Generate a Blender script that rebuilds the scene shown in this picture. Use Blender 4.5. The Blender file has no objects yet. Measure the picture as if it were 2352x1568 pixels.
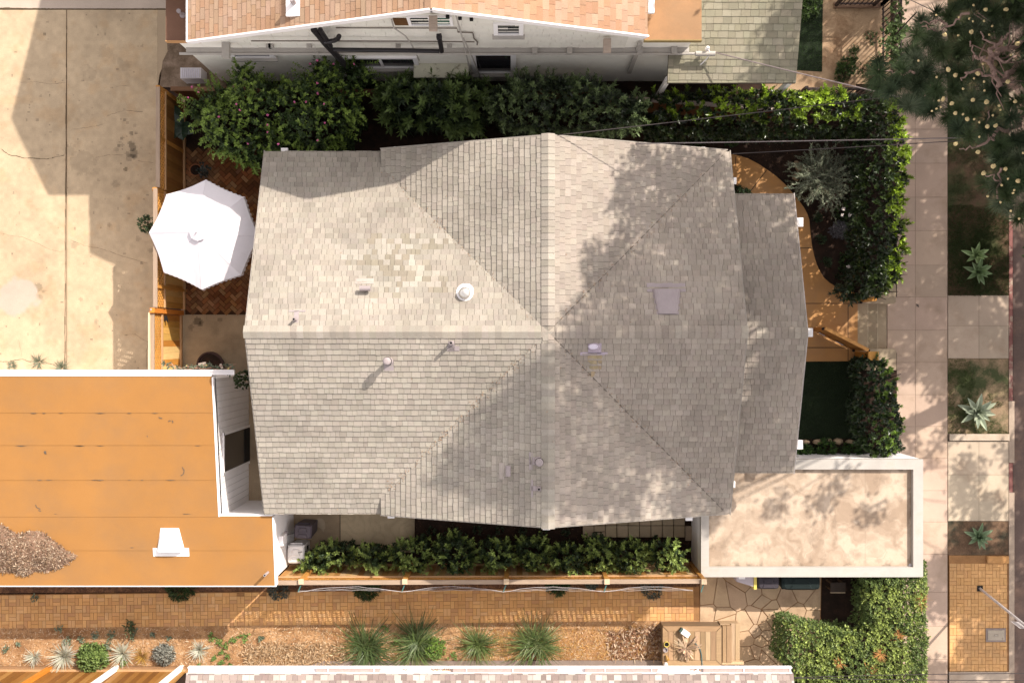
import bpy, math, random
import numpy as np
from mathutils import Vector, Matrix
random.seed(7); rng = np.random.default_rng(7)
R = math.radians
S0 = .0107; H = 26.0                      # metres per picture unit at ground level, height of the viewpoint
SUN = Vector((.80, .79, 1.0))             # towards the sun

def G(px, py, z=0.0):
    k = (H - z) / H * S0
    return Vector(((px - 1176) * k, (784 - py) * k, z))
OX = [0, 574.2, 1148.4, 1720.4]; OY = [0, 379, 758, 1147.3]
def zz(c, r, x, y): return (OX[c] + x / 3.723, OY[r] + y / 3.723)
def Z(c, r, x, y, z=0.0): return G(*zz(c, r, x, y), z)
def P2(pts, z=0.0): return [tuple(G(a, b, z))[:2] for a, b in pts]
def PX(v):                                # world point -> picture units
    k = S0 * (H - v[2]) / H
    return 1176 + v[0] / k, 784 - v[1] / k

sc = bpy.context.scene; COL = sc.collection
ORG = {}
# ---------------------------------------------------------------- materials
M = {}
def mat(name, base, rough=.85, var=.12, scale=1.5, fine=.08, fscale=60, bump=.0, attr=False, tint=None, tscale=1.2, tlo=.45, thi=.65,
        spec=.25, metal=0.0, stretch=None, transl=0.0, bscale=None):
    m = bpy.data.materials.new(name); m.use_nodes = True
    nt = m.node_tree; nt.nodes.clear(); N = nt.nodes.new; L = nt.links.new
    out = N('ShaderNodeOutputMaterial'); b = N('ShaderNodeBsdfPrincipled')
    b.inputs['Roughness'].default_value = rough; b.inputs['Specular IOR Level'].default_value = spec; b.inputs['Metallic'].default_value = metal
    tc = N('ShaderNodeTexCoord'); src = tc.outputs['Object']
    if stretch:
        mp = N('ShaderNodeMapping'); mp.inputs['Scale'].default_value = stretch; L(src, mp.inputs['Vector']); src = mp.outputs['Vector']
    def noise(s, det=4, ro=.6):
        n = N('ShaderNodeTexNoise'); n.inputs['Scale'].default_value = s; n.inputs['Detail'].default_value = det
        n.inputs['Roughness'].default_value = ro; L(src, n.inputs['Vector']); return n.outputs['Fac']
    def math_(op, a, bb):
        n = N('ShaderNodeMath'); n.operation = op
        for i, v in enumerate((a, bb)):
            if isinstance(v, (int, float)): n.inputs[i].default_value = v
            else: L(v, n.inputs[i])
        return n.outputs[0]
    if attr:
        a = N('ShaderNodeAttribute'); a.attribute_name = 'Col'; col = a.outputs['Color']
    else:
        a = N('ShaderNodeRGB'); a.outputs[0].default_value = (*base, 1); col = a.outputs[0]
    if tint:
        mr = N('ShaderNodeMapRange'); mr.inputs['From Min'].default_value = tlo; mr.inputs['From Max'].default_value = thi
        L(noise(tscale, 6, .65), mr.inputs['Value'])
        mx = N('ShaderNodeMix'); mx.data_type = 'RGBA'; L(mr.outputs[0], mx.inputs[0]); L(col, mx.inputs[6]); mx.inputs[7].default_value = (*tint, 1)
        col = mx.outputs[2]
    v1 = math_('MULTIPLY', math_('SUBTRACT', noise(scale), .5), var * 4)
    nf = noise(fscale, 3, .7)
    v2 = math_('MULTIPLY', math_('SUBTRACT', nf, .5), fine * 4)
    hs = N('ShaderNodeHueSaturation'); L(math_('ADD', math_('ADD', v1, v2), 1.0), hs.inputs['Value']); L(col, hs.inputs['Color'])
    L(hs.outputs[0], b.inputs['Base Color'])
    if bump:
        bn = N('ShaderNodeBump'); bn.inputs['Strength'].default_value = bump; bn.inputs['Distance'].default_value = .01
        L(nf if not bscale else noise(bscale, 5, .65), bn.inputs['Height']); L(bn.outputs[0], b.inputs['Normal'])
    sh = b.outputs[0]
    if transl:
        t = N('ShaderNodeBsdfTranslucent'); L(hs.outputs[0], t.inputs['Color'])
        ms = N('ShaderNodeMixShader'); ms.inputs[0].default_value = transl; L(sh, ms.inputs[1]); L(t.outputs[0], ms.inputs[2]); sh = ms.outputs[0]
    L(sh, out.inputs['Surface']); M[name] = m; return m

# ---------------------------------------------------------------- mesh builder
class MB:
    def __init__(s): s.v = []; s.f = []; s.c = []; s.bulk = []
    def face(s, pts, col=None):
        n = len(s.v); s.v += [tuple(p) for p in pts]; s.f.append(list(range(n, n + len(pts)))); s.c.append(col)
    def hexa(s, a, b, col=None):          # bottom ring a, top ring b
        n = len(s.v); k = len(a); s.v += [tuple(p) for p in a] + [tuple(p) for p in b]
        F = [[n + i for i in reversed(range(k))], [n + k + i for i in range(k)]]
        for i in range(k): j = (i + 1) % k; F.append([n + i, n + j, n + k + j, n + k + i])
        s.f += F; s.c += [col] * len(F)
    def box(s, x0, x1, y0, y1, z0, z1, col=None):
        p = [(x0, y0), (x1, y0), (x1, y1), (x0, y1)]
        s.hexa([(x, y, z0) for x, y in p], [(x, y, z1) for x, y in p], col)
    def prism(s, poly, z0, z1, col=None):
        f0 = z0 if callable(z0) else (lambda x, y: z0); f1 = z1 if callable(z1) else (lambda x, y: z1)
        s.hexa([(p[0], p[1], f0(p[0], p[1])) for p in poly], [(p[0], p[1], f1(p[0], p[1])) for p in poly], col)
    def bar(s, p, q, w, h, up=(0, 0, 1), col=None):
        p = Vector(p); q = Vector(q); d = (q - p).normalized(); u = Vector(up); u = (u - d * u.dot(d))
        if u.length < 1e-4: u = Vector((1, 0, 0)) - d * d.x
        u.normalize(); r = d.cross(u) * (w / 2); u = u * (h / 2)
        s.hexa([p - r - u, p + r - u, p + r + u, p - r + u], [q - r - u, q + r - u, q + r + u, q - r + u], col)
    def tube(s, pts, r, n=8, col=None, cap=True):
        pts = [Vector(p) for p in pts]; rr = r if isinstance(r, (list, tuple)) else [r] * len(pts); base = len(s.v)
        a = None
        for i, p in enumerate(pts):
            d = (pts[min(i + 1, len(pts) - 1)] - pts[max(i - 1, 0)]).normalized()
            if a is None: a = d.cross(Vector((0, 0, 1)) if abs(d.z) < .8 else Vector((0, 1, 0)))
            else: a = a - d * a.dot(d)
            a.normalize(); b = d.cross(a)
            for k in range(n):
                t = 2 * math.pi * k / n; s.v.append(tuple(p + (a * math.cos(t) + b * math.sin(t)) * rr[i]))
        for i in range(len(pts) - 1):
            for k in range(n):
                j = (k + 1) % n; s.f.append([base + i * n + k, base + i * n + j, base + (i + 1) * n + j, base + (i + 1) * n + k]); s.c.append(col)
        if cap:
            s.f.append([base + k for k in reversed(range(n))]); s.c.append(col)
            e = base + (len(pts) - 1) * n; s.f.append([e + k for k in range(n)]); s.c.append(col)
    def lathe(s, c, prof, n=20, col=None, sx=1, sy=1, rot=0):
        base = len(s.v); c = Vector(c)
        for r, z in prof:
            for k in range(n):
                t = 2 * math.pi * k / n; x = r * math.cos(t) * sx; y = r * math.sin(t) * sy
                s.v.append((c.x + x * math.cos(rot) - y * math.sin(rot), c.y + x * math.sin(rot) + y * math.cos(rot), c.z + z))
        for i in range(len(prof) - 1):
            for k in range(n):
                j = (k + 1) % n; s.f.append([base + i * n + k, base + i * n + j, base + (i + 1) * n + j, base + (i + 1) * n + k]); s.c.append(col)
        s.f.append([base + k for k in reversed(range(n))]); s.c.append(col)
        e = base + (len(prof) - 1) * n; s.f.append([e + k for k in range(n)]); s.c.append(col)
    def leaves(s, P, D, U, Ln, W, C, fold=.12, mid=.45):
        """P,D,U: (n,3); one folded leaf face each"""
        P = np.asarray(P, float); D = np.asarray(D, float); U = np.asarray(U, float); n = len(P)
        if n == 0: return
        D = D / np.linalg.norm(D, axis=1, keepdims=True); S = np.cross(D, U); S /= np.linalg.norm(S, axis=1, keepdims=True) + 1e-9
        U2 = np.cross(S, D); Ln = np.broadcast_to(Ln, (n,))[:, None]; W = np.broadcast_to(W, (n,))[:, None]
        m = P + D * Ln * mid + U2 * W * fold
        s.bulk.append((np.stack([P, m + S * W / 2, P + D * Ln, m - S * W / 2], 1), np.broadcast_to(np.asarray(C, float), (n, 3))))
    def build(s, name, m, parent=None, smooth=False):
        o0 = Vector((0, 0, 0))
        if parent is not None: o0 = ORG[parent.name]
        V = np.array(s.v, float).reshape(-1, 3); F = list(s.f); C = list(s.c); nb = len(V); Vs = [V]; quads = []; qc = []
        for q, c in s.bulk:
            k = len(q); Vs.append(q.reshape(-1, 3)); quads.append(np.arange(k * 4).reshape(k, 4) + nb); qc.append(c); nb += k * 4
        V = np.concatenate(Vs) - np.array(o0)[None]
        me = bpy.data.meshes.new(name)
        if quads: Q = np.concatenate(quads); F = F + Q.tolist()
        me.from_pydata(V.tolist(), [], F)
        has = any(c is not None for c in C) or quads
        if has:
            at = me.attributes.new('Col', 'FLOAT_COLOR', 'FACE')
            A = [(1, 1, 1) if c is None else tuple(c) for c in C]; A = np.array(A, float).reshape(-1, 3)
            if quads: A = np.concatenate([A] + [np.asarray(c) for c in qc])
            at.data.foreach_set('color', np.concatenate([A, np.ones((len(A), 1))], 1).astype(np.float32).ravel())
        me.materials.append(M[m] if isinstance(m, str) else m)
        if smooth: me.polygons.foreach_set('use_smooth', [True] * len(me.polygons))
        me.update()
        o = bpy.data.objects.new(name, me); COL.objects.link(o); ORG[o.name] = o0.copy()
        if parent is not None: o.parent = parent
        return o

def thing(name, label, cat, loc=(0, 0, 0), group=None):
    o = bpy.data.objects.new(name, None); COL.objects.link(o); o.location = loc; o.empty_display_size = .2
    ORG[o.name] = Vector(loc); return tag(o, label, cat, group)
def tag(o, label, cat, group=None, kind=None):
    o['label'] = label; o['category'] = cat
    if group: o['group'] = group
    if kind: o['kind'] = kind
    return o
def struct(o, label=None, cat=None):
    o['kind'] = 'structure'
    if label: o['label'] = label
    if cat: o['category'] = cat
    return o
def dup(o, loc, rotz=0, scale=1, label=None):
    c = o.copy(); COL.objects.link(c); c.location = loc; c.rotation_euler = (0, 0, rotz); c.scale = (scale,) * 3; ORG[c.name] = Vector(loc)
    for ch in list(o.children):
        d = ch.copy(); COL.objects.link(d); d.parent = c
        for g in list(ch.children): e = g.copy(); COL.objects.link(e); e.parent = d
    if label: c['label'] = label
    return c
def recenter(o):
    """origin of a one-mesh thing to the middle of its base"""
    me = o.data; n = len(me.vertices); a = np.empty(n * 3); me.vertices.foreach_get('co', a); a = a.reshape(-1, 3)
    c = np.array([(a[:, 0].min() + a[:, 0].max()) / 2, (a[:, 1].min() + a[:, 1].max()) / 2, a[:, 2].min()])
    me.vertices.foreach_set('co', (a - c).ravel()); o.location = c; ORG[o.name] = Vector(c); return o

# ---------------------------------------------------------------- numeric noise
def hash2(ix, iy, seed=0):
    n = (ix * 374761393 + iy * 668265263 + seed * 974634151) & 0x7fffffff
    n = ((n ^ (n >> 13)) * 1274126177) & 0x7fffffff
    return ((n ^ (n >> 16)) & 0xffff) / 65535.0
def vnoise(x, y, seed=0):
    x = np.asarray(x, float); y = np.asarray(y, float); ix = np.floor(x).astype(np.int64); iy = np.floor(y).astype(np.int64); fx = x - ix; fy = y - iy
    fx = fx * fx * (3 - 2 * fx); fy = fy * fy * (3 - 2 * fy); h = lambda a, b: hash2(ix + a, iy + b, seed)
    return (h(0, 0) * (1 - fx) + h(1, 0) * fx) * (1 - fy) + (h(0, 1) * (1 - fx) + h(1, 1) * fx) * fy
def fbm(x, y, seed=0, o=4):
    s = 0; a = .5; t = 0
    for i in range(o): s = s + a * vnoise(x * 2 ** i, y * 2 ** i, seed + i); t += a; a *= .55
    return s / t
def inpoly(x, y, poly):
    x = np.asarray(x, float); y = np.asarray(y, float); r = np.zeros(x.shape, bool); n = len(poly)
    for i in range(n):
        x0, y0 = poly[i][:2]; x1, y1 = poly[(i + 1) % n][:2]
        if y0 == y1: continue
        r ^= ((y0 > y) != (y1 > y)) & (x < (x1 - x0) * (y - y0) / (y1 - y0) + x0)
    return r
def in_pts(poly, n):
    a = np.array([p[:2] for p in poly]); lo = a.min(0); hi = a.max(0); out = []
    while sum(map(len, out)) < n:
        q = lo + (hi - lo) * rng.random((max(64, n), 2)); out.append(q[inpoly(q[:, 0], q[:, 1], poly)])
    return np.concatenate(out)[:n]
def area(poly): return abs(sum(poly[i][0] * poly[(i + 1) % len(poly)][1] - poly[(i + 1) % len(poly)][0] * poly[i][1] for i in range(len(poly)))) / 2
def edge_dist(x, y, poly):
    d = np.full(np.shape(x), 1e9)
    for i in range(len(poly)):
        ax, ay = poly[i][:2]; bx, by = poly[(i + 1) % len(poly)][:2]; L = max((bx - ax) ** 2 + (by - ay) ** 2, 1e-9)
        t = np.clip(((x - ax) * (bx - ax) + (y - ay) * (by - ay)) / L, 0, 1); d = np.minimum(d, np.hypot(x - ax - t * (bx - ax), y - ay - t * (by - ay)))
    return d
def lerp(a, b, t): return a + (b - a) * t
def jit(c, v): k = 1 + random.uniform(-v, v); return tuple(max(0, x * k * (1 + random.uniform(-v, v) * .25)) for x in c)

def grid_sheet(name, x0, x1, y0, y1, z, res, colf, m, parent=None, hf=None, thick=0.05, clip=None):
    """a slab with a fine top grid whose face colours carry real stains"""
    nx = max(1, int((x1 - x0) / res)); ny = max(1, int((y1 - y0) / res)); X = np.linspace(x0, x1, nx + 1); Y = np.linspace(y0, y1, ny + 1)
    gx, gy = np.meshgrid(X, Y); gz = np.full(gx.shape, z) if hf is None else z + hf(gx, gy)
    cx, cy = np.meshgrid((X[1:] + X[:-1]) / 2, (Y[1:] + Y[:-1]) / 2); cols = colf(cx, cy).reshape(-1, 3)
    idx = np.arange((nx + 1) * (ny + 1)).reshape(ny + 1, nx + 1)
    F = np.stack([idx[:-1, :-1], idx[:-1, 1:], idx[1:, 1:], idx[1:, :-1]], -1).reshape(-1, 4)
    if clip is not None: k = inpoly(cx, cy, clip).ravel(); F = F[k]; cols = cols[k]
    mb = MB(); mb.v = np.stack([gx, gy, gz], -1).reshape(-1, 3).tolist(); mb.f = F.tolist(); mb.c = [tuple(c) for c in cols]
    if thick and clip is None:
        p = [(x0, y0), (x1, y0), (x1, y1), (x0, y1)]; c = tuple(cols.mean(0))
        for i in range(4): a = p[i]; b = p[(i + 1) % 4]; mb.face([(a[0], a[1], z - thick), (b[0], b[1], z - thick), (b[0], b[1], z), (a[0], a[1], z)], c)
    return mb.build(name, m, parent)

# ---------------------------------------------------------------- paving, shingles
def basketweave(mb, o, ax, nx, ny, cell, pal, z, v=.14, skip=None, h=.012):
    o = Vector((o[0], o[1], 0)); ax = Vector((ax[0], ax[1], 0)).normalized(); ay = Vector((-ax.y, ax.x, 0)); g = .004
    for i in range(nx):
        for j in range(ny):
            for k in range(2):
                if (i + j) % 2: a, b, c, d = i + k * .5, i + k * .5 + .5, j, j + 1
                else: a, b, c, d = i, i + 1, j + k * .5, j + k * .5 + .5
                q = [o + ax * (a * cell + g) + ay * (c * cell + g), o + ax * (b * cell - g) + ay * (c * cell + g), o + ax * (b * cell - g) + ay * (d * cell - g), o + ax * (a * cell + g) + ay * (d * cell - g)]
                if skip and skip(*PX(((q[0] + q[2]) / 2 + Vector((0, 0, z))))): continue
                dz = random.uniform(-.0015, .0015)
                mb.hexa([(p.x, p.y, z - h) for p in q], [(p.x, p.y, z + dz + random.uniform(-.0008, .0008)) for p in q], jit(random.choice(pal), v))
def herringbone(mb, poly, w, ang, pal, z, v=.3):
    a = np.array(poly); lo = a.min(0); hi = a.max(0); c, s = math.cos(ang), math.sin(ang); ctr = (lo + hi) / 2; n = int(np.hypot(*(hi - lo)) / w) // 2 + 4; g = .005
    for i in range(-n, n):
        for j in range(-n, n):
            m_ = (i - j) % 4
            if m_ == 0: r = (i, j, i + 2, j + 1)
            elif m_ == 3: r = (i, j, i + 1, j + 2)
            else: continue
            q = [(r[0] * w + g, r[1] * w + g), (r[2] * w - g, r[1] * w + g), (r[2] * w - g, r[3] * w - g), (r[0] * w + g, r[3] * w - g)]
            q = [(ctr[0] + x * c - y * s, ctr[1] + x * s + y * c) for x, y in q]; mx = (q[0][0] + q[2][0]) / 2; my = (q[0][1] + q[2][1]) / 2
            if not inpoly(np.array(mx), np.array(my), poly): continue
            mb.hexa([(x, y, z - .02) for x, y in q], [(x, y, z + random.uniform(-.003, .003)) for x, y in q], jit(random.choice(pal), v))
def shingles(mb, org, u, d, pitch, dmax, umin, umax, e, wid, pal, v=.08, thick=.011, colf=None, d0=0.0, wob=.004):
    """org: ridge point, u: along the ridge, d: downhill (plan unit vectors); real lapped courses"""
    org = Vector(org); u = Vector((*u, 0)); d = Vector((*d, 0)); n = int(math.ceil((dmax - d0) / e))
    P = lambda uu, dd, lift: org + u * uu + d * dd + Vector((0, 0, -pitch * dd + lift))
    for i in range(n):
        a = d0 + i * e; b = min(a + e, dmax) + .004; lo0, hi0, lo1, hi1 = umin(a), umax(a), umin(b), umax(b); lo = min(lo0, lo1); hi = max(hi0, hi1)
        x = lo - random.random() * wid[1]
        while x < hi:
            w = random.uniform(*wid); y = x + w; g = .0025; dz = random.uniform(0, .004); db = random.uniform(-wob, wob)
            x0a, x1a = max(x + g, lo0), min(y - g, hi0); x0b, x1b = max(x + g, lo1), min(y - g, hi1)
            if x1a > x0a or x1b > x0b:
                x1a = max(x1a, x0a); x1b = max(x1b, x0b); t = thick + dz
                if not (x1a - x0a < .004 and x1b - x0b < .004):
                    q = [P(x0a, a - .004, .002 + dz * .5), P(x1a, a - .004, .002 + dz * .5), P(x1b, b + db, t), P(x0b, b + db, t)]
                    c = jit(random.choice(pal), v); m_ = (q[0] + q[2]) / 2
                    if colf: c = colf(m_, c)
                    mb.face(q, c); mb.face([q[3], q[2], q[2] - Vector((0, 0, t + .004)), q[3] - Vector((0, 0, t + .004))], c)
                    mb.face([q[0], q[3], q[3] - Vector((0, 0, t + .004)), q[0] - Vector((0, 0, .004))], c)
            x = y
def ridge_caps(mb, a, b, pitch, w, e, pal, v=.06, lift=.02):
    a = Vector(a); b = Vector(b); d = (b - a); L = d.length; d.normalize(); s = Vector((-d.y, d.x, 0)); n = int(L / e)
    for i in range(n):
        p = a + d * (i * e - .01); q = a + d * ((i + 1) * e); z0 = Vector((0, 0, lift)); z1 = Vector((0, 0, lift + .012)); dn = Vector((0, 0, -pitch * w)); c = jit(random.choice(pal), v)
        for sg in (1, -1):
            f = [p + z0, q + z1, q + s * w * sg + dn + z1, p + s * w * sg + dn + z0]; mb.face(f, c)
            mb.face([f[3], f[2], f[2] - Vector((0, 0, .03)), f[3] - Vector((0, 0, .03))], c)
        mb.face([q + s * w + dn + z1, q + z1, q - s * w + dn + z1, q - s * w + dn + z0 - Vector((0, 0, .01)), q, q + s * w + dn - Vector((0, 0, .01))], c)

# ---------------------------------------------------------------- foliage
def unit(a): return a / (np.linalg.norm(a, axis=-1, keepdims=True) + 1e-9)
def rosettes(mb, C, A, n, L, W, cols, tilt=(.5, 1.35), lv=.25, stem=0.0, fold=.12, mid=.45, cv=.2):
    """n leaves round every centre C (k,3) about axis A (k,3); cols (k,3)"""
    C = np.asarray(C, float); A = unit(np.asarray(A, float)); k = len(C)
    if k == 0: return
    t = rng.standard_normal((k, 3)); X = unit(np.cross(A, t)); Y = np.cross(A, X)
    j = np.arange(n)[None, :]; az = j * 2.4 + rng.random((k, 1)) * 6.28 + rng.normal(0, .3, (k, n)); th = tilt[0] + (tilt[1] - tilt[0]) * rng.random((k, n))
    D = A[:, None] * np.cos(th)[..., None] + (X[:, None] * np.cos(az)[..., None] + Y[:, None] * np.sin(az)[..., None]) * np.sin(th)[..., None]
    U = A[:, None] * np.sin(th)[..., None] - (X[:, None] * np.cos(az)[..., None] + Y[:, None] * np.sin(az)[..., None]) * np.cos(th)[..., None] + rng.normal(0, .15, (k, n, 3))
    Pp = C[:, None] + A[:, None] * (rng.random((k, n)) * stem)[..., None]
    ls = L * (1 + lv * rng.normal(0, 1, (k, n))).clip(.4, 1.8); c = np.asarray(cols)[:, None] * (1 + cv * rng.normal(0, 1, (k, n, 1))).clip(.35, 1.8)
    mb.leaves(Pp.reshape(-1, 3), D.reshape(-1, 3), U.reshape(-1, 3), ls.ravel(), (ls * W / L).ravel(), c.reshape(-1, 3), fold, mid)
def blades(mb, c, n, L, W, col, el=(.2, 1.4), droop=.5, lv=.25, r0=.04, segs=4, cv=.2):
    c = Vector(c)
    for i in range(n):
        az = random.uniform(0, 6.283); e = random.uniform(*el); l = L * max(.4, random.gauss(1, lv)); w = W * random.uniform(.7, 1.2); cc = jit(col, cv)
        h = Vector((math.cos(az), math.sin(az), 0)); s = Vector((-h.y, h.x, 0)); p = c + h * r0 * random.random(); a = e; pts = [(p, w * .6)]
        for k in range(segs):
            p = p + (h * math.cos(a) + Vector((0, 0, math.sin(a)))) * (l / segs); a -= droop * random.uniform(.6, 1.3); t = (k + 1) / segs; pts.append((p, w * (1 - t ** 2.2) + .001))
        for k in range(segs):
            (p0, w0), (p1, w1) = pts[k], pts[k + 1]; mb.face([p0 - s * w0 / 2, p0 + s * w0 / 2, p1 + s * w1 / 2, p1 - s * w1 / 2], cc)
def hedge_pts(poly, dens, zf, hs=.5, edge=.25, lump=.12, ls=2.2, seed=0):
    """points and outward axes over the top and flanks of a clipped mass; zf top height"""
    n = int(area(poly) * dens); q = in_pts(poly, n); x, y = q[:, 0], q[:, 1]; ed = edge_dist(x, y, poly); e = 1e-2
    top = zf + lump * 2 * (fbm(x * ls, y * ls, seed) - .5) * 2 - np.clip(1 - ed / edge, 0, 1) ** 2 * hs
    gx = (edge_dist(x + e, y, poly) - ed) / e; gy = (edge_dist(x, y + e, poly) - ed) / e; k = np.clip(1 - ed / edge, 0, 1)
    A = np.stack([-gx * k * .9, -gy * k * .9, np.ones_like(x)], -1) + rng.normal(0, .3, (len(x), 3)); dep = rng.random(len(x)) ** 2.2
    return np.stack([x, y, top], -1), A, dep, ed
def hedge(name, label, poly, ztop, zbase, dens, n, L, W, cbright, cdark, mt='leaf', hs=.6, edge=.3, lump=.12, ls=2.2, seed=0, brightp=.5, tilt=(.5, 1.35), core=True, cat='hedge',
          group=None, depth=.35, flank=True, ctop=None, parent_extra=None, coref=.82, nsc=1.3, stem=.05, sprigs=0, slen=.32, litf=None, shrink=1.0):
    if shrink != 1: cc_ = np.mean(np.array([p[:2] for p in poly]), 0); poly = [(cc_[0] + (p[0] - cc_[0]) * lerp(1, shrink, .5), cc_[1] + (p[1] - cc_[1]) * shrink) for p in poly]
    c = np.mean(np.array([p[:2] for p in poly]), 0); t = thing(name, label, cat, (c[0], c[1], zbase), group); mb = MB()
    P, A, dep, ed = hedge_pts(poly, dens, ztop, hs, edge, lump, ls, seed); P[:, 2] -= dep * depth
    nz = fbm(P[:, 0] * nsc, P[:, 1] * nsc, seed + 9) + rng.normal(0, .12, len(P)) - dep * .45; w = np.clip((nz - (.75 - brightp * .5)) * 7, 0, 1)[:, None]  # deeper leaves lean to the dark colour: inner shade put into the tint
    if litf: w = w * litf(*dpx(P[:, 0], P[:, 1], ztop))[:, None]  # lit-side weight: sunlight on the mass carried by the leaf colour
    cols = (np.array(cdark)[None] * (1 - w) + np.array(cbright)[None] * w) * rng.choice([.55, .8, 1., 1.2], (len(P), 1))
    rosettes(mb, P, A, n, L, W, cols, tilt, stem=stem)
    if flank:                                         # the sides down to the ground
        per = [(poly[i], poly[(i + 1) % len(poly)]) for i in range(len(poly))]; Q = []; B = []
        for a, b in per:
            l = math.hypot(b[0] - a[0], b[1] - a[1]); m_ = max(1, int(l * (ztop - hs * .6 - zbase) * dens * .5)); tt = rng.random(m_); nx, ny = (b[1] - a[1]) / l, -(b[0] - a[0]) / l
            if inpoly(np.array((a[0] + b[0]) / 2 + nx * .02), np.array((a[1] + b[1]) / 2 + ny * .02), poly): nx, ny = -nx, -ny
            zq = zbase + .1 + rng.random(m_) * (ztop - hs * .6 - zbase); inn = .05 + rng.random(m_) * .12
            Q.append(np.stack([a[0] + (b[0] - a[0]) * tt - nx * inn, a[1] + (b[1] - a[1]) * tt - ny * inn, zq], -1)); B.append(np.tile([nx, ny, .5], (m_, 1)) + rng.normal(0, .3, (m_, 3)))
        Q = np.concatenate(Q); B = np.concatenate(B); rosettes(mb, Q, B, max(4, n * 2 // 3), L, W, np.tile(cdark, (len(Q), 1)), tilt)
    if sprigs:                                        # shoots that break the outline and the top
        Q = []; B = []; CC = []; per = [math.hypot(poly[(i + 1) % len(poly)][0] - poly[i][0], poly[(i + 1) % len(poly)][1] - poly[i][1]) for i in range(len(poly))]
        for i in range(sprigs):
            if i % 2:
                e = random.choices(range(len(poly)), per)[0]; a, b = poly[e], poly[(e + 1) % len(poly)]; f = random.random(); nx, ny = (b[1] - a[1]) / per[e], -(b[0] - a[0]) / per[e]; x, y = lerp(a[0], b[0], f), lerp(a[1], b[1], f)
                if inpoly(np.array(x + nx * .03), np.array(y + ny * .03), poly): nx, ny = -nx, -ny
                s0 = Vector((x - nx * .12, y - ny * .12, ztop - hs * random.uniform(.3, 1.0))); d = Vector((nx, ny, random.uniform(-.1, .8)))
            else:
                w_ = P[random.randrange(len(P))]; s0 = Vector(w_); d = Vector((random.gauss(0, .6), random.gauss(0, .6), random.uniform(.4, 1)))
            d.normalize(); l = slen * random.uniform(.5, 1.2); br_ = random.random()
            for k in range(8):
                f = k / 7; q = s0 + d * (l * f) + Vector((0, 0, -.25 * l * f * f)); Q.append(tuple(q)); B.append(tuple(d + Vector((0, 0, .5)))); w2 = min(1, max(0, f * 1.3 - .3 + br_ * .5)) * (float(litf(*[np.array(v) for v in dpx(q.x, q.y, ztop)])) if litf else 1); CC.append([lerp(cdark[j], cbright[j], w2) for j in range(3)])
        rosettes(mb, np.array(Q), np.array(B), max(4, n // 2), L * .95, W * .95, np.array(CC), tilt)
    mb.build('foliage', mt, t)
    if core:
        k = MB(); pc = [((p[0] - c[0]) * coref + c[0], (p[1] - c[1]) * coref + c[1]) for p in poly]
        for q in in_pts(poly, max(6, int(area(poly) * 9))):
            a = Vector((q[0], q[1], zbase)); b = a + Vector((random.uniform(-.25, .25), random.uniform(-.25, .25), (ztop - zbase) * random.uniform(.6, .9)))
            k.tube([a, a.lerp(b, .5) + Vector((random.uniform(-.06, .06), random.uniform(-.06, .06), 0)), b], [.018, .013, .006], 5)
        k.build('stem', 'twig_dark', t)
    return t
# ================================================================ materials used
mat('soil', (.024, .014, .010), .95, .25, 2.5, .3, 45, .6, tint=(.04, .021, .014), tscale=6)
mat('dirt', (.34, .235, .15), .95, .2, 1.5, .2, 50, .5, tint=(.2, .12, .07), tscale=1.8)
mat('straw', (.40, .235, .12), .95, .2, 1.8, .3, 40, .8, tint=(.24, .12, .055), tscale=1.6)
mat('concrete', (.4, .3, .2), .9, .06, 1.2, .15, 55, .4, attr=True)
mat('walk_orange', (.43, .222, .082), .8, .10, 1.6, .07, 60, .1, tint=(.37, .205, .095), tscale=1.5, tlo=.42, thi=.68)
mat('slab', (.4, .3, .2), .9, .10, 1.1, .08, 60, .2, attr=True, tint=(.30, .215, .155), tscale=.9, tlo=.5, thi=.75)
mat('road', (.13, .092, .08), .95, .18, 1.4, .2, 80, .4, tint=(.2, .13, .10), tscale=1.2)
mat('kerb_red', (.21, .09, .08), .85, .25, 3, .15, 60, .2, tint=(.33, .24, .19), tscale=3.5, tlo=.52, thi=.62)
mat('kerb', (.36, .28, .22), .9, .2, 3, .15, 60, .3)
mat('brick', (.4, .2, .08), .9, .12, 1.0, .12, 70, .3, attr=True, tint=(.36, .22, .12), tscale=1.1, tlo=.5, thi=.85)
mat('mortar', (.27, .14, .06), .95, .2, 4, .2, 60, .2)
mat('mortar_dark', (.05, .024, .012), .95, .2, 4, .2, 60, .2)
mat('shingle', (.3, .3, .3), .95, .12, 1.1, .14, 55, .35, attr=True)
mat('shingle_under', (.10, .085, .07), .95)
mat('roll_roof', (.342, .163, .049), .95, .07, .6, .09, 90, .3, tint=(.285, .15, .06), tscale=.8, tlo=.44, thi=.74)
mat('tar', (.11, .085, .065), .9, .2, 5)
mat('brown_roof', (.37, .205, .105), .95, .1, 1.2, .1, 70, .3, tint=(.3, .18, .1), tscale=1.0)
mat('deck_coat', (.4, .3, .2), .85, .03, 1, .07, 60, .2, attr=True)
mat('white_paint', (.91, .88, .885), .6, .04, 2, .03, 40, .05)
mat('old_white', (.42, .39, .36), .75, .10, 2.2, .07, 50, .15, tint=(.36, .315, .26), tscale=2.2, tlo=.55, thi=.8)
mat('siding', (.92, .89, .82), .75, .06, 1.0, .05, 60, .1, tint=(.70, .65, .57), tscale=1.3, tlo=.55, thi=.8)
mat('cream_wall', (.5, .44, .36), .85)
mat('glass', (.03, .03, .035), .08, .1, 2, spec=.6)
mat('green_glass', (.02, .11, .075), .15, .2, 6, spec=.5)
mat('dark', (.012, .011, .012), .7)
mat('black_pipe', (.018, .015, .018), .5, .2, 8, spec=.4)
mat('metal', (.5, .47, .5), .45, .1, 6, metal=.4)
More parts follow.
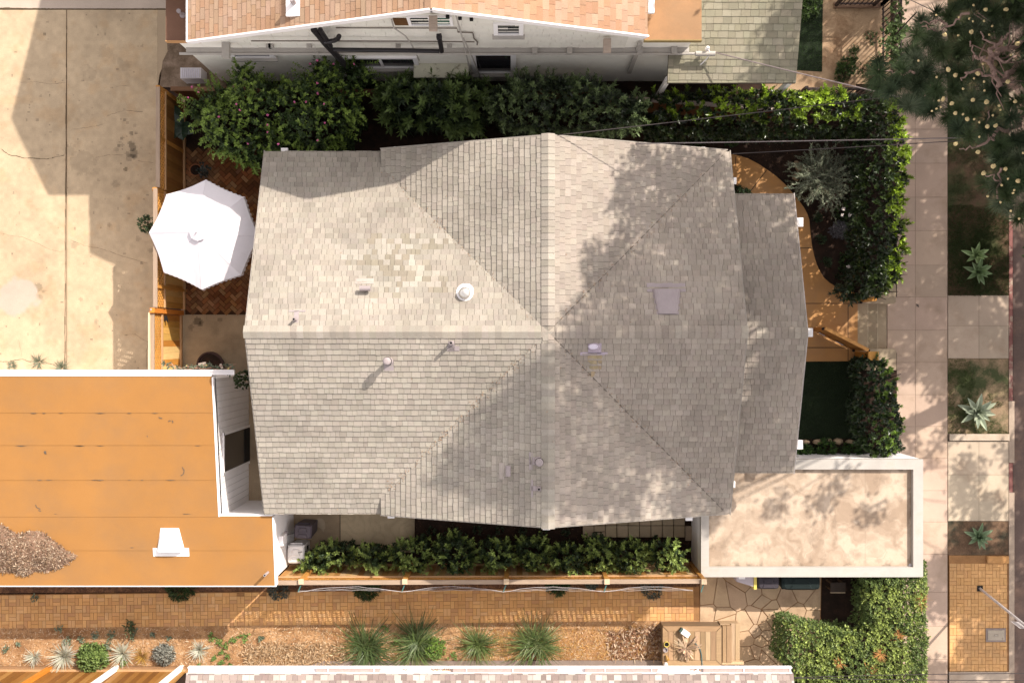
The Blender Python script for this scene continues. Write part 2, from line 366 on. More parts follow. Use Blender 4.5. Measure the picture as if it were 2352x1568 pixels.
mat('vent_paint', (.31, .265, .27), .6, .08, 6, .05, 60)
mat('zinc', (.62, .6, .58), .35, .15, 9, metal=.7)
mat('mauve', (.36, .30, .36), .6, .1, 6)
mat('rust', (.27, .20, .09), .95, .2, 10)
mat('canvas', (.74, .70, .745), .8, .02, 3, .02, 90, .06, transl=.06)
mat('wood', (.45, .21, .05), .6, .15, 1.2, .15, 22, .25, attr=True, stretch=(1, 1, .12))
mat('wood_y', (.45, .21, .05), .6, .15, 1.2, .15, 22, .25, attr=True, stretch=(1, .12, 1))
mat('wood_x', (.45, .21, .05), .6, .15, 1.2, .15, 22, .25, attr=True, stretch=(.12, 1, 1))
mat('grey_wood', (.46, .37, .31), .85, .15, 2, .15, 30, .3, stretch=(.15, 1, 1))
mat('twig_dark', (.026, .02, .013), .95)
mat('bark', (.10, .065, .045), .9, .2, 10, .2, 60, .4)
mat('pine_bark', (.36, .24, .205), .9, .2, 8, .2, 50, .5)
mat('leaf', (.1, .1, .1), .45, .06, 3, .05, 60, attr=True, spec=.35, transl=.22)
mat('leaf_gloss', (.1, .1, .1), .32, .06, 3, .05, 60, attr=True, spec=.5, transl=.2)
mat('leaf_matte', (.1, .1, .1), .7, .06, 3, .05, 60, attr=True, spec=.2, transl=.15)
mat('needle', (.1, .1, .1), .6, .06, 3, .05, 60, attr=True, spec=.25, transl=.1)
mat('petal', (.8, .78, .76), .6, attr=True, transl=.2)
mat('straw_bit', (.5, .3, .15), .9, attr=True)
mat('stone', (.36, .27, .18), .85, .2, 4, .15, 40, .4, tint=(.25, .18, .12), tscale=5)
mat('flag', (.42, .3, .2), .9, .10, 2.2, .10, 50, .3, attr=True, tint=(.33, .22, .14), tscale=1.8, tlo=.5, thi=.75)
mat('terracotta', (.32, .13, .06), .8, .1, 6)
mat('pot_dark', (.045, .022, .018), .6, .2, 5)
mat('plastic_dark', (.05, .04, .055), .5, .08, 5, .05, 40, spec=.4)
mat('plastic_white', (.78, .76, .76), .5, .04, 4)
mat('plastic_grey', (.42, .37, .40), .55, .05, 4)
mat('plastic_purple', (.04, .034, .042), .8, .08, 5)
mat('plastic_green', (.006, .012, .012), .8, .08, 5)
mat('yellow', (.62, .5, .12), .5)
mat('iron', (.035, .022, .02), .6, .2, 9)
mat('wire', (.06, .05, .05), .5)
mat('wire_light', (.62, .58, .58), .5)
mat('wire_blue', (.06, .13, .14), .5)
mat('post_metal', (.55, .52, .53), .5, .15, 8, metal=.3)
mat('cone', (.66, .52, .27), .8, .2, 20, .2, 60)
mat('tile', (.34, .27, .19), .9, .12, 2.5, .12, 50, .25, attr=True)

# ================================================================ ground and paving
g = MB(); B = 160.0; XS = 8.45
g.face([(-B, -B, -.06), (XS, -B, -.06), (XS, B, -.06), (-B, B, -.06)]); g.face([(XS, -B, -.06), (XS, -B, -.92), (XS, B, -.92), (XS, B, -.06)])
g.face([(XS, -B, -.92), (B, -B, -.92), (B, B, -.92), (XS, B, -.92)])
struct(g.build('ground', 'soil'))
ZS = -.7                                              # level of the pavement
def bed(name, poly, z0, z1, m): b = MB(); b.prism(poly, z0, z1); return struct(b.build(name, m))
bed('raised_bed', [(XS, 1.10), (9.47, 1.10), (9.47, 14), (XS, 14)], -.92, -.03, 'soil')
bed('raised_bed', [(XS, -.28), (9.47, -.28), (9.47, -2.74), (XS, -2.74)], -.92, -.03, 'soil')
bed('raised_bed', [(XS, -5.52), (9.62, -5.52), (9.62, -40), (XS, -40)], -.92, -.03, 'soil')

def dpx(x, y, z=0): k = S0 * (H - z) / H; return x / k + 1176, 784 - y / k
def stain_mul(px, py, spots):
    m = np.ones(px.shape)
    for sx, sy, r, a in spots:
        w = fbm(px * .12 + sx, py * .12, 31, 3); d = np.hypot(px - sx, py - sy) / r + (w - .5) * 1.3; m *= 1 - a * np.clip((1.05 - d) * 4, 0, 1)
    return m
rs = random.Random(3)
SP = [(zz(0, 0, a, b)[0], zz(0, 0, a, b)[1], r / 3.723, k) for a, b, r, k in [(1070, 1025, 16, .4), (1035, 1020, 9, .35), (1090, 1050, 14, .25), (1155, 1070, 16, .2), (1125, 1140, 26, .45), (1165, 1138, 12, .45),
      (1040, 1185, 16, .4), (1028, 1215, 9, .4), (1015, 1245, 12, .4), (1050, 1240, 18, .25), (1130, 1245, 42, .5), (1140, 1310, 36, .45), (1095, 1320, 24, .35), (1110, 1355, 30, .3), (1150, 1340, 24, .4),
      (995, 1285, 22, .22), (1075, 1445, 18, .5), (1035, 1395, 8, .5), (830, 1455, 26, .12), (590, 1290, 60, .15), (700, 1390, 110, .15), (770, 630, 60, .15), (1060, 560, 60, .15), (900, 450, 70, .12)]]
SP += [(zz(0, 1, a, b)[0], zz(0, 1, a, b)[1], r / 3.723, k) for a, b, r, k in [(190, 1020, 22, .35), (320, 1045, 34, .3), (370, 1080, 18, .25), (985, 155, 36, .22), (935, 510, 16, .25), (1185, 625, 24, .2), (1290, 730, 26, .25),
      (100, 760, 9, .5), (640, 690, 30, .2), (690, 1150, 22, .25), (830, 1225, 18, .2), (820, 1340, 20, .2), (340, 1130, 26, .2), (1105, 290, 12, .25)]]
SP += [(rs.uniform(0, 360), rs.uniform(25, 860), rs.uniform(1.2, 3.2), rs.uniform(.15, .45)) for _ in range(130)]
def drive_col(x, y):
    px, py = dpx(x, y); f = fbm(x * 1.1, y * 1.1, 2, 5); f2 = fbm(x * 9, y * 9, 5, 3); f3 = fbm(x * 3.2, y * 3.2, 8, 4)
    c = np.stack([np.full(x.shape, .43), np.full(x.shape, .33), np.full(x.shape, .222)], -1)
    rust = np.clip((f3 - .55) * 5, 0, 1)[..., None]; c = c * (1 - rust * .35) + np.array([.40, .26, .14]) * rust * .35
    v = (1 + (f - .5) * .45 + (f2 - .5) * .30) * stain_mul(px, py, SP)
    gx, gy = zz(0, 1, 150, 1110); gd = np.hypot((px - gx) / 52, (py - gy) / 46) + (fbm(px * .03, py * .03, 77) - .5) * .7; gm = np.clip((1.0 - gd) * 6, 0, 1)[..., None]
    c = c * v[..., None]; c = c * (1 - gm) + np.array([.385, .32, .265]) * gm * (1 + (f2 - .5)[..., None] * .1)
    e = np.clip(1 - np.abs(px - 153) / 9, 0, 1)[..., None] * .25; c = c * (1 - e) + np.array([.36, .25, .16]) * e
    return c
dw = [G(-70, 23), G(152.2, 866), G(154, 23), G(362, 866)]
drive = thing('driveway', 'cracked tan concrete driveway slabs beside the lattice fence', 'driveway', (dw[0].x, dw[0].y, 0)); struct(drive)
grid_sheet('slab', dw[0].x, dw[1].x, dw[1].y, dw[0].y, 0, .035, drive_col, 'concrete', drive)
grid_sheet('slab', dw[2].x, dw[3].x, dw[3].y, dw[2].y, 0, .035, drive_col, 'concrete', drive)
a, b = G(-70, 19.8), G(381, -90)
def upper_col(x, y): v = 1 + (fbm(x * 1.3, y * 1.3, 12, 4) - .5) * .3; return np.stack([.44 * v, .36 * v, .30 * v], -1)
grid_sheet('slab', a.x, b.x, a.y, b.y, 0, .06, upper_col, 'concrete', drive)
a, b = G(362.3, 186), G(381, 23); e = MB(); q = [G(362.3, 23), G(381, 23), G(381, 70), G(385, 118), G(374, 140), G(371, 160), G(366, 172), G(362.3, 200)]; e.prism([(p.x, p.y) for p in q], -.05, -.001, (.37, .28, .19)); e.build('slab', 'concrete', drive)
def crack(mb, pts, w, z=.002, n=7, amp=.9, col=None):
    P = []
    for (x0, y0), (x1, y1) in zip(pts[:-1], pts[1:]):
        for i in range(n): t = i / n; P.append((lerp(x0, x1, t) + random.uniform(-amp, amp), lerp(y0, y1, t) + random.uniform(-amp, amp)))
    P.append(pts[-1]); P = [G(x, y, z) for x, y in P]
    for p, q in zip(P[:-1], P[1:]):
        d = (q - p); s = Vector((-d.y, d.x, 0)).normalized() * w * random.uniform(.3, 1.0) / 2; mb.face([p - s, q - s, q + s, p + s], col)
c = MB()
for pts, w in [([(0, 0, 5, 1275), (0, 0, 80, 1325), (0, 0, 210, 1352), (0, 0, 400, 1360), (0, 0, 550, 1328)], .022), ([(0, 0, 170, 705), (0, 0, 300, 700), (0, 0, 430, 720), (0, 0, 560, 708)], .009),
               ([(0, 0, 920, 990), (0, 0, 1060, 945), (0, 0, 1220, 955)], .010), ([(0, 0, 610, 1110), (0, 0, 750, 1090), (0, 0, 880, 1065)], .007), ([(0, 1, 600, 640), (0, 1, 720, 690), (0, 1, 860, 715), (0, 1, 1050, 780), (0, 1, 1260, 840)], .008),
               ([(0, 2, 1080, 40), (0, 2, 1150, 35), (0, 2, 1270, 108), (0, 2, 1250, 180), (0, 2, 1258, 330)], .009), ([(0, 2, 0, 270), (0, 2, 60, 270), (0, 2, 190, 250), (0, 2, 270, 275)], .016), ([(0, 2, 370, 268), (0, 2, 470, 300), (0, 2, 560, 330)], .014),
               ([(0, 2, 160, 80), (0, 2, 185, 225)], .006), ([(0, 1, 20, 590), (0, 1, 200, 620), (0, 1, 430, 720), (0, 1, 540, 750)], .006), ([(0, 0, 970, 740), (0, 0, 1100, 735)], .006), ([(0, 0, 820, 1350), (0, 0, 930, 1325), (0, 0, 1050, 1325)], .008), ([(0, 0, 1180, 1375), (0, 0, 1310, 1395)], .008)]:
    crack(c, [zz(*p) for p in pts], w, col=(.10, .075, .045))
c.build('crack', 'concrete', drive)
j = MB(); crack(j, [(153.1, 24), (152, 200), (150.5, 480), (149, 860)], .03, .003, 20, .5, (.12, .085, .05)); crack(j, [(0, 18.5), (90, 20.5), (150, 22), (260, 21), (380, 21)], .03, .003, 12, .5, (.11, .08, .05)); j.build('joint', 'concrete', drive)

def patio_col(x, y):
    px, py = dpx(x, y); f = fbm(x * 2.2, y * 2.2, 21, 5); f2 = fbm(x * 7, y * 7, 23, 3); v = .62 + f * .75 + (f2 - .5) * .25
    v = v * stain_mul(px, py, [(454, 737, 10, .5), (462, 741, 7, .5), (505, 735, 5, .3), (440, 752, 8, .3), (660, 1230, 20, .4)])
    return np.stack([.335 * v, .255 * v, .17 * v], -1)
a, b = G(416, 863), G(640, 722.5); grid_sheet('patio', a.x, b.x, a.y, b.y, 0, .04, patio_col, 'concrete')['kind'] = 'structure'
a, b = G(560, 1150), G(640, 863); o = grid_sheet('patio', a.x, b.x, a.y, b.y, -.003, .05, patio_col, 'concrete'); struct(o)
a, b = G(640, 1268), G(780, 1140); struct(grid_sheet('patio', a.x, b.x, a.y, b.y, 0, .04, patio_col, 'concrete'))
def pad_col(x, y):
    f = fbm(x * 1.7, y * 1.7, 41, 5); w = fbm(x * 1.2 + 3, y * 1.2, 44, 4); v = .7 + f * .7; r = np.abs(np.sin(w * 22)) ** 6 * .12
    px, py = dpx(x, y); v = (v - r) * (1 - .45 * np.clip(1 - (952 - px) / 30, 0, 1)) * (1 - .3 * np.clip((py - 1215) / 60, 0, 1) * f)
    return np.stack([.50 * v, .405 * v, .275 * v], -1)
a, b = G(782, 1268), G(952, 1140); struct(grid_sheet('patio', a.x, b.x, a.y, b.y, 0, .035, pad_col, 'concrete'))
m_ = MB(); q = [(a_ + 77, b_) for a_, b_ in [(648, 1193), (655, 1189), (663, 1190), (669, 1198), (670, 1212), (667, 1216), (668, 1221), (664, 1219), (661, 1214), (652, 1209), (648, 1200)]]
m_.prism(P2(q), -.02, .003); struct(m_.build('patio_patch', mat('pale_patch', (.36, .29, .21), .9, .1, 4)))

poly = P2([(427, 340), (616, 340), (616, 722), (424, 722)])
b = MB(); b.prism(poly, -.05, -.018); base = struct(b.build('brick_patio', 'mortar_dark')); tag(base, 'dark red herringbone brick patio under the white parasol', 'patio'); base['kind'] = 'structure'
h = MB(); herringbone(h, poly, .098, R(45), [(.19, .072, .025), (.15, .055, .02), (.23, .095, .035), (.26, .13, .06), (.13, .05, .02)], 0); h.build('bricks', 'brick', base)
e = MB(); e.prism(P2([(418, 205), (426, 205), (425, 722), (416, 722)]), -.05, .03, (.27, .19, .13)); struct(e.build('patio_edging', 'concrete'))

# long brick path
PB = [(.58, .325, .135), (.56, .31, .125), (.60, .345, .15), (.53, .29, .12), (.58, .345, .165), (.48, .265, .125)]
pa, pb = G(-30, 1443), G(1607, 1424); ax = (pb - pa).normalized(); Lp = (pb - pa).length
def pskip(px, py): return 540 < px < 605 and 1357 < py < 1376 and (px < 553 or py < 1372 and px > 590)
b = MB(); ay = Vector((-ax.y, ax.x, 0)); q = [pa, pb, pb + ay * .83, pa + ay * .83]; b.prism([(p.x, p.y) for p in q], -.05, -.010)
path = struct(b.build('brick_path', 'mortar')); path['label'] = 'long basketweave brick path between the fence and the straw bed'; path['category'] = 'path'
n = MB(); cell = .181; basketweave(n, pa, ax, int(Lp / cell), 4, cell, PB, 0, .06, pskip)
o2 = pa + ay * (4 * cell)
for i in range(int(Lp / cell)):                      # soldier edge along the far side
    q = [o2 + ax * (i * cell + .004), o2 + ax * ((i + 1) * cell - .004), o2 + ax * ((i + 1) * cell - .004) + ay * .088, o2 + ax * (i * cell + .004) + ay * .088]
    if pskip(*PX((q[0] + q[2]) / 2)): continue
    n.hexa([(p.x, p.y, -.012) for p in q], [(p.x, p.y, random.uniform(-.001, .002)) for p in q], jit(random.choice(PB), .1))
n.build('bricks', 'brick', path)

# straw bed, mulch strip, neighbour's yard
bed('straw_bed', P2([(-40, 1442), (1612, 1424), (1612, 1545), (-40, 1545)]), -.05, -.012, 'straw')
bed('mulch_bed', P2([(-40, 1338), (1607, 1322), (1607, 1352), (-40, 1362)]), -.05, -.02, mat('mulch', (.10, .05, .03), .95, .3, 4, .4, 40, .8, tint=(.2, .1, .05), tscale=9))
bed('neighbour_yard', [(6.2, 6.32), (7.9, 6.32), (9.3, 6.32), (9.3, 16), (6.2, 16)], -.05, .0, 'dirt')
bed('neighbour_yard_edge', [(6.2, 6.1), (XS, 6.1), (XS, 6.32), (6.2, 6.32)], -.05, -.002, 'dirt')
bed('side_yard', P2([(381, 90), (520, 90), (520, 200), (366, 200)]), -.05, -.004, mat('side', (.13, .09, .06), .95, .3, 2, .2, 40, .4, tint=(.22, .16, .12), tscale=2))

# front walk, curved
W = [(1683, 354.6), (1702, 359), (1720, 365), (1741, 376), (1761, 389), (1782, 404), (1801, 421), (1812, 433), (1825, 448), (1836, 462), (1847, 477), (1855, 492), (1859, 505), (1860, 519), (1862, 540), (1865, 564), (1870, 587), (1876, 607), (1883, 622), (1892, 637), (1905, 649), (1919, 657), (1935, 663), (1952, 669), (1970, 674), (1970, 829), (1600, 832), (1600, 350)]
b = MB(); b.prism(P2(W), -.05, 0); fw = struct(b.build('front_walk', 'walk_orange')); fw['label'] = 'curved orange tinted concrete front walk'; fw['category'] = 'walkway'
j = MB()
for p, q in [((1600, 569.5), (1864, 569.5)), ((1600, 696), (1970, 697)), ((1600, 798), (1970, 798)), ((1948, 697), (1948, 829)), ((1761, 391), (1700, 470)), ((1690, 360), (1690, 380))]:
    p = G(*p, .003); q = G(*q, .003); d = (q - p).normalized(); s = Vector((-d.y, d.x, 0)) * .008; j.face([p - s, q - s, q + s, p + s])
j.build('joint', 'dark', fw)
bed('planting_pocket', P2([(1640, 418), (1690, 424), (1705, 432), (1722, 440), (1728, 452), (1640, 452)]), -.04, .004, 'soil')
# steps down to the pavement
xs = [G(1970, 0, 0).x, G(1989, 0, -.17).x, G(2010.5, 0, -.35).x, G(2030.6, 0, -.52).x]; y0, y1 = G(0, 800).y, G(0, 697).y
t = thing('front_steps', 'three concrete steps from the orange walk down to the pavement', 'steps', (xs[0], (y0 + y1) / 2, -.9))
for i, (za, x0, x1) in enumerate([(-.012, XS - .01, xs[1]), (-.18, xs[1], xs[2]), (-.35, xs[2], xs[3])]):
    b = MB(); b.box(x0 + .003, x1, y0, y1, -.92, za, ((.36, .285, .195), (.30, .24, .165), (.38, .30, .21))[i]); b.box(x1 - .012, x1 + .002, y0, y1, za - .04, za + .003, (.46, .38, .28)); b.build('step', 'slab', t)
for p in ([(1972, 667), (2058, 650), (2058, 694), (2052, 697.5), (1978, 697.5)], [(1974, 800.5), (2054, 800.5), (2059, 806), (2059, 850), (1974, 850)]):
    b = MB(); b.prism([tuple(G(x, y, .02))[:2] for x, y in p], -.92, .02, (.34, .27, .19)); b.build('cheek_wall', 'slab', t)

# pavement slabs
sw = thing('pavement', 'pinkish concrete pavement in square scored slabs', 'pavement', (9.5, 0, ZS)); struct(sw)
def slabs(parent, xs, ys, z, col, name='slab', g=.0045, v=.05, zb=-.92):
    b = MB(); p0 = G(xs[0], ys[0], z); p1 = G(xs[-1], ys[-1], z); b.box(p0.x, p1.x, p1.y, p0.y, zb, z - .006, tuple(c * .62 for c in col))
    for x0, x1 in zip(xs[:-1], xs[1:]):
        for y0, y1 in zip(ys[:-1], ys[1:]):
            p0 = G(x0, y0, z); p1 = G(x1, y1, z); b.box(p0.x + g, p1.x - g, p1.y + g, p0.y - g, z - .03, z + random.uniform(-.002, .002), jit(col, v))
    return b.build(name, 'slab', parent)
YS = [-240, -160, -80, 2, 73, 150, 225, 297, 375, 453, 530, 609, 682, 758, 832, 906, 979, 1052, 1126, 1198, 1272, 1359, 1437, 1513, 1590, 1670, 1750]
slabs(sw, [2038, 2102.5, 2176.5], YS, ZS, (.445, .332, .262))
pk = thing('parkway_paving', 'pale concrete parkway crossings between the grass strips', 'pavement', (11.1, -1, ZS)); struct(pk)
slabs(pk, [2177.5, 2248.5, 2317], [678, 748, 823], ZS, (.42, .33, .255)); slabs(pk, [2177.5, 2248.5, 2317], [1013, 1090, 1196], ZS, (.455, .37, .285)); slabs(pk, [2180, 2318], [1542, 1640, 1740], ZS, (.40, .32, .26))
b = MB(); p0 = G(2180, 996, ZS); p1 = G(2317, 1011, ZS); b.box(p0.x, p1.x, p1.y, p0.y, -.92, ZS + .05, (.46, .38, .30)); b.build('edge_slab', 'slab', pk)
# brick parkway
pp = P2([(2180, 1275), (2318, 1275), (2318, 1541), (2180, 1541)], ZS)
b = MB(); b.prism(pp, -.92, ZS - .012); bp = struct(b.build('brick_parkway', 'mortar')); bp['label'] = 'basketweave brick paving beside the kerb'; bp['category'] = 'paving'
n = MB(); o = G(2181, 1541, ZS); basketweave(n, o, (1, 0), 8, 15, .1815, [(.56, .315, .135), (.54, .30, .125), (.58, .33, .145)], ZS, .05); n.build('bricks', 'brick', bp)
b = MB(); p0 = G(2254, 1276, ZS); p1 = G(2315, 1292, ZS); b.box(p0.x + .13, p1.x, p1.y, p0.y, -.9, ZS + .06, (.42, .22, .085)); b.build('raised_bricks', 'brick', bp)
# parkway soil, kerb, road
bed('parkway_soil', P2([(2177.5, -260), (2317, -260), (2317, 677), (2177.5, 677)], ZS), -.92, ZS - .01, mat('pk1', (.105, .065, .04), .95, .2, 2, .25, 40, .6, tint=(.045, .05, .02), tscale=1.4, tlo=.42, thi=.6))
bed('parkway_soil', P2([(2177.5, 823.5), (2317, 823.5), (2317, 995.5), (2177.5, 995.5)], ZS), -.92, ZS - .01, mat('pk2', (.27, .19, .12), .95, .2, 2, .25, 40, .6, tint=(.06, .07, .03), tscale=1.6, tlo=.42, thi=.58))
bed('parkway_soil', P2([(2177.5, 1196.5), (2317, 1196.5), (2317, 1274.5), (2177.5, 1274.5)], ZS), -.92, ZS - .01, mat('pk3', (.13, .08, .05), .95, .25, 3, .3, 40, .8, tint=(.05, .045, .03), tscale=2.4))
kb = thing('kerb', 'worn kerb with flaking red paint along the road', 'kerb', (12.4, 0, -.85)); struct(kb)
for ya, yb, m_ in [(-300, 508, 'kerb'), (509, 700, 'kerb_red'), (700.5, 920, 'kerb_red'), (921, 1062, 'kerb'), (1063, 1130, 'kerb_red'), (1131, 1700, 'kerb')]:
    b = MB(); p0 = G(2317.6, ya, ZS); p1 = G(2326 if m_ == 'kerb_red' else 2330, yb, ZS); b.box(p0.x, p1.x, p1.y, p0.y, -.95, ZS + .004); b.build('kerb_stone', m_, kb)
b = MB(); p0 = G(2327, 0, -.83); b.face([(p0.x, -B, -.83), (60, -B, -.83), (60, B, -.83), (p0.x, B, -.83)]); struct(b.build('road', 'road'))
# flagstones
def clip_half(poly, nx, ny, c):
    out = []
    for i in range(len(poly)):
        a = poly[i]; b = poly[(i + 1) % len(poly)]; da = a[0] * nx + a[1] * ny - c; db = b[0] * nx + b[1] * ny - c
        if da <= 0: out.append(a)
        if da * db < 0: t = da / (da - db); out.append((a[0] + (b[0] - a[0]) * t, a[1] + (b[1] - a[1]) * t))
    return out
FP = P2([(1608, 1318), (1888, 1318), (1884, 1480), (1850, 1548), (1604, 1548), (1606, 1426)])
b = MB(); b.prism(FP, -.05, -.02); fs = struct(b.build('flagstone_patio', 'mortar')); fs['label'] = 'irregular tan flagstone patio in front of the bins'; fs['category'] = 'patio'
sd = [zz(2, 3, x, y) for x, y in [(1765, 830), (1900, 850), (2010, 830), (1780, 960), (1900, 980), (2090, 700), (2250, 860), (2200, 1000), (2310, 940), (2100, 1060), (2270, 1080), (2120, 1180), (2230, 1200), (2130, 1320), (2270, 1320), (2160, 1420), (1920, 1040)]]
sd += [zz(3, 3, x, y) for x, y in [(60, 800), (160, 790), (330, 860), (460, 800), (400, 960), (560, 880), (180, 930), (100, 1010), (200, 1040), (60, 1130), (150, 1150), (60, 1300), (150, 1310), (230, 1230), (560, 1010)]]
n = MB(); F0 = [(1609, 1320), (1886, 1320), (1882, 1475), (1850, 1546), (1606, 1546), (1608, 1426)]
for i, s in enumerate(sd):
    pl = list(F0)
    for k, q in enumerate(sd):
        if k == i or not pl: continue
        nx, ny = q[0] - s[0], q[1] - s[1]; l = math.hypot(nx, ny); pl = clip_half(pl, nx / l, ny / l, (nx * (s[0] + q[0]) / 2 + ny * (s[1] + q[1]) / 2) / l - random.uniform(.5, 1.1))
    if len(pl) > 2: n.prism(P2(pl), -.03, random.uniform(-.002, .003), jit(random.choice([(.50, .36, .235), (.47, .33, .21), (.46, .33, .22)]), .07))
n.build('flagstones', 'flag', fs)
# loose square pavers along the house
tp = None; k = 0
for r, (ya, yb) in enumerate([(1207, 1233.6), (1180.5, 1206)]):
    for i in range(9):
        xa = 1338.5 + i * 26.1; p0 = G(xa + .5, ya, 0); p1 = G(xa + 25.6, yb, 0); cx, cy = (p0.x + p1.x) / 2, (p0.y + p1.y) / 2
        b = MB(); hx, hy = (p1.x - p0.x) / 2, (p0.y - p1.y) / 2; b.hexa([(-hx, -hy, 0), (hx, -hy, 0), (hx, hy, 0), (-hx, hy, 0)], [(-hx + .004, -hy + .004, .05), (hx - .004, -hy + .004, .05), (hx - .004, hy - .004, .05), (-hx + .004, hy - .004, .05)], jit((.37, .295, .205), .08))
        o = b.build('paver', 'tile'); o.location = (cx, cy, -.055 + random.uniform(0, .006)); o.rotation_euler.z = random.uniform(-.012, .012); ORG[o.name] = o.location.copy()
        tag(o, 'square concrete paver laid in the double row below the house eave', 'paver', 'pavers beside the south eave')
b = MB(); p0 = G(1574.5, 1208, 0); p1 = G(1590, 1241, 0); b.box(p0.x, p1.x, p1.y, p0.y, -.055, .0, (.34, .27, .20)); tag(recenter(b.build('paver', 'tile')), 'narrow end paver offset beside the white flat roofed building', 'paver', 'pavers beside the south eave')
# ================================================================ the main house
PAL = [(.305, .272, .234), (.294, .262, .226), (.318, .285, .245), (.277, .246, .211), (.33, .296, .255)]
YR, XN, ZR, PT = .195, .74, 4.4, .43
house = thing('house', 'central house under a cross gabled grey shingle roof with a lower front porch roof', 'house', (0, .195, 0))
XL, XRt = -5.45, 4.80; HD = 3.99; WE = 3.60; EE = 3.99; YT, YB = 4.21, -3.79
def rz(x, y):
    a = ZR - PT * abs(y - YR); d = abs(x - XN); b = ZR - PT * d if d < 4.05 else -9
    return max(a, b)
def on_roof(px, py):
    z = 3.6
    for _ in range(8): p = G(px, py, z); z = rz(p.x, p.y)
    return G(px, py, z)
r = MB(); th = .13
def slope_prism(mb, poly, f, t=.13): mb.prism(poly, lambda x, y: f(x, y) - t, lambda x, y: f(x, y))
ew = lambda x, y: ZR - PT * abs(y - YR); ns = lambda x, y: ZR - PT * abs(x - XN)
slope_prism(r, [(XL, YR), (XRt, YR), (XRt, YR + HD), (XL, YR + HD)], ew); slope_prism(r, [(XL, YR - HD), (XRt, YR - HD), (XRt, YR), (XL, YR)], ew)
slope_prism(r, [(XN - WE, YB), (XN, YB), (XN, YT), (XN - WE, YT)], lambda x, y: ns(x, y) - .001, .1); slope_prism(r, [(XN, YB), (XN + EE, YB), (XN + EE, YT), (XN, YT)], lambda x, y: ns(x, y) - .001, .1)
roof = r.build('roof', 'shingle_under', house)
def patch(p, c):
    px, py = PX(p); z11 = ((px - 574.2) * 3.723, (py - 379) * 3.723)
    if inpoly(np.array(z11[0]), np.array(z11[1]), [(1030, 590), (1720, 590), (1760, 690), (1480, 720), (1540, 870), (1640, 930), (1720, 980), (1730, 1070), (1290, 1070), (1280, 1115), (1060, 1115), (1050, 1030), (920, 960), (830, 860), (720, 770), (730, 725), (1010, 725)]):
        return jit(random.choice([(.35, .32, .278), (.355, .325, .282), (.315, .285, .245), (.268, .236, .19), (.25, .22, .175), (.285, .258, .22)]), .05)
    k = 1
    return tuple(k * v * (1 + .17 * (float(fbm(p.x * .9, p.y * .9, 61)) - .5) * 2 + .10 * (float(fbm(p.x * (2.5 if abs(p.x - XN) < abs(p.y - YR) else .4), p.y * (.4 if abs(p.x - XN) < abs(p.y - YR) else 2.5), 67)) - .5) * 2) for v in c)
sh = MB(); E = .1165; WD = (.085, .19)
wv = lambda d: XN - min(d, WE) - .0                                   # west valley / eave line
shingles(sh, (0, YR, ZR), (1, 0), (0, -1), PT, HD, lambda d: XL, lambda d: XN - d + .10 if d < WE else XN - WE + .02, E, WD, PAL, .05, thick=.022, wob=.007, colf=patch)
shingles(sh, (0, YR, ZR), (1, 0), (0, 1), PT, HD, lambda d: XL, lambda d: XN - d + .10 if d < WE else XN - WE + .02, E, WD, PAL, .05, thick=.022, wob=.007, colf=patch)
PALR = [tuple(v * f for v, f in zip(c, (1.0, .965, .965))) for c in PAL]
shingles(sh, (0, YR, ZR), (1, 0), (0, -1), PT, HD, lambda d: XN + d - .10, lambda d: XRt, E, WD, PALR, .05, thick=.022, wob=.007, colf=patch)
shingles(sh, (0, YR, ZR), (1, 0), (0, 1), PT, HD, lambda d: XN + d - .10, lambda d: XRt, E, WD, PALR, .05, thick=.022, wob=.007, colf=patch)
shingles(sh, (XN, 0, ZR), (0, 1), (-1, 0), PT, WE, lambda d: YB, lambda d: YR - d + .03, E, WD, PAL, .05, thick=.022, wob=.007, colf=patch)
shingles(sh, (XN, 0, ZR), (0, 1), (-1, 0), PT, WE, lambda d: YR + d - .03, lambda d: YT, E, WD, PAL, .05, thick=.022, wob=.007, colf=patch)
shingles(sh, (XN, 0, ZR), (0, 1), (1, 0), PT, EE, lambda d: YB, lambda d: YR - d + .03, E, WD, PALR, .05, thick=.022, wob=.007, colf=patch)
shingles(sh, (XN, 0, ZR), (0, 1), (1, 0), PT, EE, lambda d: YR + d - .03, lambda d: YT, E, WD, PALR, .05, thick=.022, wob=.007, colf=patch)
sh.build('shingles', 'shingle', roof)
rc = MB(); ridge_caps(rc, (XL - .03, YR, ZR), (XN - .1, YR, ZR), PT, .13, .135, PAL); ridge_caps(rc, (XRt + .02, YR, ZR), (XN + .1, YR, ZR), PT, .13, .135, PALR)
ridge_caps(rc, (XN, YT + .03, ZR), (XN, YR + .1, ZR), PT, .14, .135, PAL); ridge_caps(rc, (XN, YB - .03, ZR), (XN, YR - .1, ZR), PT, .14, .135, PAL); rc.build('ridge_cap', 'shingle', roof)
# closed-cut valley lines on the east
v = MB()
for sg in (1, -1):
    p0 = Vector((XN + .12, YR + sg * .12, rz(XN + .12, YR + sg * .12) + .02)); p1 = Vector((XN + 3.9, YR + sg * 3.9, rz(XN + 3.9, YR + sg * 3.9) + .02)); d = (p1 - p0).normalized(); s = Vector((-d.y, d.x, 0)) * .005
    v.face([p0 - s, p1 - s, p1 + s, p0 + s])
v.build('valley_cut', 'shingle_under', roof)
